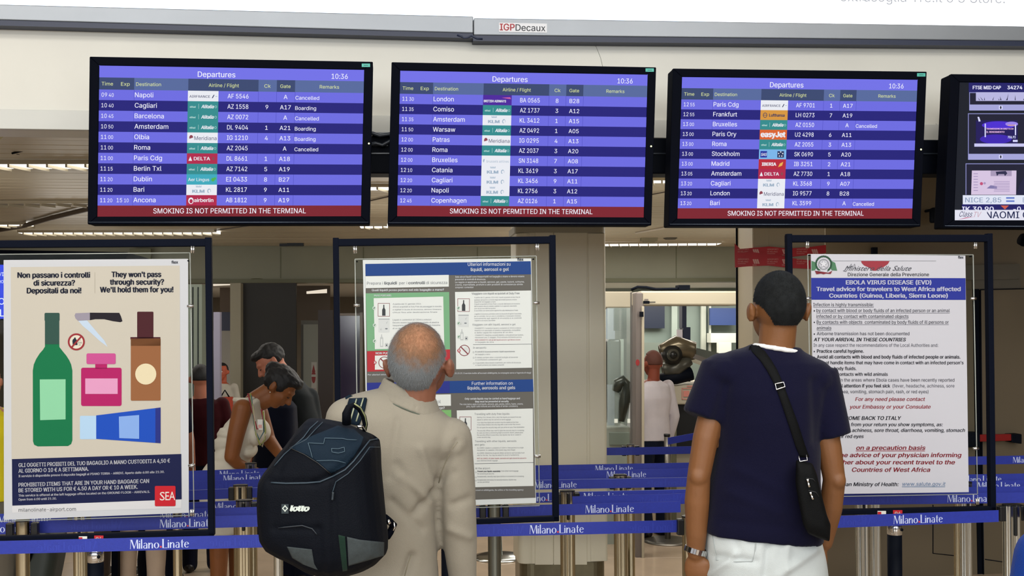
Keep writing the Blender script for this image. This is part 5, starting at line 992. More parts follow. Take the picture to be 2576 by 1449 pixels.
m_post = mat('post_satin', '#b9ae93', .22, metal=1.0, var=.08, vs=6, stretch=(1, 1, .2)); m_postc = mat('post_chrome', '#c9ccc8', .16, metal=1.0); m_cap = mat('post_cap', '#0c0d10', .35)
def postmesh(twin=True, m_=None, R=.031):
    pts = []; N = 48
    for k in range(N):
        a = 2 * math.pi * k / N; r = R * (1 - .14 * max(0, math.cos(2 * a + math.pi)) ** 3 * 1.6) if twin else R * .75
        r *= (1 - .03 * (k % 2)) if twin else 1
        pts.append((r * math.cos(a) * (1.12 if twin else 1), r * math.sin(a) * .85))
    return pts
def post(px, label, ptop=None, belt_y=None, twin=True, m_=None, zt=.990, grp='chrome barrier posts', cass=(1, 1), rz=TH, R=.031):
    base = PZ(px, ptop, zt) if ptop is not None else PZ(px, belt_y, ZB); x, y = base.x, base.y; m_ = m_ or m_post
    t = thing('barrier_post', label, 'barrier post', (x, y, 0), grp); Rm = Matrix.Rotation(rz, 3, 'Z'); q = postmesh(twin, m_, R); N = len(q)
    mb = MB(); vs = [Vector((x, y, z)) + Rm @ Vector((a, b, 0)) for z in (.016, zt - .004) for a, b in q]; mb.add(vs, [(i, (i + 1) % N, N + (i + 1) % N, N + i) for i in range(N)] + [tuple(range(N))[::-1], tuple(range(N, 2 * N))], m_, False); mb.build('pole', t)
    mb = MB(); vs = [Vector((x, y, z)) + Rm @ Vector((a * s_, b * s_, 0)) for z, s_ in ((zt - .006, 1.03), (zt - .001, 1.03), (zt, .96)) for a, b in q]; mb.add(vs, [(r * N + i, r * N + (i + 1) % N, (r + 1) * N + (i + 1) % N, (r + 1) * N + i) for r in (0, 1) for i in range(N)] + [tuple(range(N))[::-1], tuple(range(2 * N, 3 * N))], m_cap); mb.build('cap', t)
    for s_, on in ((-1, cass[0]), (1, cass[1])):
        if on: mb = MB(); mb.box(Vector((x, y, ZB)) + Rm @ Vector((s_ * (R * 1.12 + .008), 0, -.002)), (.026, .03, .062), m_cap, rz); bevel(mb.build('belt_cassette', t), .004)
    if twin:
        for s_ in (0,): mb = MB(); mb.box(Vector((x, y, ZB - .03)) + Rm @ Vector((0, -R * .78, 0)), (.010, .012, .12), m_cap, rz); bevel(mb.build('channel_insert', t), .003)
    mb = MB(); mb.lathe([(.12, 0), (.12, .006), (.10, .014), (R * 1.2, .018)], (x, y, 0), m_postc, 32); mb.build('base_plate', t)
    return t
post(2545, 'large chrome post at the lower right, nearest barrier post', ptop=1268, zt=.985, m_=m_postc, R=.034)
post(1738, 'chrome post mostly hidden behind the bare left arm', belt_y=1323)
post(700, 'bright chrome post under the bottom left of the backpack', belt_y=1360, m_=m_postc, R=.022, twin=False)
post(57, 'gold-tinted post below the bottle poster at the far left', belt_y=1333, twin=False, R=.034)
post(202, 'pair-tube gold-tinted post beside the left stand pole', belt_y=1300, R=.026)
post(1243, 'dark grey round post just right of the beige jacket', belt_y=1287, twin=False, R=.036, m_=mat('post_grey', '#7b7d74', .3, metal=.9))
post(1427, 'twin-tube post in front of the cream column', ptop=1233, R=.030)
post(1560, 'twin-tube post just right of the cream column', ptop=1193, R=.030)
post(1586, 'far single post between the column and the detector gate', ptop=1117, R=.030, twin=False)
post(605, 'twin-tube post between the stand and the backpack, tallest in view there', ptop=1219, R=.030)
post(614, 'twin-tube post in front of its neighbour, left of the backpack', ptop=1257, R=.031, cass=(0, 1))
post(631, 'single post top right at the elbow of the woman in white', ptop=1164, R=.028, cass=(0, 0))
post(2168, 'chrome twin-tube post left of the right stand pole', ptop=1215, m_=m_postc, R=.028, cass=(0, 0)); post(2201, 'second chrome post left of the right stand pole', ptop=1197, m_=m_postc, R=.024, cass=(0, 0))
post(2429, 'chrome post under the right end of the travel advice poster', ptop=1212, m_=m_postc, R=.026, cass=(0, 0)); post(2411, 'duller post just left of the chrome post below the travel advice poster', ptop=1194, R=.022, cass=(0, 0))
# far post whose round foot is in view
pf = PY(1680, 1361, 8.34); pf = Vector((PZ(1680, 1361, .0).x, PZ(1680, 1361, 0).y, 0))
t = thing('barrier_post', 'slim grey post with its round base plate in full view on the floor', 'barrier post', pf, 'chrome barrier posts')
mb = MB(); mb.tube([pf + UP * .01, pf + UP * .84], .024, mat('post_grey2', '#77736b', .35, metal=.8), 16); mb.build('pole', t); mb = MB(); mb.lathe([(.2, 0), (.2, .006), (.15, .016), (.03, .02)], pf, mat('post_grey2', '#77736b', .35, metal=.8), 32); mb.build('base_plate', t)
mb = MB(); mb.tube([pf + UP * .84, pf + UP * .86], .026, m_cap, 16); mb.build('cap', t)
pf = Vector((PZ(1410 - 155, 1402, 0).x, PZ(1255, 1402, 0).y, 0))
t = thing('barrier_post', 'far steel post with shiny round base left of the column plinth', 'barrier post', pf, 'chrome barrier posts')
mb = MB(); mb.tube([pf + UP * .01, pf + UP * .84], .026, m_postc, 16); mb.build('pole', t); mb = MB(); mb.lathe([(.2, 0), (.2, .006), (.15, .016), (.03, .02)], pf, m_postc, 32); mb.build('base_plate', t); mb = MB(); mb.tube([pf + UP * .84, pf + UP * .86], .028, m_cap, 16); mb.build('cap', t)

for x, ys in ((902, (1304, 1262, 1232, 1206, 1181)), (446, (1311, 1278, 1247, 1225, 1197))):
    for y, nth in zip(ys, ('second', 'fourth', 'fifth', 'sixth', 'rearmost')): post(x, 'post at the end of the %s belt, hidden behind %s' % (nth, 'the backpack' if x > 800 else 'the bottle poster'), belt_y=y, twin=False, R=.024, cass=(0, 0), grp='hidden barrier posts')
# ================================================================ PEOPLE
def skinmat(n, c): return mat('skin_' + n, c, .52, var=.06, vs=14, bump=.08, bs=180, spec=.4)
class Blob:
    "closed solids fused into one continuous surface"
    def __init__(s): s.v = []; s.f = []
    def _add(s, vs, fs): b = len(s.v); s.v += [tuple(v) for v in vs]; s.f += [tuple(b + i for i in f) for f in fs]; return s
    def cap(s, p0, p1, r0, r1, n=14, flat=False, sq=1.0, side=None):
        p0, p1 = Vector(p0), Vector(p1); t = (p1 - p0); L = t.length; t = t / L if L > 1e-6 else UP
        a = side.normalized() if side else (Vector((0, 0, 1)) if abs(t.z) < .9 else Vector((1, 0, 0)))
        x = (a - t * a.dot(t)).normalized(); y = t.cross(x); prof = []
        if flat: prof = [(p0, r0), (p1, r1)]
        else:
            for k in range(4): q = math.pi / 2 * (1 - k / 4) * .98; prof.append((p0 - t * r0 * math.sin(q), r0 * math.cos(q)))
            prof.append((p0, r0)); prof.append((p1, r1))
            for k in range(1, 5): q = math.pi / 2 * k / 4 * .98; prof.append((p1 + t * r1 * math.sin(q), r1 * math.cos(q)))
        vs = [c + (x * math.cos(2 * math.pi * k / n) + y * math.sin(2 * math.pi * k / n) * sq) * r for c, r in prof for k in range(n)]; m = len(prof)
        fs = [(i * n + k, i * n + (k + 1) % n, (i + 1) * n + (k + 1) % n, (i + 1) * n + k) for i in range(m - 1) for k in range(n)] + [tuple(range(n))[::-1], tuple((m - 1) * n + k for k in range(n))]
        return s._add(vs, fs)
    def chain(s, pts, rs, **k):
        for i in range(len(pts) - 1): s.cap(pts[i], pts[i + 1], rs[i], rs[i + 1], **k)
        return s
    def ell(s, c, r, R=None, n=20):
        c = Vector(c); vs = []; R = R or Matrix.Identity(3); m = n // 2
        for i in range(1, m):
            t = math.pi * i / m
            for k in range(n): a = 2 * math.pi * k / n; vs.append(c + R @ Vector((r[0] * math.sin(t) * math.cos(a), r[1] * math.sin(t) * math.sin(a), r[2] * math.cos(t))))
        b = len(vs); vs += [c + R @ Vector((0, 0, r[2])), c + R @ Vector((0, 0, -r[2]))]
        fs = [(i * n + (k + 1) % n, i * n + k, (i + 1) * n + k, (i + 1) * n + (k + 1) % n) for i in range(m - 2) for k in range(n)]
        fs += [(b, k, (k + 1) % n) for k in range(n)] + [(b + 1, (m - 2) * n + (k + 1) % n, (m - 2) * n + k) for k in range(n)]
        return s._add(vs, fs)
    def loft(s, rings, n=32, p=2.4):
        "rings: (centre, half width vector, half depth vector)"
        vs = []
        for c, a, b in rings:
            c, a, b = Vector(c), Vector(a), Vector(b)
            for k in range(n):
                t = 2 * math.pi * k / n; ca, sa = math.cos(t), math.sin(t)
                vs.append(c + a * math.copysign(abs(ca) ** (2 / p), ca) + b * math.copysign(abs(sa) ** (2 / p), sa))
        m = len(rings); fs = [(i * n + k, i * n + (k + 1) % n, (i + 1) * n + (k + 1) % n, (i + 1) * n + k) for i in range(m - 1) for k in range(n)] + [tuple(range(n))[::-1], tuple((m - 1) * n + k for k in range(n))]
        return s._add(vs, fs)
    def build(s, name, m, parent=None, vox=.008, smooth=3, disp=None):
        me = bpy.data.meshes.new(name); me.from_pydata(s.v, [], s.f); me.update()
        bm = bmesh.new(); bm.from_mesh(me); bmesh.ops.recalc_face_normals(bm, faces=bm.faces[:]); bm.to_mesh(me); bm.free()
        o = bpy.data.objects.new(name, me); COL.objects.link(o)
        r = o.modifiers.new('r', 'REMESH'); r.mode = 'VOXEL'; r.voxel_size = vox; r.use_smooth_shade = True
        if smooth: k = o.modifiers.new('s', 'SMOOTH'); k.factor = .6; k.iterations = smooth
        dg = bpy.context.evaluated_depsgraph_get(); me2 = bpy.data.meshes.new_from_object(o.evaluated_get(dg)); o.modifiers.clear(); o.data = me2; bpy.data.meshes.remove(me); me2.name = name
        if disp:
            ns = [v.normal.copy() for v in me2.vertices]
            for v, nn in zip(me2.vertices, ns): v.co += nn * disp(v.co, nn)
        me2.materials.clear(); me2.materials.append(m); me2.polygons.foreach_set('use_smooth', [True] * len(me2.polygons)); me2.update()
        if parent is not None: o.parent = parent; o.matrix_parent_inverse = Matrix.Translation(-parent.location) if parent.type == 'EMPTY' else Matrix.Identity(4)
        return o
def folds(amp, sx, sz, seed=0, extra=None):
    def f(p, n):
        d = noise.noise(Vector((p.x * sx + seed, p.y * sx, p.z * sz))) * amp + noise.noise(Vector((p.x * sx * 2.3, p.y * 2 * sx + seed, p.z * sz * 2.1 + p.x * sx * 1.4))) * amp * .5
        if extra: d += extra(p, n)
        return d
    return f
def head_solids(B, c, R, s=1.0, neck=None, ears=True):
    "c centre of the skull, R rotation whose +y is where the face looks"
    L = lambda x, y, z: Vector(c) + R @ (Vector((x, y, z)) * s); Rr = R
    B.ell(L(0, -.012, .022), (.077 * s, .098 * s, .098 * s), Rr, 28); B.ell(L(0, .035, -.03), (.064 * s, .060 * s, .082 * s), Rr, 24); B.ell(L(0, .048, -.088), (.038 * s, .036 * s, .03 * s), Rr, 16)
    B.ell(L(0, .078, .028), (.05 * s, .018 * s, .014 * s), Rr, 16); B.cap(L(0, .088, .012), L(0, .112, -.028), .0095 * s, .014 * s); B.ell(L(.012, .1, -.032), (.009 * s,) * 3, Rr, 10); B.ell(L(-.012, .1, -.032), (.009 * s,) * 3, Rr, 10)
    B.ell(L(0, .09, -.055), (.022 * s, .009 * s, .005 * s), Rr, 12); B.ell(L(0, .088, -.064), (.019 * s, .009 * s, .006 * s), Rr, 12); B.ell(L(.04, .065, -.025), (.02 * s, .018 * s, .02 * s), Rr, 12); B.ell(L(-.04, .065, -.025), (.02 * s, .018 * s, .02 * s), Rr, 12)
    if ears:
        for sx in (-1, 1):
            E_ = Rr @ Matrix.Rotation(sx * -.35, 3, 'Z'); B.ell(L(sx * .094, -.014, -.008), (.009 * s, .020 * s, .032 * s), E_, 14); B.ell(L(sx * .083, -.004, -.01), (.010 * s, .014 * s, .022 * s), E_, 10); B.ell(L(sx * .079, .004, -.03), (.007 * s, .009 * s, .012 * s), E_, 10); B.ell(L(sx * .099, -.025, .004), (.006 * s, .008 * s, .022 * s), E_, 10)
    if neck: B.cap(L(0, -.028, -.05), neck, .052 * s, .06 * s, n=20)
def eyes(t, c, R, s=1.0, closed=False):
    L = lambda x, y, z: Vector(c) + R @ (Vector((x, y, z)) * s)
    for sx in (-1, 1):
        if closed:
            m = MB(); m.tube([L(sx * .018, .0895, .002), L(sx * .031, .0925, -.002), L(sx * .044, .085, .001)], .0022 * s, mat('brow_hair', '#1c1512', .8), 6); m.build('eyelash', t); continue
        m = MB(); B = Blob(); B.ell(L(sx * .031, .079, .006), (.0125 * s, .0125 * s, .010 * s), R, 14); m.add(B.v, B.f, mat('eye_white', '#d8d2c8', .25), True)
        B = Blob(); B.ell(L(sx * .031, .0885, .005), (.0058 * s, .0045 * s, .0058 * s), R, 12); m.add(B.v, B.f, mat('iris', '#1c120c', .2), True); m.build('eye', t)
        m = MB(); B = Blob(); B.cap(L(sx * .016, .093, .026), L(sx * .046, .084, .027), .0028 * s, .0022 * s, n=8); m.add(B.v, B.f, mat('brow_hair', '#1c1512', .8), True); m.build('eyebrow', t)
def hand(B, w, d, palm, out, s=1.0, curl=.9, grip=None):
    "w wrist, d direction of the hand, palm = palm normal, out = side of the thumb"
    w, d, palm, out = Vector(w), Vector(d).normalized(), Vector(palm).normalized(), Vector(out).normalized()
    B.ell(w + d * .045 * s, (.0 + .040 * s, .017 * s, .05 * s), Matrix((out, palm, d)).transposed(), 16)
    for k, (off, ln) in enumerate(((.030, .9), (.010, 1.0), (-.010, .94), (-.029, .74))):
        p = w + (d * .082 + out * off) * s; a = .25
        dd = d
        for j, l in enumerate((.042, .026, .020)):
            a_ = curl * (.55, 1.0, .7)[j]; q = Quaternion(palm.cross(d).normalized() * -1 if False else d.cross(palm), a_); dd = (q @ dd).normalized(); p2 = p + dd * l * ln * s; B.cap(p, p2, (.0095 - .001 * j) * s, (.0088 - .001 * j) * s, n=10); p = p2
        B.cap(w + (d * .03 + out * off * .8) * s, w + (d * .082 + out * off) * s, .011 * s, .0098 * s, n=10)
    p = w + (d * .022 + out * .026) * s; dd = (d * .75 + out * .65 + palm * .25).normalized()
    for l, r in ((.034, .0125), (.030, .0105), (.022, .009)):
        p2 = p + dd * l * s; B.cap(p, p2, r * s, (r - .001) * s, n=10); p = p2; dd = (dd + d * .15 + palm * .25 * curl - out * .25 * curl).normalized()
def hair_cap(c, R, s, test, thick=.007, n=56, shape=(.081, .102, .102), co=(0, -.014, .024), jit=.0, seed=0):
    "shell of hair over the skull where test(local unit vector) is true"
    rng = random.Random(seed); bm = bmesh.new(); rows = n // 2; V = {}
    for i in range(rows + 1):
        t = math.pi * i / rows
        for k in range(n):
            a = 2 * math.pi * k / n; u = Vector((math.sin(t) * math.cos(a), math.sin(t) * math.sin(a), math.cos(t)))
            r = 1 + rng.uniform(-jit, jit); l = Vector((u.x * shape[0] * r + co[0], u.y * shape[1] * r + co[1], u.z * shape[2] * r + co[2])); V[i, k] = (bm.verts.new(Vector(c) + R @ (l * s)), u)
    for i in range(rows):
        for k in range(n):
            q = [V[i, k], V[i, (k + 1) % n], V[i + 1, (k + 1) % n], V[i + 1, k]]; u = sum((x[1] for x in q), Vector()) / 4
            if test(u):
                vs = []
                for x in q:
                    if x[0] not in vs: vs.append(x[0])
                try: bm.faces.new([vs[0], vs[3], vs[2], vs[1]] if i > 0 and i < rows - 1 or True else vs)
                except Exception: pass
    bmesh.ops.delete(bm, geom=[v for v in bm.verts if not v.link_faces], context='VERTS'); bmesh.ops.remove_doubles(bm, verts=bm.verts[:], dist=1e-5); bmesh.ops.recalc_face_normals(bm, faces=bm.faces[:])
    me = bpy.data.meshes.new('hair'); bm.to_mesh(me); bm.free(); me.polygons.foreach_set('use_smooth', [True] * len(me.polygons)); return me
def strands(me, c, n, ln, wd, lift, seed=0, down=Vector((0, 0, -1))):
    "short hairs combed down over the shell, added to the hair mesh itself"
    rng = random.Random(seed); me.calc_loop_triangles(); ps = list(me.polygons); ar = [p.area for p in ps]; vs = []; fs = []
    base = [tuple(v.co) for v in me.vertices]; bf = [tuple(p.vertices) for p in ps]; nb0 = len(base)
    for p in rng.choices(ps, ar, k=n):
        q = [me.vertices[i].co for i in p.vertices]; w = [rng.random() for _ in q]; t = sum(w); o = sum((a * b for a, b in zip(q, w)), Vector()) / t
        nn = (o - Vector(c)).normalized(); tg = (down - nn * down.dot(nn)) + Vector((rng.uniform(-.5, .5), rng.uniform(-.5, .5), rng.uniform(-.5, .5))) * .7; tg = (tg - nn * tg.dot(nn)).normalized()
        s_ = tg.cross(nn) * wd; L = ln * rng.uniform(.6, 1.2); k = len(base) + len(vs); o = o - nn * .0005; vs += [o - s_, o + s_, o + tg * L + nn * L * lift * rng.uniform(.4, 1.3)]; fs.append((k, k + 1, k + 2))
    m2 = bpy.data.meshes.new('hair'); m2.from_pydata(base + [tuple(v) for v in vs], [], bf + fs); m2.polygons.foreach_set('use_smooth', [True] * len(bf) + [False] * len(fs)); m2.update(); return m2
def put(me, name, m, parent, solid=0.0, off=-1):
    o = bpy.data.objects.new(name, me); COL.objects.link(o); me.materials.append(m); o.parent = parent; o.matrix_parent_inverse = Matrix.Translation(-parent.location)
    if solid: k = o.modifiers.new('solid', 'SOLIDIFY'); k.thickness = solid; k.offset = off
    return o
def rotzx(yaw, pitch=0.0, roll=0.0): return Matrix.Rotation(yaw, 3, 'Z') @ Matrix.Rotation(pitch, 3, 'X') @ Matrix.Rotation(roll, 3, 'Y')
def cloth(n, c, **k): kk = dict(rough=.88, var=.05, vs=9, bump=.35, bs=420, spec=.15, sheen=.05); kk.update(k); return mat('cloth_' + n, c, kk.pop('rough'), **kk)
m_shoe = mat('shoe_leather', '#17120f', .4)
def bvh_of(o):
    me = o.data; return BVHTree.FromPolygons([v.co for v in me.vertices], [tuple(p.vertices) for p in me.polygons])
def drape_fn(bvh, fall=3.0):
    eye = Vector((0, 0, EYE))
    def fn(px, py, off=0.0):
        d = (PY(px, py, 1.0) - eye).normalized(); h = bvh.ray_cast(eye, d, 12)
        if h[0] is None:
            h = bvh.find_nearest(PY(px, py, fall)); return h[0] + (eye - h[0]).normalized() * off
        return h[0] - d * off
    return fn
def person(label, px, top, Y, yaw, skin, shirt, pants, hairm, H=None, lean=0.0, pose='stand', sleeves='short', vox=.009, group=None, hairtest=None, base=None):
    "a standing figure whose crown is seen at (px, top)"
    P = PY(px, top, Y); H = H or P.z; s = H / 1.75; x0, y0 = P.x, P.y; t = thing('person', label, 'person', (x0, y0, 0), group)
    Rz = Matrix.Rotation(yaw, 3, 'Z'); W_ = lambda x, y, z: Vector((x0, y0, 0)) + Rz @ (Vector((x, y, z)) * s)
    hc = W_(0, lean * .30, 1.622); Rh = rotzx(yaw, -lean * .6); ln = lambda z: lean * .28 * max(0, (z - .95) / .67)
    B = Blob(); head_solids(B, hc, Rh, s, W_(0, ln(1.42) - .01, 1.43))
    B.loft([(W_(0, ln(z), z), Rz @ Vector((a * s, 0, 0)), Rz @ Vector((0, b * s, 0))) for z, a, b in ((.86, .12, .09), (.98, .15, .10), (1.12, .13, .09), (1.3, .165, .105), (1.42, .15, .08), (1.47, .07, .05))])
    for sx in (-1, 1):
        B.chain([W_(sx * .09, 0, .9), W_(sx * .10, .015, .49), W_(sx * .10, -.02, .09)], [.082 * s, .055 * s, .038 * s]); B.cap(W_(sx * .10, -.04, .045), W_(sx * .11, .10, .035), .035 * s, .03 * s)
        sh, el, wr = W_(sx * .185, ln(1.41), 1.41), W_(sx * .235, ln(1.12) - .02, 1.12), W_(sx * .235, ln(.9) + .07, .88)
        B.chain([sh, el, wr], [.046 * s, .038 * s, .026 * s]); hand(B, wr, (wr - el), Rz @ Vector((-sx, 0, 0)), Rz @ Vector((0, 1, 0)), s, .6)
    B.build('body', skin, t, vox, 2); eyes(t, hc, Rh, s)
    me = hair_cap(hc, Rh, s, hairtest or (lambda u: u.z > .55 - (.9 if u.y < .1 else -.1) * 1.0 and not (u.y > .45 and u.z < .62)), jit=.012, seed=int(px)); put(me, 'hair', hairm, t, .008 * s)
    B = Blob(); B.loft([(W_(0, ln(z), z), Rz @ Vector((a * s, 0, 0)), Rz @ Vector((0, b * s, 0))) for z, a, b in ((.90, .175, .125), (.98, .17, .12), (1.12, .16, .115), (1.3, .19, .125), (1.41, .17, .10), (1.462, .085, .07))])
    for sx in (-1, 1):
        sh, el, wr = W_(sx * .175, ln(1.41), 1.405), W_(sx * .235, ln(1.12) - .02, 1.12), W_(sx * .235, ln(.9) + .07, .88)
        if sleeves == 'short': B.cap(sh, sh.lerp(el, .62), .062 * s, .060 * s, flat=False)
        elif sleeves == 'long': B.chain([sh, el, wr.lerp(el, .1)], [.062 * s, .052 * s, .040 * s])
    B.build('shirt', shirt, t, vox, 3, folds(.006, 9, 5, px))
    B = Blob(); B.loft([(W_(0, 0, z), Rz @ Vector((a * s, 0, 0)), Rz @ Vector((0, b * s, 0))) for z, a, b in ((.80, .165, .115), (.93, .165, .115), (.97, .155, .11))])
    for sx in (-1, 1): B.chain([W_(sx * .09, 0, .86), W_(sx * .10, .01, .49), W_(sx * .10, -.015, .06)], [.098 * s, .074 * s, .066 * s], flat=False)
    B.build('trousers', pants, t, vox, 3, folds(.006, 7, 6, px))
    for sx in (-1, 1): B = Blob(); B.cap(W_(sx * .10, -.05, .042), W_(sx * .115, .13, .034), .042 * s, .034 * s); B.build('shoe', m_shoe, t, vox, 1)
    return t

# ---------------------------------------------------------------- man in the navy t-shirt
Y2 = 3.2
def Q(px, py, dy=0.0, Y=Y2): p = PY(px, py, Y); return Vector((p.x, p.y + dy, p.z))
X2 = lambda w: w * Y2 / FPX
sk2 = skinmat('tan', '#6f4829'); hm2 = mat('hair_buzzed_black', '#191b1c', .8, var=.3, vs=50, bump=.5, bs=600, spec=.15)
foot = Q(1925, 1449); man2 = thing('person', 'man in navy t-shirt and white trousers seen from behind, with black shoulder bag', 'person', (foot.x, foot.y, 0), 'travellers reading the departure boards')
hc2 = Q(1955, 778); R2 = rotzx(.16, .10); S2 = .97
B = Blob(); head_solids(B, hc2, R2, S2, Q(1950, 890, .0)); B.chain([Q(1950, 820, -.01), Q(1951, 890, -.005)], [.050, .056])
B.loft([(Q((l + r) / 2, y, .02), Vector((X2(r - l) / 2, 0, 0)), Vector((0, d, 0))) for y, l, r, d in ((1430, 1800, 2060, .11), (1330, 1800, 2050, .11), (1200, 1805, 2045, .10), (1050, 1800, 2060, .11), (940, 1830, 2045, .09), (900, 1895, 2005, .05))])
# left arm
LA = [Q(1816, 945), Q(1772, 1100, -.02), Q(1755, 1195, -.02), Q(1752, 1260, -.01), Q(1752, 1340), Q(1752, 1392, .01)]
B.chain(LA, [.044, .040, .036, .039, .033, .027]); B.ell(LA[2] + Vector((-.004, -.02, 0)), (.028, .022, .03))
hand(B, Q(1753, 1398, .01), Vector((.12, .05, -1)), Vector((.25, 1, 0)), Vector((1, -.35, 0)), 1.12, 1.15)
RA = [Q(2050, 955), Q(2084, 1130, -.01), Q(2096, 1205, -.01), Q(2092, 1280, .01), Q(2080, 1370, .03)]
B.chain(RA, [.044, .038, .034, .036, .027]); B.ell(RA[2] + Vector((.006, -.02, 0)), (.024, .02, .028)); hand(B, Q(2078, 1382, .035), Vector((-.05, .15, -1)), Vector((-1, .1, 0)), Vector((.1, 1, 0)), 1.0, .8)
for sx, px in ((-1, 1865), (1, 2000)):
    hp = Q(px, 1449, .02); B.chain([Vector((hp.x, hp.y, .86)), Vector((hp.x, hp.y + .02, .48)), Vector((hp.x, hp.y, .1))], [.085, .058, .04]); B.cap(Vector((hp.x, hp.y - .03, .045)), Vector((hp.x, hp.y + .12, .035)), .036, .032)
body2 = B.build('body', sk2, man2, .0050, 2); eyes(man2, hc2, R2, S2)
me = hair_cap(hc2, R2, S2, lambda u: (u.z > -.66 + max(0, abs(u.x) - .5) * 1.25 and u.y < .0) or (u.z > -.02 and u.y < .28) or (u.z > .38 and u.y < .62), .006, 120, shape=(.0795, .100, .1005)); me = strands(me, hc2, 9000, .0055, .00045, .45, 2); put(me, 'hair', hm2, man2, .0)
m_ts = cloth('navy', '#05051f', vs=3, var=.08, sheen=.06)
B = Blob(); rings = []
for y, l, r, d, fy in ((1352, 1771, 2072, .135, .02), (1330, 1774, 2070, .134, .02), (1290, 1778, 2068, .13, .02), (1210, 1786, 2064, .125, .02), (1130, 1800, 2062, .125, .015), (1060, 1800, 2066, .128, .01), (990, 1796, 2078, .125, .01), (940, 1798, 2085, .11, .01), (915, 1800, 2078, .10, .01), (900, 1812, 2062, .088, .01), (889, 1835, 2042, .078, .01), (878, 1872, 2022, .068, .01), (868, 1893, 2014, .06, .01)):
    c = Q((l + r) / 2, y, fy); c.z += 0; tilt = Vector((X2(r - l) / 2, 0, -(X2(26) / 2 if y > 1300 else X2(14) / 2 if y < 910 else 0)))
    rings.append((c, tilt, Vector((0, d, 0))))
B.loft(rings, 40, 2.3)
B.cap(Q(1822, 925, .01), Q(1766, 1052, -.01), .070, .066, flat=True, n=20); B.ell(Q(1822, 938, .01), (.072, .09, .064)); B.ell(Q(2048, 955, .01), (.062, .085, .064))
B.cap(Q(2055, 938, .01), Q(2092, 1098, -.005), .066, .058, flat=True, n=20)
def creases(segs, amp, w):
    def f(p, n):
        if n.y > .25: return 0
        x, y = proj(p); d = 0
        for (x0, y0, x1, y1, k) in segs:
            vx, vy = x1 - x0, y1 - y0; L2 = vx * vx + vy * vy; t = max(0, min(1, ((x - x0) * vx + (y - y0) * vy) / L2)); q = math.hypot(x - x0 - t * vx, y - y0 - t * vy)
            d -= k * amp * math.exp(-(q / w) ** 2)
        return d
    return f
shirt2 = B.build('t_shirt', m_ts, man2, .0065, 4, folds(.005, 6, 3.2, 3, creases([(1800, 1060, 1836, 930, 1), (2056, 1110, 2050, 960, 1), (1836, 1240, 1960, 1290, -.6), (1850, 1180, 2000, 1250, -.5), (1820, 1310, 2000, 1332, .5), (1900, 960, 1880, 1100, -.5)], .008, 14)))
m_wt = cloth('white_tee', '#d6d6d4'); 
me_ = MB(); fd = drape_fn(bvh_of(shirt2), 3.15)
cpts = []
B = Blob(); nk = [(1893, 866), (1910, 871), (1935, 877), (1960, 881), (1985, 884), (2005, 886), (2016, 890)]
nb = Q(1951, 882, -.0)
lp = [Vector((nb.x + .068 * math.cos(a), nb.y + .062 * math.sin(a), nb.z + .006 - .012 * math.cos(a) - (.006 if math.sin(a) > 0 else 0))) for a in [2 * math.pi * k / 28 for k in range(28)]]
for k in range(28): B.cap(lp[k], lp[(k + 1) % 28], .0085, .0085, n=8)
B.build('undershirt_collar', m_wt, man2, .005, 2)
# white trousers
B = Blob(); B.loft([(Q((l + r) / 2, y, .02), Vector((X2(r - l) / 2, 0, 0)), Vector((0, d, 0))) for y, l, r, d in ((1640, 1788, 2092, .135), (1560, 1784, 2094, .14), (1500, 1784, 2090, .145), (1449, 1786, 2084, .145), (1400, 1782, 2074, .14), (1360, 1780, 2064, .128), (1325, 1785, 2058, .12))], 40, 2.4)
for px in (1862, 2012):
    hp = Q(px, 1449, .02); B.chain([Vector((hp.x, hp.y, .80)), Vector((hp.x, hp.y + .01, .48)), Vector((hp.x, hp.y, .08))], [.105, .09, .085], n=20)
tr2 = B.build('trousers', cloth('white_linen', '#b2b8b8', vs=5), man2, .007, 4, folds(.008, 7, 5, 9, creases([(1785, 1449, 1850, 1395, -1), (1800, 1400, 1900, 1412, .8), (1960, 1449, 2050, 1385, -.8), (1935, 1345, 1925, 1449, .9), (1985, 1350, 1975, 1430, -.6), (1850, 1345, 1860, 1400, .4)], .011, 10)))
fdt = drape_fn(bvh_of(tr2)); m = MB()
m.tube([fdt(x, y, .003) for x, y in [(1792, 1345), (1797, 1375), (1801, 1409), (1850, 1413), (1893, 1412), (1900, 1380), (1903, 1350)]], .0012, mat('seam_grey', '#9aa09f', .8), 5); m.build('pocket_seam', man2)
for px in (1862, 2012): hp = Q(px, 1449, .02); B = Blob(); B.cap(Vector((hp.x, hp.y - .05, .045)), Vector((hp.x, hp.y + .14, .036)), .048, .04); B.build('shoe', mat('shoe_white', '#c9c9c4', .5), man2, .008, 1)
# wrist watch
wt = thing('wrist_watch', 'silver metal watch on the left wrist of the navy t-shirt man', 'watch', Q(1752, 1387))
c = Q(1752, 1386, .008); ax = Vector((.28, 0, 1)).normalized(); xx = Vector((1, 0, -.28)).normalized()
for k in range(26):
    a0 = 2 * math.pi * k / 26; a1 = 2 * math.pi * (k + .86) / 26; ps = []
    for a, r, z in ((a0, .0335, -.009), (a1, .0335, -.009), (a1, .0335, .009), (a0, .0335, .009), (a0, .0365, -.008), (a1, .0365, -.008), (a1, .0365, .008), (a0, .0365, .008)): ps.append(c + xx * math.cos(a) * r + Vector((0, 1, 0)) * math.sin(a) * r * .86 + ax * z)
    mm_ = MB(); mm_.hexa(ps, m_chrome); mm_.build('bracelet_link', wt)
mm_ = MB(); d0 = c + Vector((-.01, .030, 0)); mm_.tube([d0, d0 + Vector((-.001, .008, 0))], .017, m_chrome, 20); mm_.tube([d0 + Vector((-.001, .008, 0)), d0 + Vector((-.001, .009, 0))], .014, m_black, 20); mm_.build('watch_case', wt)
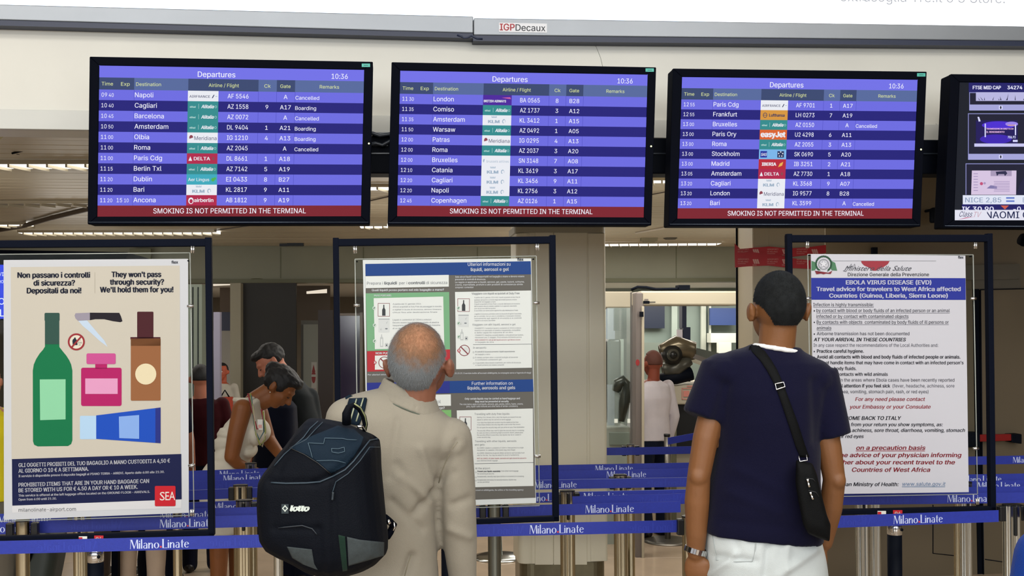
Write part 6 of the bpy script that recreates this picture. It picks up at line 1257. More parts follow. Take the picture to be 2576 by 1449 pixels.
# shoulder bag
m_bag = cloth('bag_black', '#050607', rough=.7, sheen=0, spec=.15); bg = thing('shoulder_bag', 'slim black shoulder bag with two silver zip pulls, worn across the navy t-shirt', 'bag', Q(2045, 1260, -.14))
B = Blob(); out = [(2006, 1158), (2046, 1166), (2058, 1195), (2068, 1240), (2082, 1295), (2092, 1320), (2090, 1363), (2062, 1354), (2036, 1344), (2022, 1318), (2012, 1270), (2005, 1215)]
cx, cy = 2048, 1262; vs = []; N_ = len(out)
for dy, sc in ((-.05, .72), (-.095, .95), (-.11, 1.0), (-.135, 1.0), (-.15, .94), (-.16, .7)): vs += [Q(cx + (x - cx) * sc - 3, cy + (y - cy) * sc, 0, Y2 + dy - .02) for x, y in out]
fs = [(i * N_ + k, i * N_ + (k + 1) % N_, (i + 1) * N_ + (k + 1) % N_, (i + 1) * N_ + k) for i in range(5) for k in range(N_)] + [tuple(range(N_)), tuple(5 * N_ + k for k in range(N_))]
B._add(vs, fs); bagb = B.build('bag_body', m_bag, bg, .0055, 3, folds(.003, 10, 6, 2)); fb_ = drape_fn(bvh_of(bagb))
bot = (lambda x, y, off=0.0: fd(x, y, off))
m = MB()
ls = [(1882, 868), (1893, 885), (1912, 905), (1930, 932), (1945, 960), (1956, 985), (1968, 1020), (1985, 1070), (2003, 1125), (2014, 1150)]; rs_ = [(1908, 868), (1925, 884), (1940, 905), (1955, 930), (1966, 955), (1976, 980), (1990, 1018), (2008, 1066), (2026, 1122), (2036, 1150)]
def ribbon(mb, A, Bp, fn, m_, off=.004, sub=4):
    def dens(a): return [((a[i][0] * (1 - t / sub) + a[i + 1][0] * t / sub), (a[i][1] * (1 - t / sub) + a[i + 1][1] * t / sub)) for i in range(len(a) - 1) for t in range(sub)] + [a[-1]]
    A, Bp = dens(A), dens(Bp); K = 3; vs = []
    for a, b in zip(A, Bp):
        for k in range(K + 1): f = k / K; vs.append(fn(a[0] + (b[0] - a[0]) * f, a[1] + (b[1] - a[1]) * f, off))
    fs = [(i * (K + 1) + k, i * (K + 1) + k + 1, (i + 1) * (K + 1) + k + 1, (i + 1) * (K + 1) + k) for i in range(len(A) - 1) for k in range(K)]
    return mb.add(vs, fs, m_, True)
ribbon(m, ls, rs_, fd, m_bag, .005); st = m.build('strap', bg); k = st.modifiers.new('solid', 'SOLIDIFY'); k.thickness = .003; k.offset = 1
bf = [fd(x, y, .012) for x, y in [(1950, 966), (1971, 961), (1975, 973), (1953, 980)]]; m = MB(); m.tube(bf + [bf[0], bf[1]], .0021, m_chrome, 8); m.build('buckle', bg)
m = MB(); q = [PY(2009, 1147, 3.045), PY(2012, 1161, 3.04), PY(2031, 1158, 3.04), PY(2028, 1144, 3.045)]; m.tube(q, .0018, m_chrome, 8); m.build('strap_ring', bg)
for (x0, y0, x1, y1) in ((2031, 1205, 2036, 1225), (2038, 1238, 2045, 1256)):
    m = MB(); m.tube([fb_(x0, y0, .004), fb_((x0 + x1) / 2, (y0 + y1) / 2, .006)], [.005, .002], m_chrome, 8); m.tube([fb_((x0 + x1) / 2, (y0 + y1) / 2, .006), fb_(x1, y1, .006)], [.0032, .0038], m_chrome, 8); m.build('zip_pull', bg)
for zz in ([(2028, 1203), (2045, 1205), (2060, 1213)], [(2034, 1234), (2052, 1238), (2072, 1250)]):
    m = MB(); m.tube([fb_(x, y, .001) for x, y in zz], .0014, mat('zip_dark', '#1c1d1f', .5), 5); m.build('zip', bg)
rd = thing('red_folder', 'red folder edge held low in the right hand beside the white trousers', 'folder', Q(2080, 1400, .04))
m = MB(); c_ = Q(2079, 1409, .045); m.box(c_, (.006, .03, .034), mat('folder_red', '#a8281c', .5), .5); m.build('cover', rd); m = MB(); m.box(c_ - UP * .05, (.005, .028, .066), m_white, .5); m.build('paper', rd)

# ---------------------------------------------------------------- grey-haired man with the backpack
Y1 = 3.05
def Q1(px, py, dy=0.0): return Q(px, py, dy, Y1)
X1 = lambda w: w * Y1 / FPX
sk1 = skinmat('ruddy', '#7a4f3c'); foot = Q1(1000, 1449)
man1 = thing('person', 'grey-haired balding man in a beige jacket looking up at the boards', 'person', (foot.x, foot.y, 0), 'travellers reading the departure boards')
hc1 = Q1(1056, 915, .0); R1 = rotzx(-.22, .36, .0); S1 = 1.02
B = Blob(); head_solids(B, hc1, R1, S1, Q1(1040, 1040, .0)); B.chain([Q1(1050, 950, -.02), Q1(1040, 1030, .0)], [.056, .060])
B.loft([(Q1((l + r) / 2, y, .02), Vector((X1(r - l) / 2, 0, 0)), Vector((0, d, 0))) for y, l, r, d in ((1560, 870, 1070, .10), (1300, 880, 1060, .10), (1150, 880, 1062, .09), (1080, 890, 1080, .07), (1030, 965, 1070, .05))])
for sx, pts in ((1, [(1138, 1118), (1150, 1290), (1160, 1430), (1165, 1490)]), (-1, [(870, 1080), (850, 1260), (842, 1420), (845, 1490)])):
    P_ = [Q1(x, y, dy) for (x, y), dy in zip(pts, (0, .005, .038, .058))]; B.chain(P_, [.034, .034, .030, .026]); hand(B, P_[-1], Vector((0, .12, -1)), Vector((-sx, .1, 0)), Vector((0, 1, 0)), 1.0, .7)
for px in (930, 1050):
    hp = Q1(px, 1449, .02); B.chain([Vector((hp.x, hp.y, .82)), Vector((hp.x, hp.y + .02, .46)), Vector((hp.x, hp.y, .1))], [.085, .058, .04]); B.cap(Vector((hp.x, hp.y - .03, .045)), Vector((hp.x, hp.y + .12, .035)), .036, .032)
B.build('body', sk1, man1, .0055, 2); eyes(man1, hc1, R1, S1)
# hair: grey on sides and nape, thin brown down over the crown
hm = bpy.data.materials.new('hair_grey_thinning'); hm.use_nodes = True; nt = hm.node_tree; bs_ = nt.nodes['Principled BSDF']; bs_.inputs['Roughness'].default_value = .75
geo = nt.nodes.new('ShaderNodeNewGeometry'); cr_ = Vector(hc1) + Vector((.004, -.078, .058)); vd = nt.nodes.new('ShaderNodeVectorMath'); vd.operation = 'DISTANCE'; vd.inputs[1].default_value = cr_
nt.links.new(geo.outputs['Position'], vd.inputs[0]); nz = nt.nodes.new('ShaderNodeTexNoise'); nz.inputs['Scale'].default_value = 60; nz.inputs['Detail'].default_value = 6; nt.links.new(geo.outputs['Position'], nz.inputs[0])
ad = nt.nodes.new('ShaderNodeMath'); ad.operation = 'MULTIPLY_ADD'; ad.inputs[1].default_value = .045; nt.links.new(nz.outputs['Fac'], ad.inputs[0]); nt.links.new(vd.outputs['Value'], ad.inputs[2])
rp = nt.nodes.new('ShaderNodeValToRGB'); nt.links.new(ad.outputs[0], rp.inputs[0]); el = rp.color_ramp.elements; el[0].position = .052; el[0].color = lin('#9a6c4e'); el[1].position = .112; el[1].color = lin('#6b6f71')
e3 = el.new(.08); e3.color = lin('#77563c'); nt.links.new(rp.outputs[0], bs_.inputs['Base Color'])
n2 = nt.nodes.new('ShaderNodeTexNoise'); n2.inputs['Scale'].default_value = 420; nt.links.new(geo.outputs['Position'], n2.inputs[0]); bp_ = nt.nodes.new('ShaderNodeBump'); bp_.inputs['Strength'].default_value = .5; bp_.inputs['Distance'].default_value = .003; nt.links.new(n2.outputs['Fac'], bp_.inputs['Height']); nt.links.new(bp_.outputs[0], bs_.inputs['Normal'])
me = hair_cap(hc1, R1, S1, lambda u: (u.z > -.70 + max(0, abs(u.x) - .5) * 1.3 and u.y < .0) or (u.z > -.02 and u.y < .28) or (u.z > .5 and u.y < .4), .006, 120, shape=(.081, .102, .102), jit=0); me = strands(me, hc1, 9000, .011, .00045, .30, 1); put(me, 'hair', hm, man1, .0)
m_jk = cloth('beige_linen', '#857f72', vs=4, var=.05, bs=500, bump=.4)
B = Blob(); rings = []
for y, l, r, d, fy in ((1600, 800, 1120, .16, .02), (1500, 815, 1108, .155, .02), (1400, 830, 1102, .15, .02), (1300, 840, 1100, .145, .015), (1210, 845, 1108, .145, .01), (1140, 842, 1125, .14, .01), (1110, 842, 1150, .135, .01), (1080, 838, 1156, .125, .01), (1054, 842, 1146, .115, .01), (1032, 850, 1124, .10, .01), (1014, 868, 1102, .088, .01), (1000, 910, 1086, .076, .01), (986, 968, 1076, .066, .01)):
    c = Q1((l + r) / 2, y, fy); sl = X1(30 if y < 1080 else 16) / 2; rings.append((c, Vector((X1(r - l) / 2, 0, -sl)), Vector((0, d, 0))))
B.loft(rings, 40, 2.3)
B.ell(Q1(1128, 1112), (.068, .085, .066)); B.chain([Q1(1132, 1105), Q1(1143, 1200, .0), Q1(1150, 1300, .01), Q1(1158, 1400, .03), Q1(1163, 1468, .05)], [.066, .060, .058, .050, .045], n=20)
B.ell(Q1(872, 1052), (.062, .08, .060)); B.chain([Q1(868, 1060), Q1(852, 1200, .0), Q1(846, 1300, .01), Q1(842, 1410, .04), Q1(842, 1468, .06)], [.060, .056, .056, .048, .045], n=20)
jk = B.build('jacket', m_jk, man1, .0065, 4, folds(.007, 6, 3.5, 8, creases([(1103, 1215, 1150, 1110, .6), (1103, 1225, 1104, 1449, .3), (1103, 1210, 1140, 1190, .4), (1095, 1235, 1045, 1290, .9), (1080, 1260, 1010, 1200, -.6), (1060, 1130, 1085, 1220, -.7), (1000, 1170, 1060, 1270, .5), (985, 1260, 1060, 1330, .6), (1140, 1270, 1180, 1255, .6), (1130, 1330, 1180, 1350, -.6), (1020, 1449, 1035, 1400, 1), (1000, 1060, 980, 1200, .5)], .013, 11)))
fj = drape_fn(bvh_of(jk))
# collar: a folded band round the neck, thicker below
nb = Q1(1030, 1000, .005); B = Blob(); K = 36
for k in range(K):
    a, b = 2 * math.pi * k / K, 2 * math.pi * (k + 1) / K
    if .25 < (a / math.pi) < .75: continue
    def cp(a, z, r): return Vector((nb.x + (r) * math.cos(a), nb.y + (r * .86) * math.sin(a), nb.z + z - .42 * r * math.cos(a)))
    for z0, z1, r0, r1 in ((.022, -.004, .072, .083), (-.004, -.026, .083, .094)):
        B.cap(cp(a, z0, r0), cp(a, z1, r1), .0075, .0065, n=8); B.cap(cp(a, z0, r0), cp(b, z0, r0), .0075, .0075, n=8); B.cap(cp(a, z1, r1), cp(b, z1, r1), .0065, .0065, n=8)
col1 = B.build('collar', m_jk, man1, .0045, 3); m = MB(); m.tube([cp(math.pi * (1.08 + .84 * k / 16), -.030, .0985) for k in range(17)], .0022, mat('collar_piping_dark', '#4c5348', .8), 6); m.build('collar_piping', man1)  # dark piping along the lower edge of the collar
m = MB(); m.tube([fj(x, y, .0008) for x, y in [(1151, 1112), (1140, 1125), (1122, 1160), (1110, 1190), (1104, 1215)]], .0012, mat('seam_beige', '#7d7663', .8), 5); m.tube([fj(x, y, .0008) for x, y in [(1035, 1396), (1026, 1420), (1018, 1449)]], .0012, mat('seam_beige', '#7d7663', .8), 5); m.build('seam', man1)
B = Blob(); B.loft([(Q1((l + r) / 2, y, .02), Vector((X1(r - l) / 2, 0, 0)), Vector((0, d, 0))) for y, l, r, d in ((1660, 850, 1100, .125), (1480, 850, 1095, .125), (1400, 860, 1085, .11))])
for px in (930, 1040): hp = Q1(px, 1449, .02); B.chain([Vector((hp.x, hp.y, .78)), Vector((hp.x, hp.y + .01, .46)), Vector((hp.x, hp.y, .07))], [.098, .08, .072], n=18)
B.build('trousers', cloth('stone', '#9b917c'), man1, .009, 3, folds(.006, 7, 5, 2))
for px in (930, 1040): hp = Q1(px, 1449, .02); B = Blob(); B.cap(Vector((hp.x, hp.y - .05, .045)), Vector((hp.x, hp.y + .14, .036)), .045, .038); B.build('shoe', m_shoe, man1, .009, 1)

# ---------------------------------------------------------------- backpack
bp = thing('backpack', 'dark navy sports backpack with white wordmark on the shoulder of the beige jacket', 'backpack', PY(815, 1250, 2.75))
m_bp = cloth('pack_navy', '#04070f', rough=.7, var=.12, vs=6, bs=300, sheen=0, spec=.12); m_bt2 = cloth('pack_teal', '#0b1b28', rough=.7, sheen=0); m_pip = mat('pack_piping', '#25343f', .55); m_mesh = mat('pack_mesh', '#2e3638', .7, var=.15, vs=120, bump=.5, bs=700)
OUT = [(779, 1054), (816, 1055), (860, 1064), (900, 1078), (935, 1094), (953, 1108), (956, 1140), (957, 1175), (961, 1215), (967, 1262), (972, 1310), (978, 1358), (977, 1392), (955, 1412), (918, 1430), (873, 1442), (830, 1444), (790, 1432), (750, 1413), (712, 1396), (680, 1376), (664, 1350), (660, 1300), (657, 1250), (658, 1205), (672, 1180), (700, 1145), (728, 1110), (755, 1076)]
cx, cy = 815, 1255; N_ = len(OUT); YB = 2.74; vs = []
prof = ((.085, .80), (.075, .93), (.04, .985), (-.01, 1.0), (-.06, .985), (-.10, .93), (-.125, .84), (-.14, .70), (-.148, .5), (-.152, .25))
for dy, sc in prof: vs += [Q(cx + (x - cx) * sc, cy + (y - cy) * sc, dy, YB + .0) for x, y in OUT]
B = Blob(); K = len(prof); B._add(vs, [(i * N_ + k, i * N_ + (k + 1) % N_, (i + 1) * N_ + (k + 1) % N_, (i + 1) * N_ + k) for i in range(K - 1) for k in range(N_)] + [tuple(range(N_)), tuple((K - 1) * N_ + k for k in range(N_))])
def bpx(p, n):
    return creases([(728, 1127, 700, 1185, .5), (834, 1196, 950, 1100, 1.2), (680, 1212, 790, 1215, .7), (790, 1215, 834, 1196, 1), (838, 1215, 845, 1449, .8), (690, 1330, 800, 1330, .5), (800, 1330, 812, 1449, .7)], .007, 9)(p, n) if n.y < .2 else 0
pk = B.build('pack_body', m_bp, bp, .006, 3, folds(.004, 7, 5, 4, bpx)); fk = drape_fn(bvh_of(pk))
def dpatch(name, pts, m_, off=.003, sub=4, solid=.003):
    m = MB(); m.poly(pts, fk, m_, off, sub); o = m.build(name, bp); k = o.modifiers.new('solid', 'SOLIDIFY'); k.thickness = solid; k.offset = 1; o.data.polygons.foreach_set('use_smooth', [True] * len(o.data.polygons)); return o
dpatch('top_panel', [(729, 1126), (760, 1106), (800, 1090), (850, 1070), (890, 1078), (915, 1100), (908, 1120), (890, 1150), (870, 1172), (834, 1192), (800, 1163), (765, 1142)], m_bt2)
dpatch('side_mesh', [(873, 1351), (905, 1358), (967, 1364), (966, 1398), (920, 1412), (877, 1424)], m_mesh); dpatch('front_mesh', [(722, 1376), (784, 1383), (790, 1420), (799, 1434), (762, 1420), (735, 1404)], m_mesh)
dpatch('elastic_strip', [(851, 1346), (868, 1350), (874, 1436), (862, 1438)], cloth('pack_green', '#14281f'))
def piping(pts, r=.0016, m_=m_pip, off=.003, name='piping', sub=4):
    P_ = [((pts[i][0] * (1 - t / sub) + pts[i + 1][0] * t / sub), (pts[i][1] * (1 - t / sub) + pts[i + 1][1] * t / sub)) for i in range(len(pts) - 1) for t in range(sub)] + [pts[-1]]
    m = MB(); m.tube([fk(x, y, off) for x, y in P_], r, m_, 6); m.build(name, bp)
piping([(800, 1060), (780, 1078), (764, 1100), (745, 1117), (715, 1143), (690, 1172)]); piping([(812, 1062), (792, 1082), (770, 1106), (729, 1127)], .0013)
piping([(950, 1104), (930, 1108), (910, 1134), (890, 1160), (868, 1182), (838, 1198), (805, 1212), (770, 1215), (720, 1216), (682, 1214)], .0022); piping([(955, 1125), (930, 1125), (905, 1160), (875, 1192), (845, 1212), (836, 1240)], .0014)
piping([(729, 1127), (765, 1143), (800, 1165), (834, 1194)], .0016, mat('pack_seam', '#05070c', .5)); piping([(700, 1328), (760, 1322), (785, 1330), (798, 1345)], .0018, mat('pack_seam2', '#131b24', .5))
m_out = mat('pack_outline', '#3e525e', .6)
for pts in ([(775, 1114), (814, 1116), (817, 1102), (862, 1103), (875, 1106), (898, 1107)], [(775, 1114), (780, 1130), (786, 1152)], [(796, 1159), (836, 1158), (852, 1160), (870, 1165)], [(834, 1128), (850, 1129), (866, 1125), (867, 1136), (851, 1140), (835, 1137), (834, 1128)]): piping(pts, .0009, m_out, .0065, 'emblem_outline')
m = MB(); lw = mat('pack_logo', '#b9c2bb', .5); m.poly([(708, 1268), (726, 1268), (726, 1292), (708, 1292)], fk, mat('pack_logo_ground', '#202b30', .6), .004, 2)
ctr = (717, 1279)
for q in ([(717, 1270), (723, 1278), (720, 1278), (717, 1274)], [(717, 1270), (711, 1278), (714, 1278), (717, 1274)], [(711, 1280), (714, 1280), (717, 1284), (717, 1288)], [(723, 1280), (720, 1280), (717, 1284), (717, 1288)], [(710, 1277), (713, 1277), (713, 1281), (710, 1281)], [(721, 1277), (724, 1277), (724, 1281), (721, 1281)]): m.poly(q, fk, lw, .0055)
m.text('lotto', 728, 1286, 14.5, fk, lw, width=49, ital=.25, bold=.06, off=.0055, res=3); m.build('wordmark', bp)
piping([(838, 1238), (837, 1250), (836, 1258)], .0035, mat('zip_grey', '#2b3238', .4, metal=.4), .004, 'zip_pull')
m = MB(); P3 = [PY(x, y, Y_) for x, y, Y_ in ((872, 1066, 2.70), (872, 1040, 2.69), (878, 1024, 2.69), (889, 1018, 2.70), (904, 1028, 2.72), (915, 1048, 2.74), (919, 1068, 2.76), (917, 1082, 2.77))]; m.tube(P3, [.012, .012, .009, .007, .007, .007, .007, .006], m_bp, 10); m.build('carry_handle', bp)
m = MB(); m.tube([p + Vector((.004, -.008, .003)) for p in P3[3:]], .002, mat('handle_edge', '#8c9066', .5), 6); m.build('handle_edge', bp)
# shoulder straps over the beige shoulder
fm = drape_fn(bvh_of(jk))
m = MB(); ribbon(m, [(878, 1002), (870, 1030), (860, 1064)], [(922, 1000), (916, 1030), (900, 1070)], fm, m_bt2, .012, 5); o = m.build('shoulder_strap', bp); k = o.modifiers.new('s', 'SOLIDIFY'); k.thickness = .008; k.offset = 1
for a, b in (((897, 1004), (880, 1062)), ((914, 1002), (896, 1060))):
    m = MB(); m.tube([fm(a[0] + (b[0] - a[0]) * t / 5, a[1] + (b[1] - a[1]) * t / 5, .022) for t in range(6)], .0022, mat('strap_stripe', '#8f947a', .5), 6); m.build('strap_stripe', bp)
m = MB(); m.tube([PY(900, 1074, 2.74), PY(912, 1072, 2.75), PY(918, 1086, 2.76)], .004, m_chrome, 8); m.build('strap_ring', bp)
m = MB(); m.tube([PY(968, 1302, 2.80), PY(980, 1312, 2.82), PY(990, 1320, 2.84), PY(982, 1338, 2.84), PY(974, 1350, 2.82)], .010, m_blackp, 10); m.tube([PY(975, 1308, 2.76), PY(980, 1318, 2.76)], .005, m_chrome, 8); m.tube([PY(990, 1314, 2.79), PY(993, 1326, 2.79), PY(988, 1334, 2.79)], .003, m_chrome, 8); m.build('side_buckle', bp)
# strap that disappears under the arm keeps the pack on the far shoulder
m = MB(); m.tube([PY(880, 1003, 3.02), PY(868, 1010, 3.1), PY(862, 1050, 3.18), PY(858, 1150, 3.2), PY(850, 1280, 3.05), PY(800, 1350, 2.84)], .012, m_bt2, 8); m.build('shoulder_strap', bp)

# ---------------------------------------------------------------- woman in white bending forward
YW = 6.15
def QW(px, py, dy=0.0): return Q(px, py, dy, YW)
KW = YW / FPX
skw = skinmat('bronze', '#7c4a26'); wm = thing('person', 'woman in a white sleeveless dress bending forward, dark hair tied up', 'person', (QW(575, 1300).x, YW, 0))
fdir = Vector((.68, -.10, -.72)).normalized(); updir = Vector((.72, 0, .68)); updir = (updir - fdir * updir.dot(fdir)).normalized(); rdir = fdir.cross(updir)
Rw = Matrix((rdir, fdir, updir)).transposed(); hcw = QW(704, 974)
B = Blob(); head_solids(B, hcw, Rw, .98, QW(640, 1010)); B.chain([QW(680, 1000, -.0), QW(634, 1020)], [.052, .058])
rw = [((628, 1022), 30, .13), ((612, 1060), 52, .15), ((600, 1100), 56, .14), ((585, 1150), 46, .12), ((570, 1200), 52, .15), ((562, 1260), 54, .15)]
B.loft([(QW(*c), Vector((a * KW * .9, 0, a * KW * .35)), Vector((0, d * .9, 0))) for c, a, d in rw])
B.chain([QW(625, 1024, -.14), QW(612, 1085, -.16), QW(602, 1140, -.17), QW(612, 1158, -.14), QW(626, 1166, -.10)], [.058, .050, .042, .034, .026]); hand(B, QW(627, 1167, -.10), Vector((1, .2, -.35)), Vector((.2, 0, -1)), Vector((0, 1, 0)), .92, .6)
B.chain([QW(640, 1040, .13), QW(664, 1112, .12), QW(700, 1142, .02), QW(716, 1150, -.02)], [.05, .042, .032, .025]); hand(B, QW(717, 1150, -.02), Vector((1, -.3, -.2)), Vector((0, 0, -1)), Vector((0, 1, 0)), .92, .6)
for dx, dy in ((-14, -.08), (14, .08)):
    hp = QW(570 + dx, 1300, dy); B.chain([Vector((hp.x, hp.y, .78)), Vector((hp.x + .01, hp.y, .44)), Vector((hp.x, hp.y, .09))], [.085, .056, .038]); B.cap(Vector((hp.x - .03, hp.y, .045)), Vector((hp.x + .12, hp.y, .03)), .034, .028)
B.build('body', skw, wm, .0065, 2); eyes(wm, hcw, Rw, .98, True)
hb = mat('hair_black', '#07080c', .55, var=.2, vs=30, bump=.4, bs=300)
B = Blob(); lw_ = lambda x, y, z: Vector(hcw) + Rw @ Vector((x, y, z))
B.ell(lw_(0, -.028, .030), (.088, .100, .098), Rw); B.ell(lw_(0, -.01, .075), (.080, .085, .055), Rw); B.ell(lw_(0, -.105, .045), (.045, .05, .05), Rw); B.ell(lw_(0, .045, .088), (.06, .05, .035), Rw); B.build('hair', hb, wm, .006, 3, folds(.006, 30, 30, 5))
m_dr = cloth('ivory_knit', '#c9c3b4', vs=6)
B = Blob(); rings = [((634, 1008), 20, .09, .5), ((622, 1030), 40, .150, .6), ((606, 1060), 56, .165, .5), ((602, 1090), 61, .165, .3), ((594, 1120), 52, .15, .2), ((583, 1148), 50, .145, .1), ((568, 1178), 54, .16, 0), ((563, 1230), 58, .18, 0), ((566, 1290), 52, .17, 0), ((570, 1336), 46, .155, 0)]
B.loft([(QW(*c, 0), Vector((a * KW, 0, a * KW * s_)), Vector((0, d, 0))) for c, a, d, s_ in rings], 36, 2.3)
B.ell(QW(652, 1088, -.07), (.05, .07, .07)); B.ell(QW(652, 1088, .07), (.05, .07, .07)); B.ell(QW(622, 1018, -.11), (.05, .04, .045)); B.ell(QW(630, 1132, -.02), (.045, .10, .05))
drs = B.build('dress', m_dr, wm, .0075, 3, folds(.006, 7, 8, 6, creases([(535, 1098, 585, 1108, .9), (532, 1135, 585, 1128, .7), (525, 1160, 590, 1165, .7), (560, 1075, 590, 1100, .6), (548, 1075, 590, 1090, -.5)], .012, 5)))
m = MB(); cl = [(608, 996), (598, 994), (593, 1010), (600, 1012)]
B2 = Blob(); B2.chain([QW(596, 1004, -.05), QW(610, 1004, -.09), QW(630, 1004, -.10), QW(644, 1000, -.07)], [.014, .016, .016, .012]); B2.build('collar', m_dr, wm, .006, 2)
nk_ = thing('necklace', 'long strands of coloured beads hanging from the neck of the bending woman', 'necklace', QW(665, 1080, -.1))
for k, (c_, pts) in enumerate((('#8a8f4a', [(648, 985), (652, 1010), (657, 1050), (662, 1085), (672, 1112), (680, 1100), (682, 1075), (676, 1030)]), ('#8a2a34', [(642, 985), (648, 1008), (656, 1040), (664, 1072), (672, 1074), (676, 1050), (672, 1025)]), ('#4c6a6e', [(650, 990), (654, 1030), (660, 1075), (670, 1098), (678, 1080), (677, 1040)]), ('#a89c86', [(655, 1015), (660, 1060), (666, 1100), (674, 1117), (682, 1085)]))):
    m = MB(); P_ = [QW(x, y, -.17 + .03 * (i > len(pts) / 2)) for i, (x, y) in enumerate(pts)]; m.tube(P_, .0045, mat('bead_' + c_[1:], c_, .4), 8); m.build('strand', nk_)
m = MB(); c_ = QW(671, 1062, -.16); m.box(c_, (.03, .004, .06), m_white); m.box(c_ + Vector((0, -.003, -.01)), (.02, .002, .02), m_tw); m.build('pendant_card', nk_)
m = MB(); m.tube([lw_(-.084, -.0, -.04), lw_(-.086, -.0, -.048)], .004, m_chrome, 8); m.tube([lw_(.084, -.0, -.04), lw_(.086, -.0, -.048)], .004, m_chrome, 8); m.build('earring', wm)
for dx, dy in ((-14, -.08), (14, .08)): hp = QW(570 + dx, 1300, dy); B = Blob(); B.cap(Vector((hp.x - .05, hp.y, .035)), Vector((hp.x + .13, hp.y, .028)), .038, .032); B.build('shoe', m_shoe, wm, .009, 1)

# ---------------------------------------------------------------- other travellers
h_dark = mat('hair_dark', '#0b0b0d', .6, bump=.4, bs=300); h_brown = mat('hair_brown', '#4a3024', .6, bump=.4, bs=300)
skp = skinmat('pale', '#a86a52')
# dark-shirted man leaning behind the woman, head bowed to the left
YD = 7.0
def QD(px, py, dy=0.0): return Q(px, py, dy, YD)
KD = YD / FPX
dm = thing('person', 'man in a dark t-shirt bowing his head behind the woman in white', 'person', (QD(745, 1200).x, YD, 0))
fdir = Vector((-.72, -.35, -.60)).normalized(); updir = Vector((-.35, 0, .9)); updir = (updir - fdir * updir.dot(fdir)).normalized(); Rd = Matrix((fdir.cross(updir), fdir, updir)).transposed(); hcd = QD(680, 912)
B = Blob(); head_solids(B, hcd, Rd, .98, QD(730, 965)); B.chain([QD(700, 930), QD(738, 975)], [.055, .062]); B.loft([(QD(*c), Vector((a * KD * .85, 0, 0)), Vector((0, .10, 0))) for c, a in (((745, 990), 40), ((745, 1050), 52), ((742, 1120), 46), ((740, 1190), 46))])
B.chain([QD(700, 1000, -.15), QD(690, 1080, -.18), QD(668, 1120, -.25)], [.05, .04, .028]); hand(B, QD(667, 1121, -.25), Vector((-.5, -.3, -1)), Vector((1, 0, 0)), Vector((0, -1, 0)), 1.0, .6); B.chain([QD(778, 1000, .05), QD(792, 1080, .02), QD(776, 1140, -.12)], [.05, .04, .028]); hand(B, QD(776, 1142, -.12), Vector((-.4, -.6, -1)), Vector((-1, 0, 0)), Vector((0, -1, 0)), 1.0, .6)
for dx in (-22, 22): hp = QD(742 + dx, 1300); B.chain([Vector((hp.x, hp.y, .8)), Vector((hp.x, hp.y, .45)), Vector((hp.x, hp.y, .09))], [.085, .056, .04]); B.cap(Vector((hp.x, hp.y + .02, .045)), Vector((hp.x, hp.y - .12, .035)), .036, .03)
B.build('body', skp, dm, .0075, 2); eyes(dm, hcd, Rd, .98, True); B = Blob(); ld = lambda x, y, z: Vector(hcd) + Rd @ Vector((x, y, z)); B.ell(ld(0, -.03, .035), (.086, .096, .092), Rd); B.ell(ld(0, .03, .085), (.07, .06, .035), Rd); B.build('hair', h_dark, dm, .007, 2, folds(.006, 30, 30, 2))
B = Blob(); B.loft([(QD(*c), Vector((a * KD, 0, -a * KD * .25)), Vector((0, .14, 0))) for c, a in (((735, 955), 26), ((745, 985), 46), ((748, 1040), 55), ((745, 1120), 50), ((742, 1200), 52), ((742, 1230), 52))], 32)
B.cap(QD(704, 1000, -.12), QD(694, 1060, -.17), .066, .062); B.cap(QD(776, 1000, .03), QD(788, 1062, .02), .064, .060); B.build('t_shirt', cloth('charcoal', '#24282a'), dm, .009, 3, folds(.006, 8, 5, 1))
B = Blob(); B.loft([(QD(742, y), Vector((50 * KD, 0, 0)), Vector((0, .12, 0))) for y in (1190, 1260)]); 
for dx in (-22, 22): hp = QD(742 + dx, 1300); B.chain([Vector((hp.x, hp.y, .8)), Vector((hp.x, hp.y, .45)), Vector((hp.x, hp.y, .07))], [.1, .078, .07])
B.build('trousers', cloth('night', '#0c1020'), dm, .01, 2)
for dx in (-22, 22): hp = QD(742 + dx, 1300); B = Blob(); B.cap(Vector((hp.x, hp.y + .04, .045)), Vector((hp.x, hp.y - .14, .036)), .044, .036); B.build('shoe', m_shoe, dm, .01, 1)
nb_ = thing('rucksack', 'navy rucksack in front of the dark-shirted man, beside the bending woman', 'rucksack', QD(722, 1150, -.3))
B = Blob(); B.loft([(QD(c, y, -.30), Vector((a * KD, 0, 0)), Vector((0, d, 0))) for c, y, a, d in ((735, 1000, 22, .06), (728, 1015, 40, .10), (722, 1060, 48, .12), (720, 1140, 50, .13), (722, 1200, 48, .12), (722, 1330, 44, .11))], 28, 3.2); B.build('body', cloth('pack_midnight', '#080d1e'), nb_, .01, 2)
for dx in (-20, 20): m = MB(); m.tube([QD(722 + dx, 1020, -.24), QD(724 + dx, 1000, -.18), QD(726 + dx, 1050, -.14)], .014, m_blackp, 8); m.build('strap', nb_)

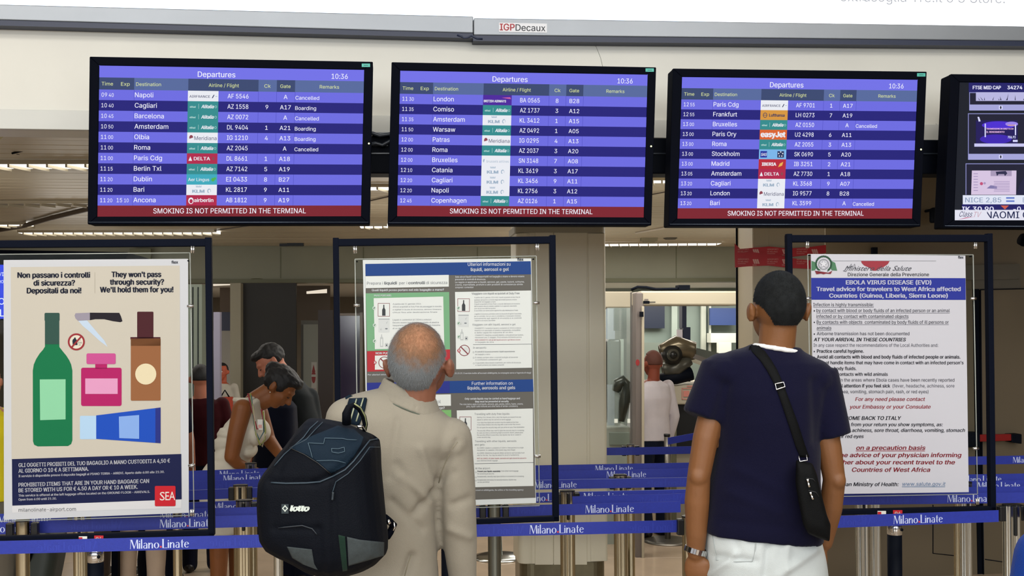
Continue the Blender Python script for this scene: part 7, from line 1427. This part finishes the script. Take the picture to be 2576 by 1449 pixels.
person('person in a maroon top standing behind the right edge of the left stand', 505, 915, 7.4, .2, skp, cloth('maroon', '#30050b'), cloth('midnight', '#0a0e20'), h_dark, sleeves='short')
person('far man with face towards us, pale shirt, between lilac post and pale pillar', 558, 912, 11.2, 3.0, skinmat('flushed', '#b0563c'), cloth('pale_check', '#b5b0a4'), cloth('navy2', '#141a30'), h_dark, sleeves='long')
rs2 = MB(); p = PY(566, 1018, 10.7); rs2.box(p, (.16, .05, .16), mat('coral_bag', '#b8442e', .6), .2); rs2.box(p - UP * .1, (.14, .05, .06), mat('pink_bag', '#a8506a', .6), .2); rs2.tube([p + Vector((-.05, 0, .07)), p + Vector((0, 0, .15)), p + Vector((.05, 0, .07))], .008, m_blackp, 6); rs2.tube([p - UP * .12, (p.x, p.y, .02)], .02, m_post, 8)
tag(rs2.build('shopping_bag'), 'small coral bag resting in front of the far man in the pale shirt', 'bag')
person('person in a bright yellow shirt, a sliver left of the bottle poster', -34, 905, 5.6, .0, skp, cloth('yellow', '#c9b41c'), cloth('stone2', '#5a5348'), h_brown, sleeves='long')
person('man in a white shirt seen from behind beside the detector gate', 1641, 880, 8.5, .5, skinmat('sunburnt', '#8c4632'), cloth('white_shirt', '#dcd6dc'), cloth('navy3', '#12182a'), mat('hair_reddish', '#5c352a', .7, bump=.4, bs=300), sleeves='long', vox=.008)
person('traveller in light beige trousers standing behind the bottle poster', 352, 905, 6.6, .1, skp, cloth('grey_top', '#50524e'), cloth('beige_twill', '#b39d88'), h_brown)
person('traveller in taupe trousers behind the left half of the bottle poster', 285, 900, 7.2, -.1, skp, cloth('dark_top', '#20211f'), cloth('taupe', '#53463c'), h_dark)
person('traveller in dark trousers behind the middle of the bottle poster', 400, 910, 7.0, .1, skp, cloth('dark_blue_top', '#10152c'), cloth('midnight', '#0a0e20'), h_dark)
# dark wheeled suitcase and grey holdall low at the left
sc_ = thing('suitcase', 'dark grey-green suitcase with curved handle low behind the left belts', 'suitcase', PY(115, 1420, 5.6))
B = Blob(); c_ = PY(118, 1420, 5.6); B.loft([(Vector((c_.x + dx, c_.y, z)), Vector((a, 0, 0)), Vector((0, .11, 0))) for z, a, dx in ((.06, .10, -.10), (.3, .11, -.07), (.5, .10, -.02), (.62, .075, .01), (.655, .05, .01))], 28, 3.4); B.build('shell', mat('suitcase_shell', '#242a26', .45), sc_, .008, 2)
m = MB(); m.tube([Vector((c_.x - .05, c_.y - .11, .50)), Vector((c_.x - .02, c_.y - .135, .58)), Vector((c_.x + .02, c_.y - .11, .62))], .012, m_blackp, 8); m.build('handle', sc_)
for dx in (-.16, -.04): m = MB(); m.tube([(c_.x + dx, c_.y - .06, .03), (c_.x + dx, c_.y - .03, .03)], .03, m_blackp, 14); m.build('wheel', sc_)
hb_ = thing('holdall', 'black holdall on the floor left of the suitcase', 'bag', PY(30, 1420, 5.9)); c_ = PY(25, 1420, 5.9)
B = Blob(); B.loft([(Vector((c_.x, c_.y, z)), Vector((a, 0, 0)), Vector((0, .14, 0))) for z, a in ((.02, .22), (.3, .26), (.55, .25), (.66, .2))], 24, 3.2); B.build('bag_body', cloth('holdall', '#0e1210'), hb_, .01, 2); m = MB(); m.tube([Vector((c_.x - .1, c_.y, .64)), Vector((c_.x, c_.y, .78)), Vector((c_.x + .1, c_.y, .64))], .012, m_blackp, 8); m.build('handle', hb_)
# passer-by in bright blue at the lower right corner
YBl = 2.2
bl = thing('person', 'passer-by in a bright blue top, only a sleeve at the lower right corner', 'person', (PY(2760, 1449, YBl).x, YBl, 0)); mb_ = cloth('royal', '#0c3280')
c_ = PY(2700, 1449, YBl); gx, gy = c_.x + .02, c_.y; LB = lambda x, y, z: Vector((gx + x + .035, gy + y, z * 1.05))
B = Blob(); hcb = LB(.05, .0, 1.40); head_solids(B, hcb, rotzx(.3), .95, LB(.04, 0, 1.26)); B.loft([(LB(.04, 0, z), Vector((a, 0, 0)), Vector((0, .1, 0))) for z, a in ((.75, .13), (.9, .13), (1.1, .14), (1.22, .12))])
for sx in (-1, 1):
    B.chain([LB(.04 + sx * .15, 0, 1.18), LB(.04 + sx * .19, 0, .93), LB(.04 + sx * .18, .06, .72)], [.045, .036, .026]); hand(B, LB(.04 + sx * .18, .06, .72), Vector((0, .2, -1)), Vector((-sx, 0, 0)), Vector((0, 1, 0)), .9, .6); B.chain([LB(.04 + sx * .08, 0, .76), LB(.04 + sx * .08, 0, .42), LB(.04 + sx * .08, 0, .08)], [.08, .055, .038]); B.cap(LB(.04 + sx * .08, -.03, .04), LB(.04 + sx * .08, .11, .035), .034, .03)
B.build('body', skp, bl, .008, 2); eyes(bl, hcb, rotzx(.3), .95); put(hair_cap(hcb, rotzx(.3), .95, lambda u: u.z > -.35 and u.y < .25 or u.z > .5), 'hair', h_brown, bl, .01)
B = Blob(); B.loft([(LB(.04, 0, z), Vector((a, 0, 0)), Vector((0, .13, 0))) for z, a in ((.72, .17), (.9, .16), (1.1, .18), (1.2, .15), (1.25, .08))])
for sx in (-1, 1): B.chain([LB(.04 + sx * .155, 0, 1.165), LB(.04 + sx * .20, 0, .93), LB(.04 + sx * .185, .05, .76)], [.064, .054, .045])
B.build('sweater', mb_, bl, .008, 3, folds(.005, 8, 5, 1)); B = Blob()
for sx in (-1, 1): B.chain([LB(.04 + sx * .085, 0, .74), LB(.04 + sx * .085, 0, .42), LB(.04 + sx * .085, 0, .07)], [.1, .08, .07])
B.build('trousers', cloth('denim', '#1b2740'), bl, .01, 2)
for sx in (-1, 1): B = Blob(); B.cap(LB(.04 + sx * .085, -.05, .04), LB(.04 + sx * .085, .13, .035), .042, .036); B.build('shoe', m_shoe, bl, .01, 1)
bpy.data.objects.remove(_to)
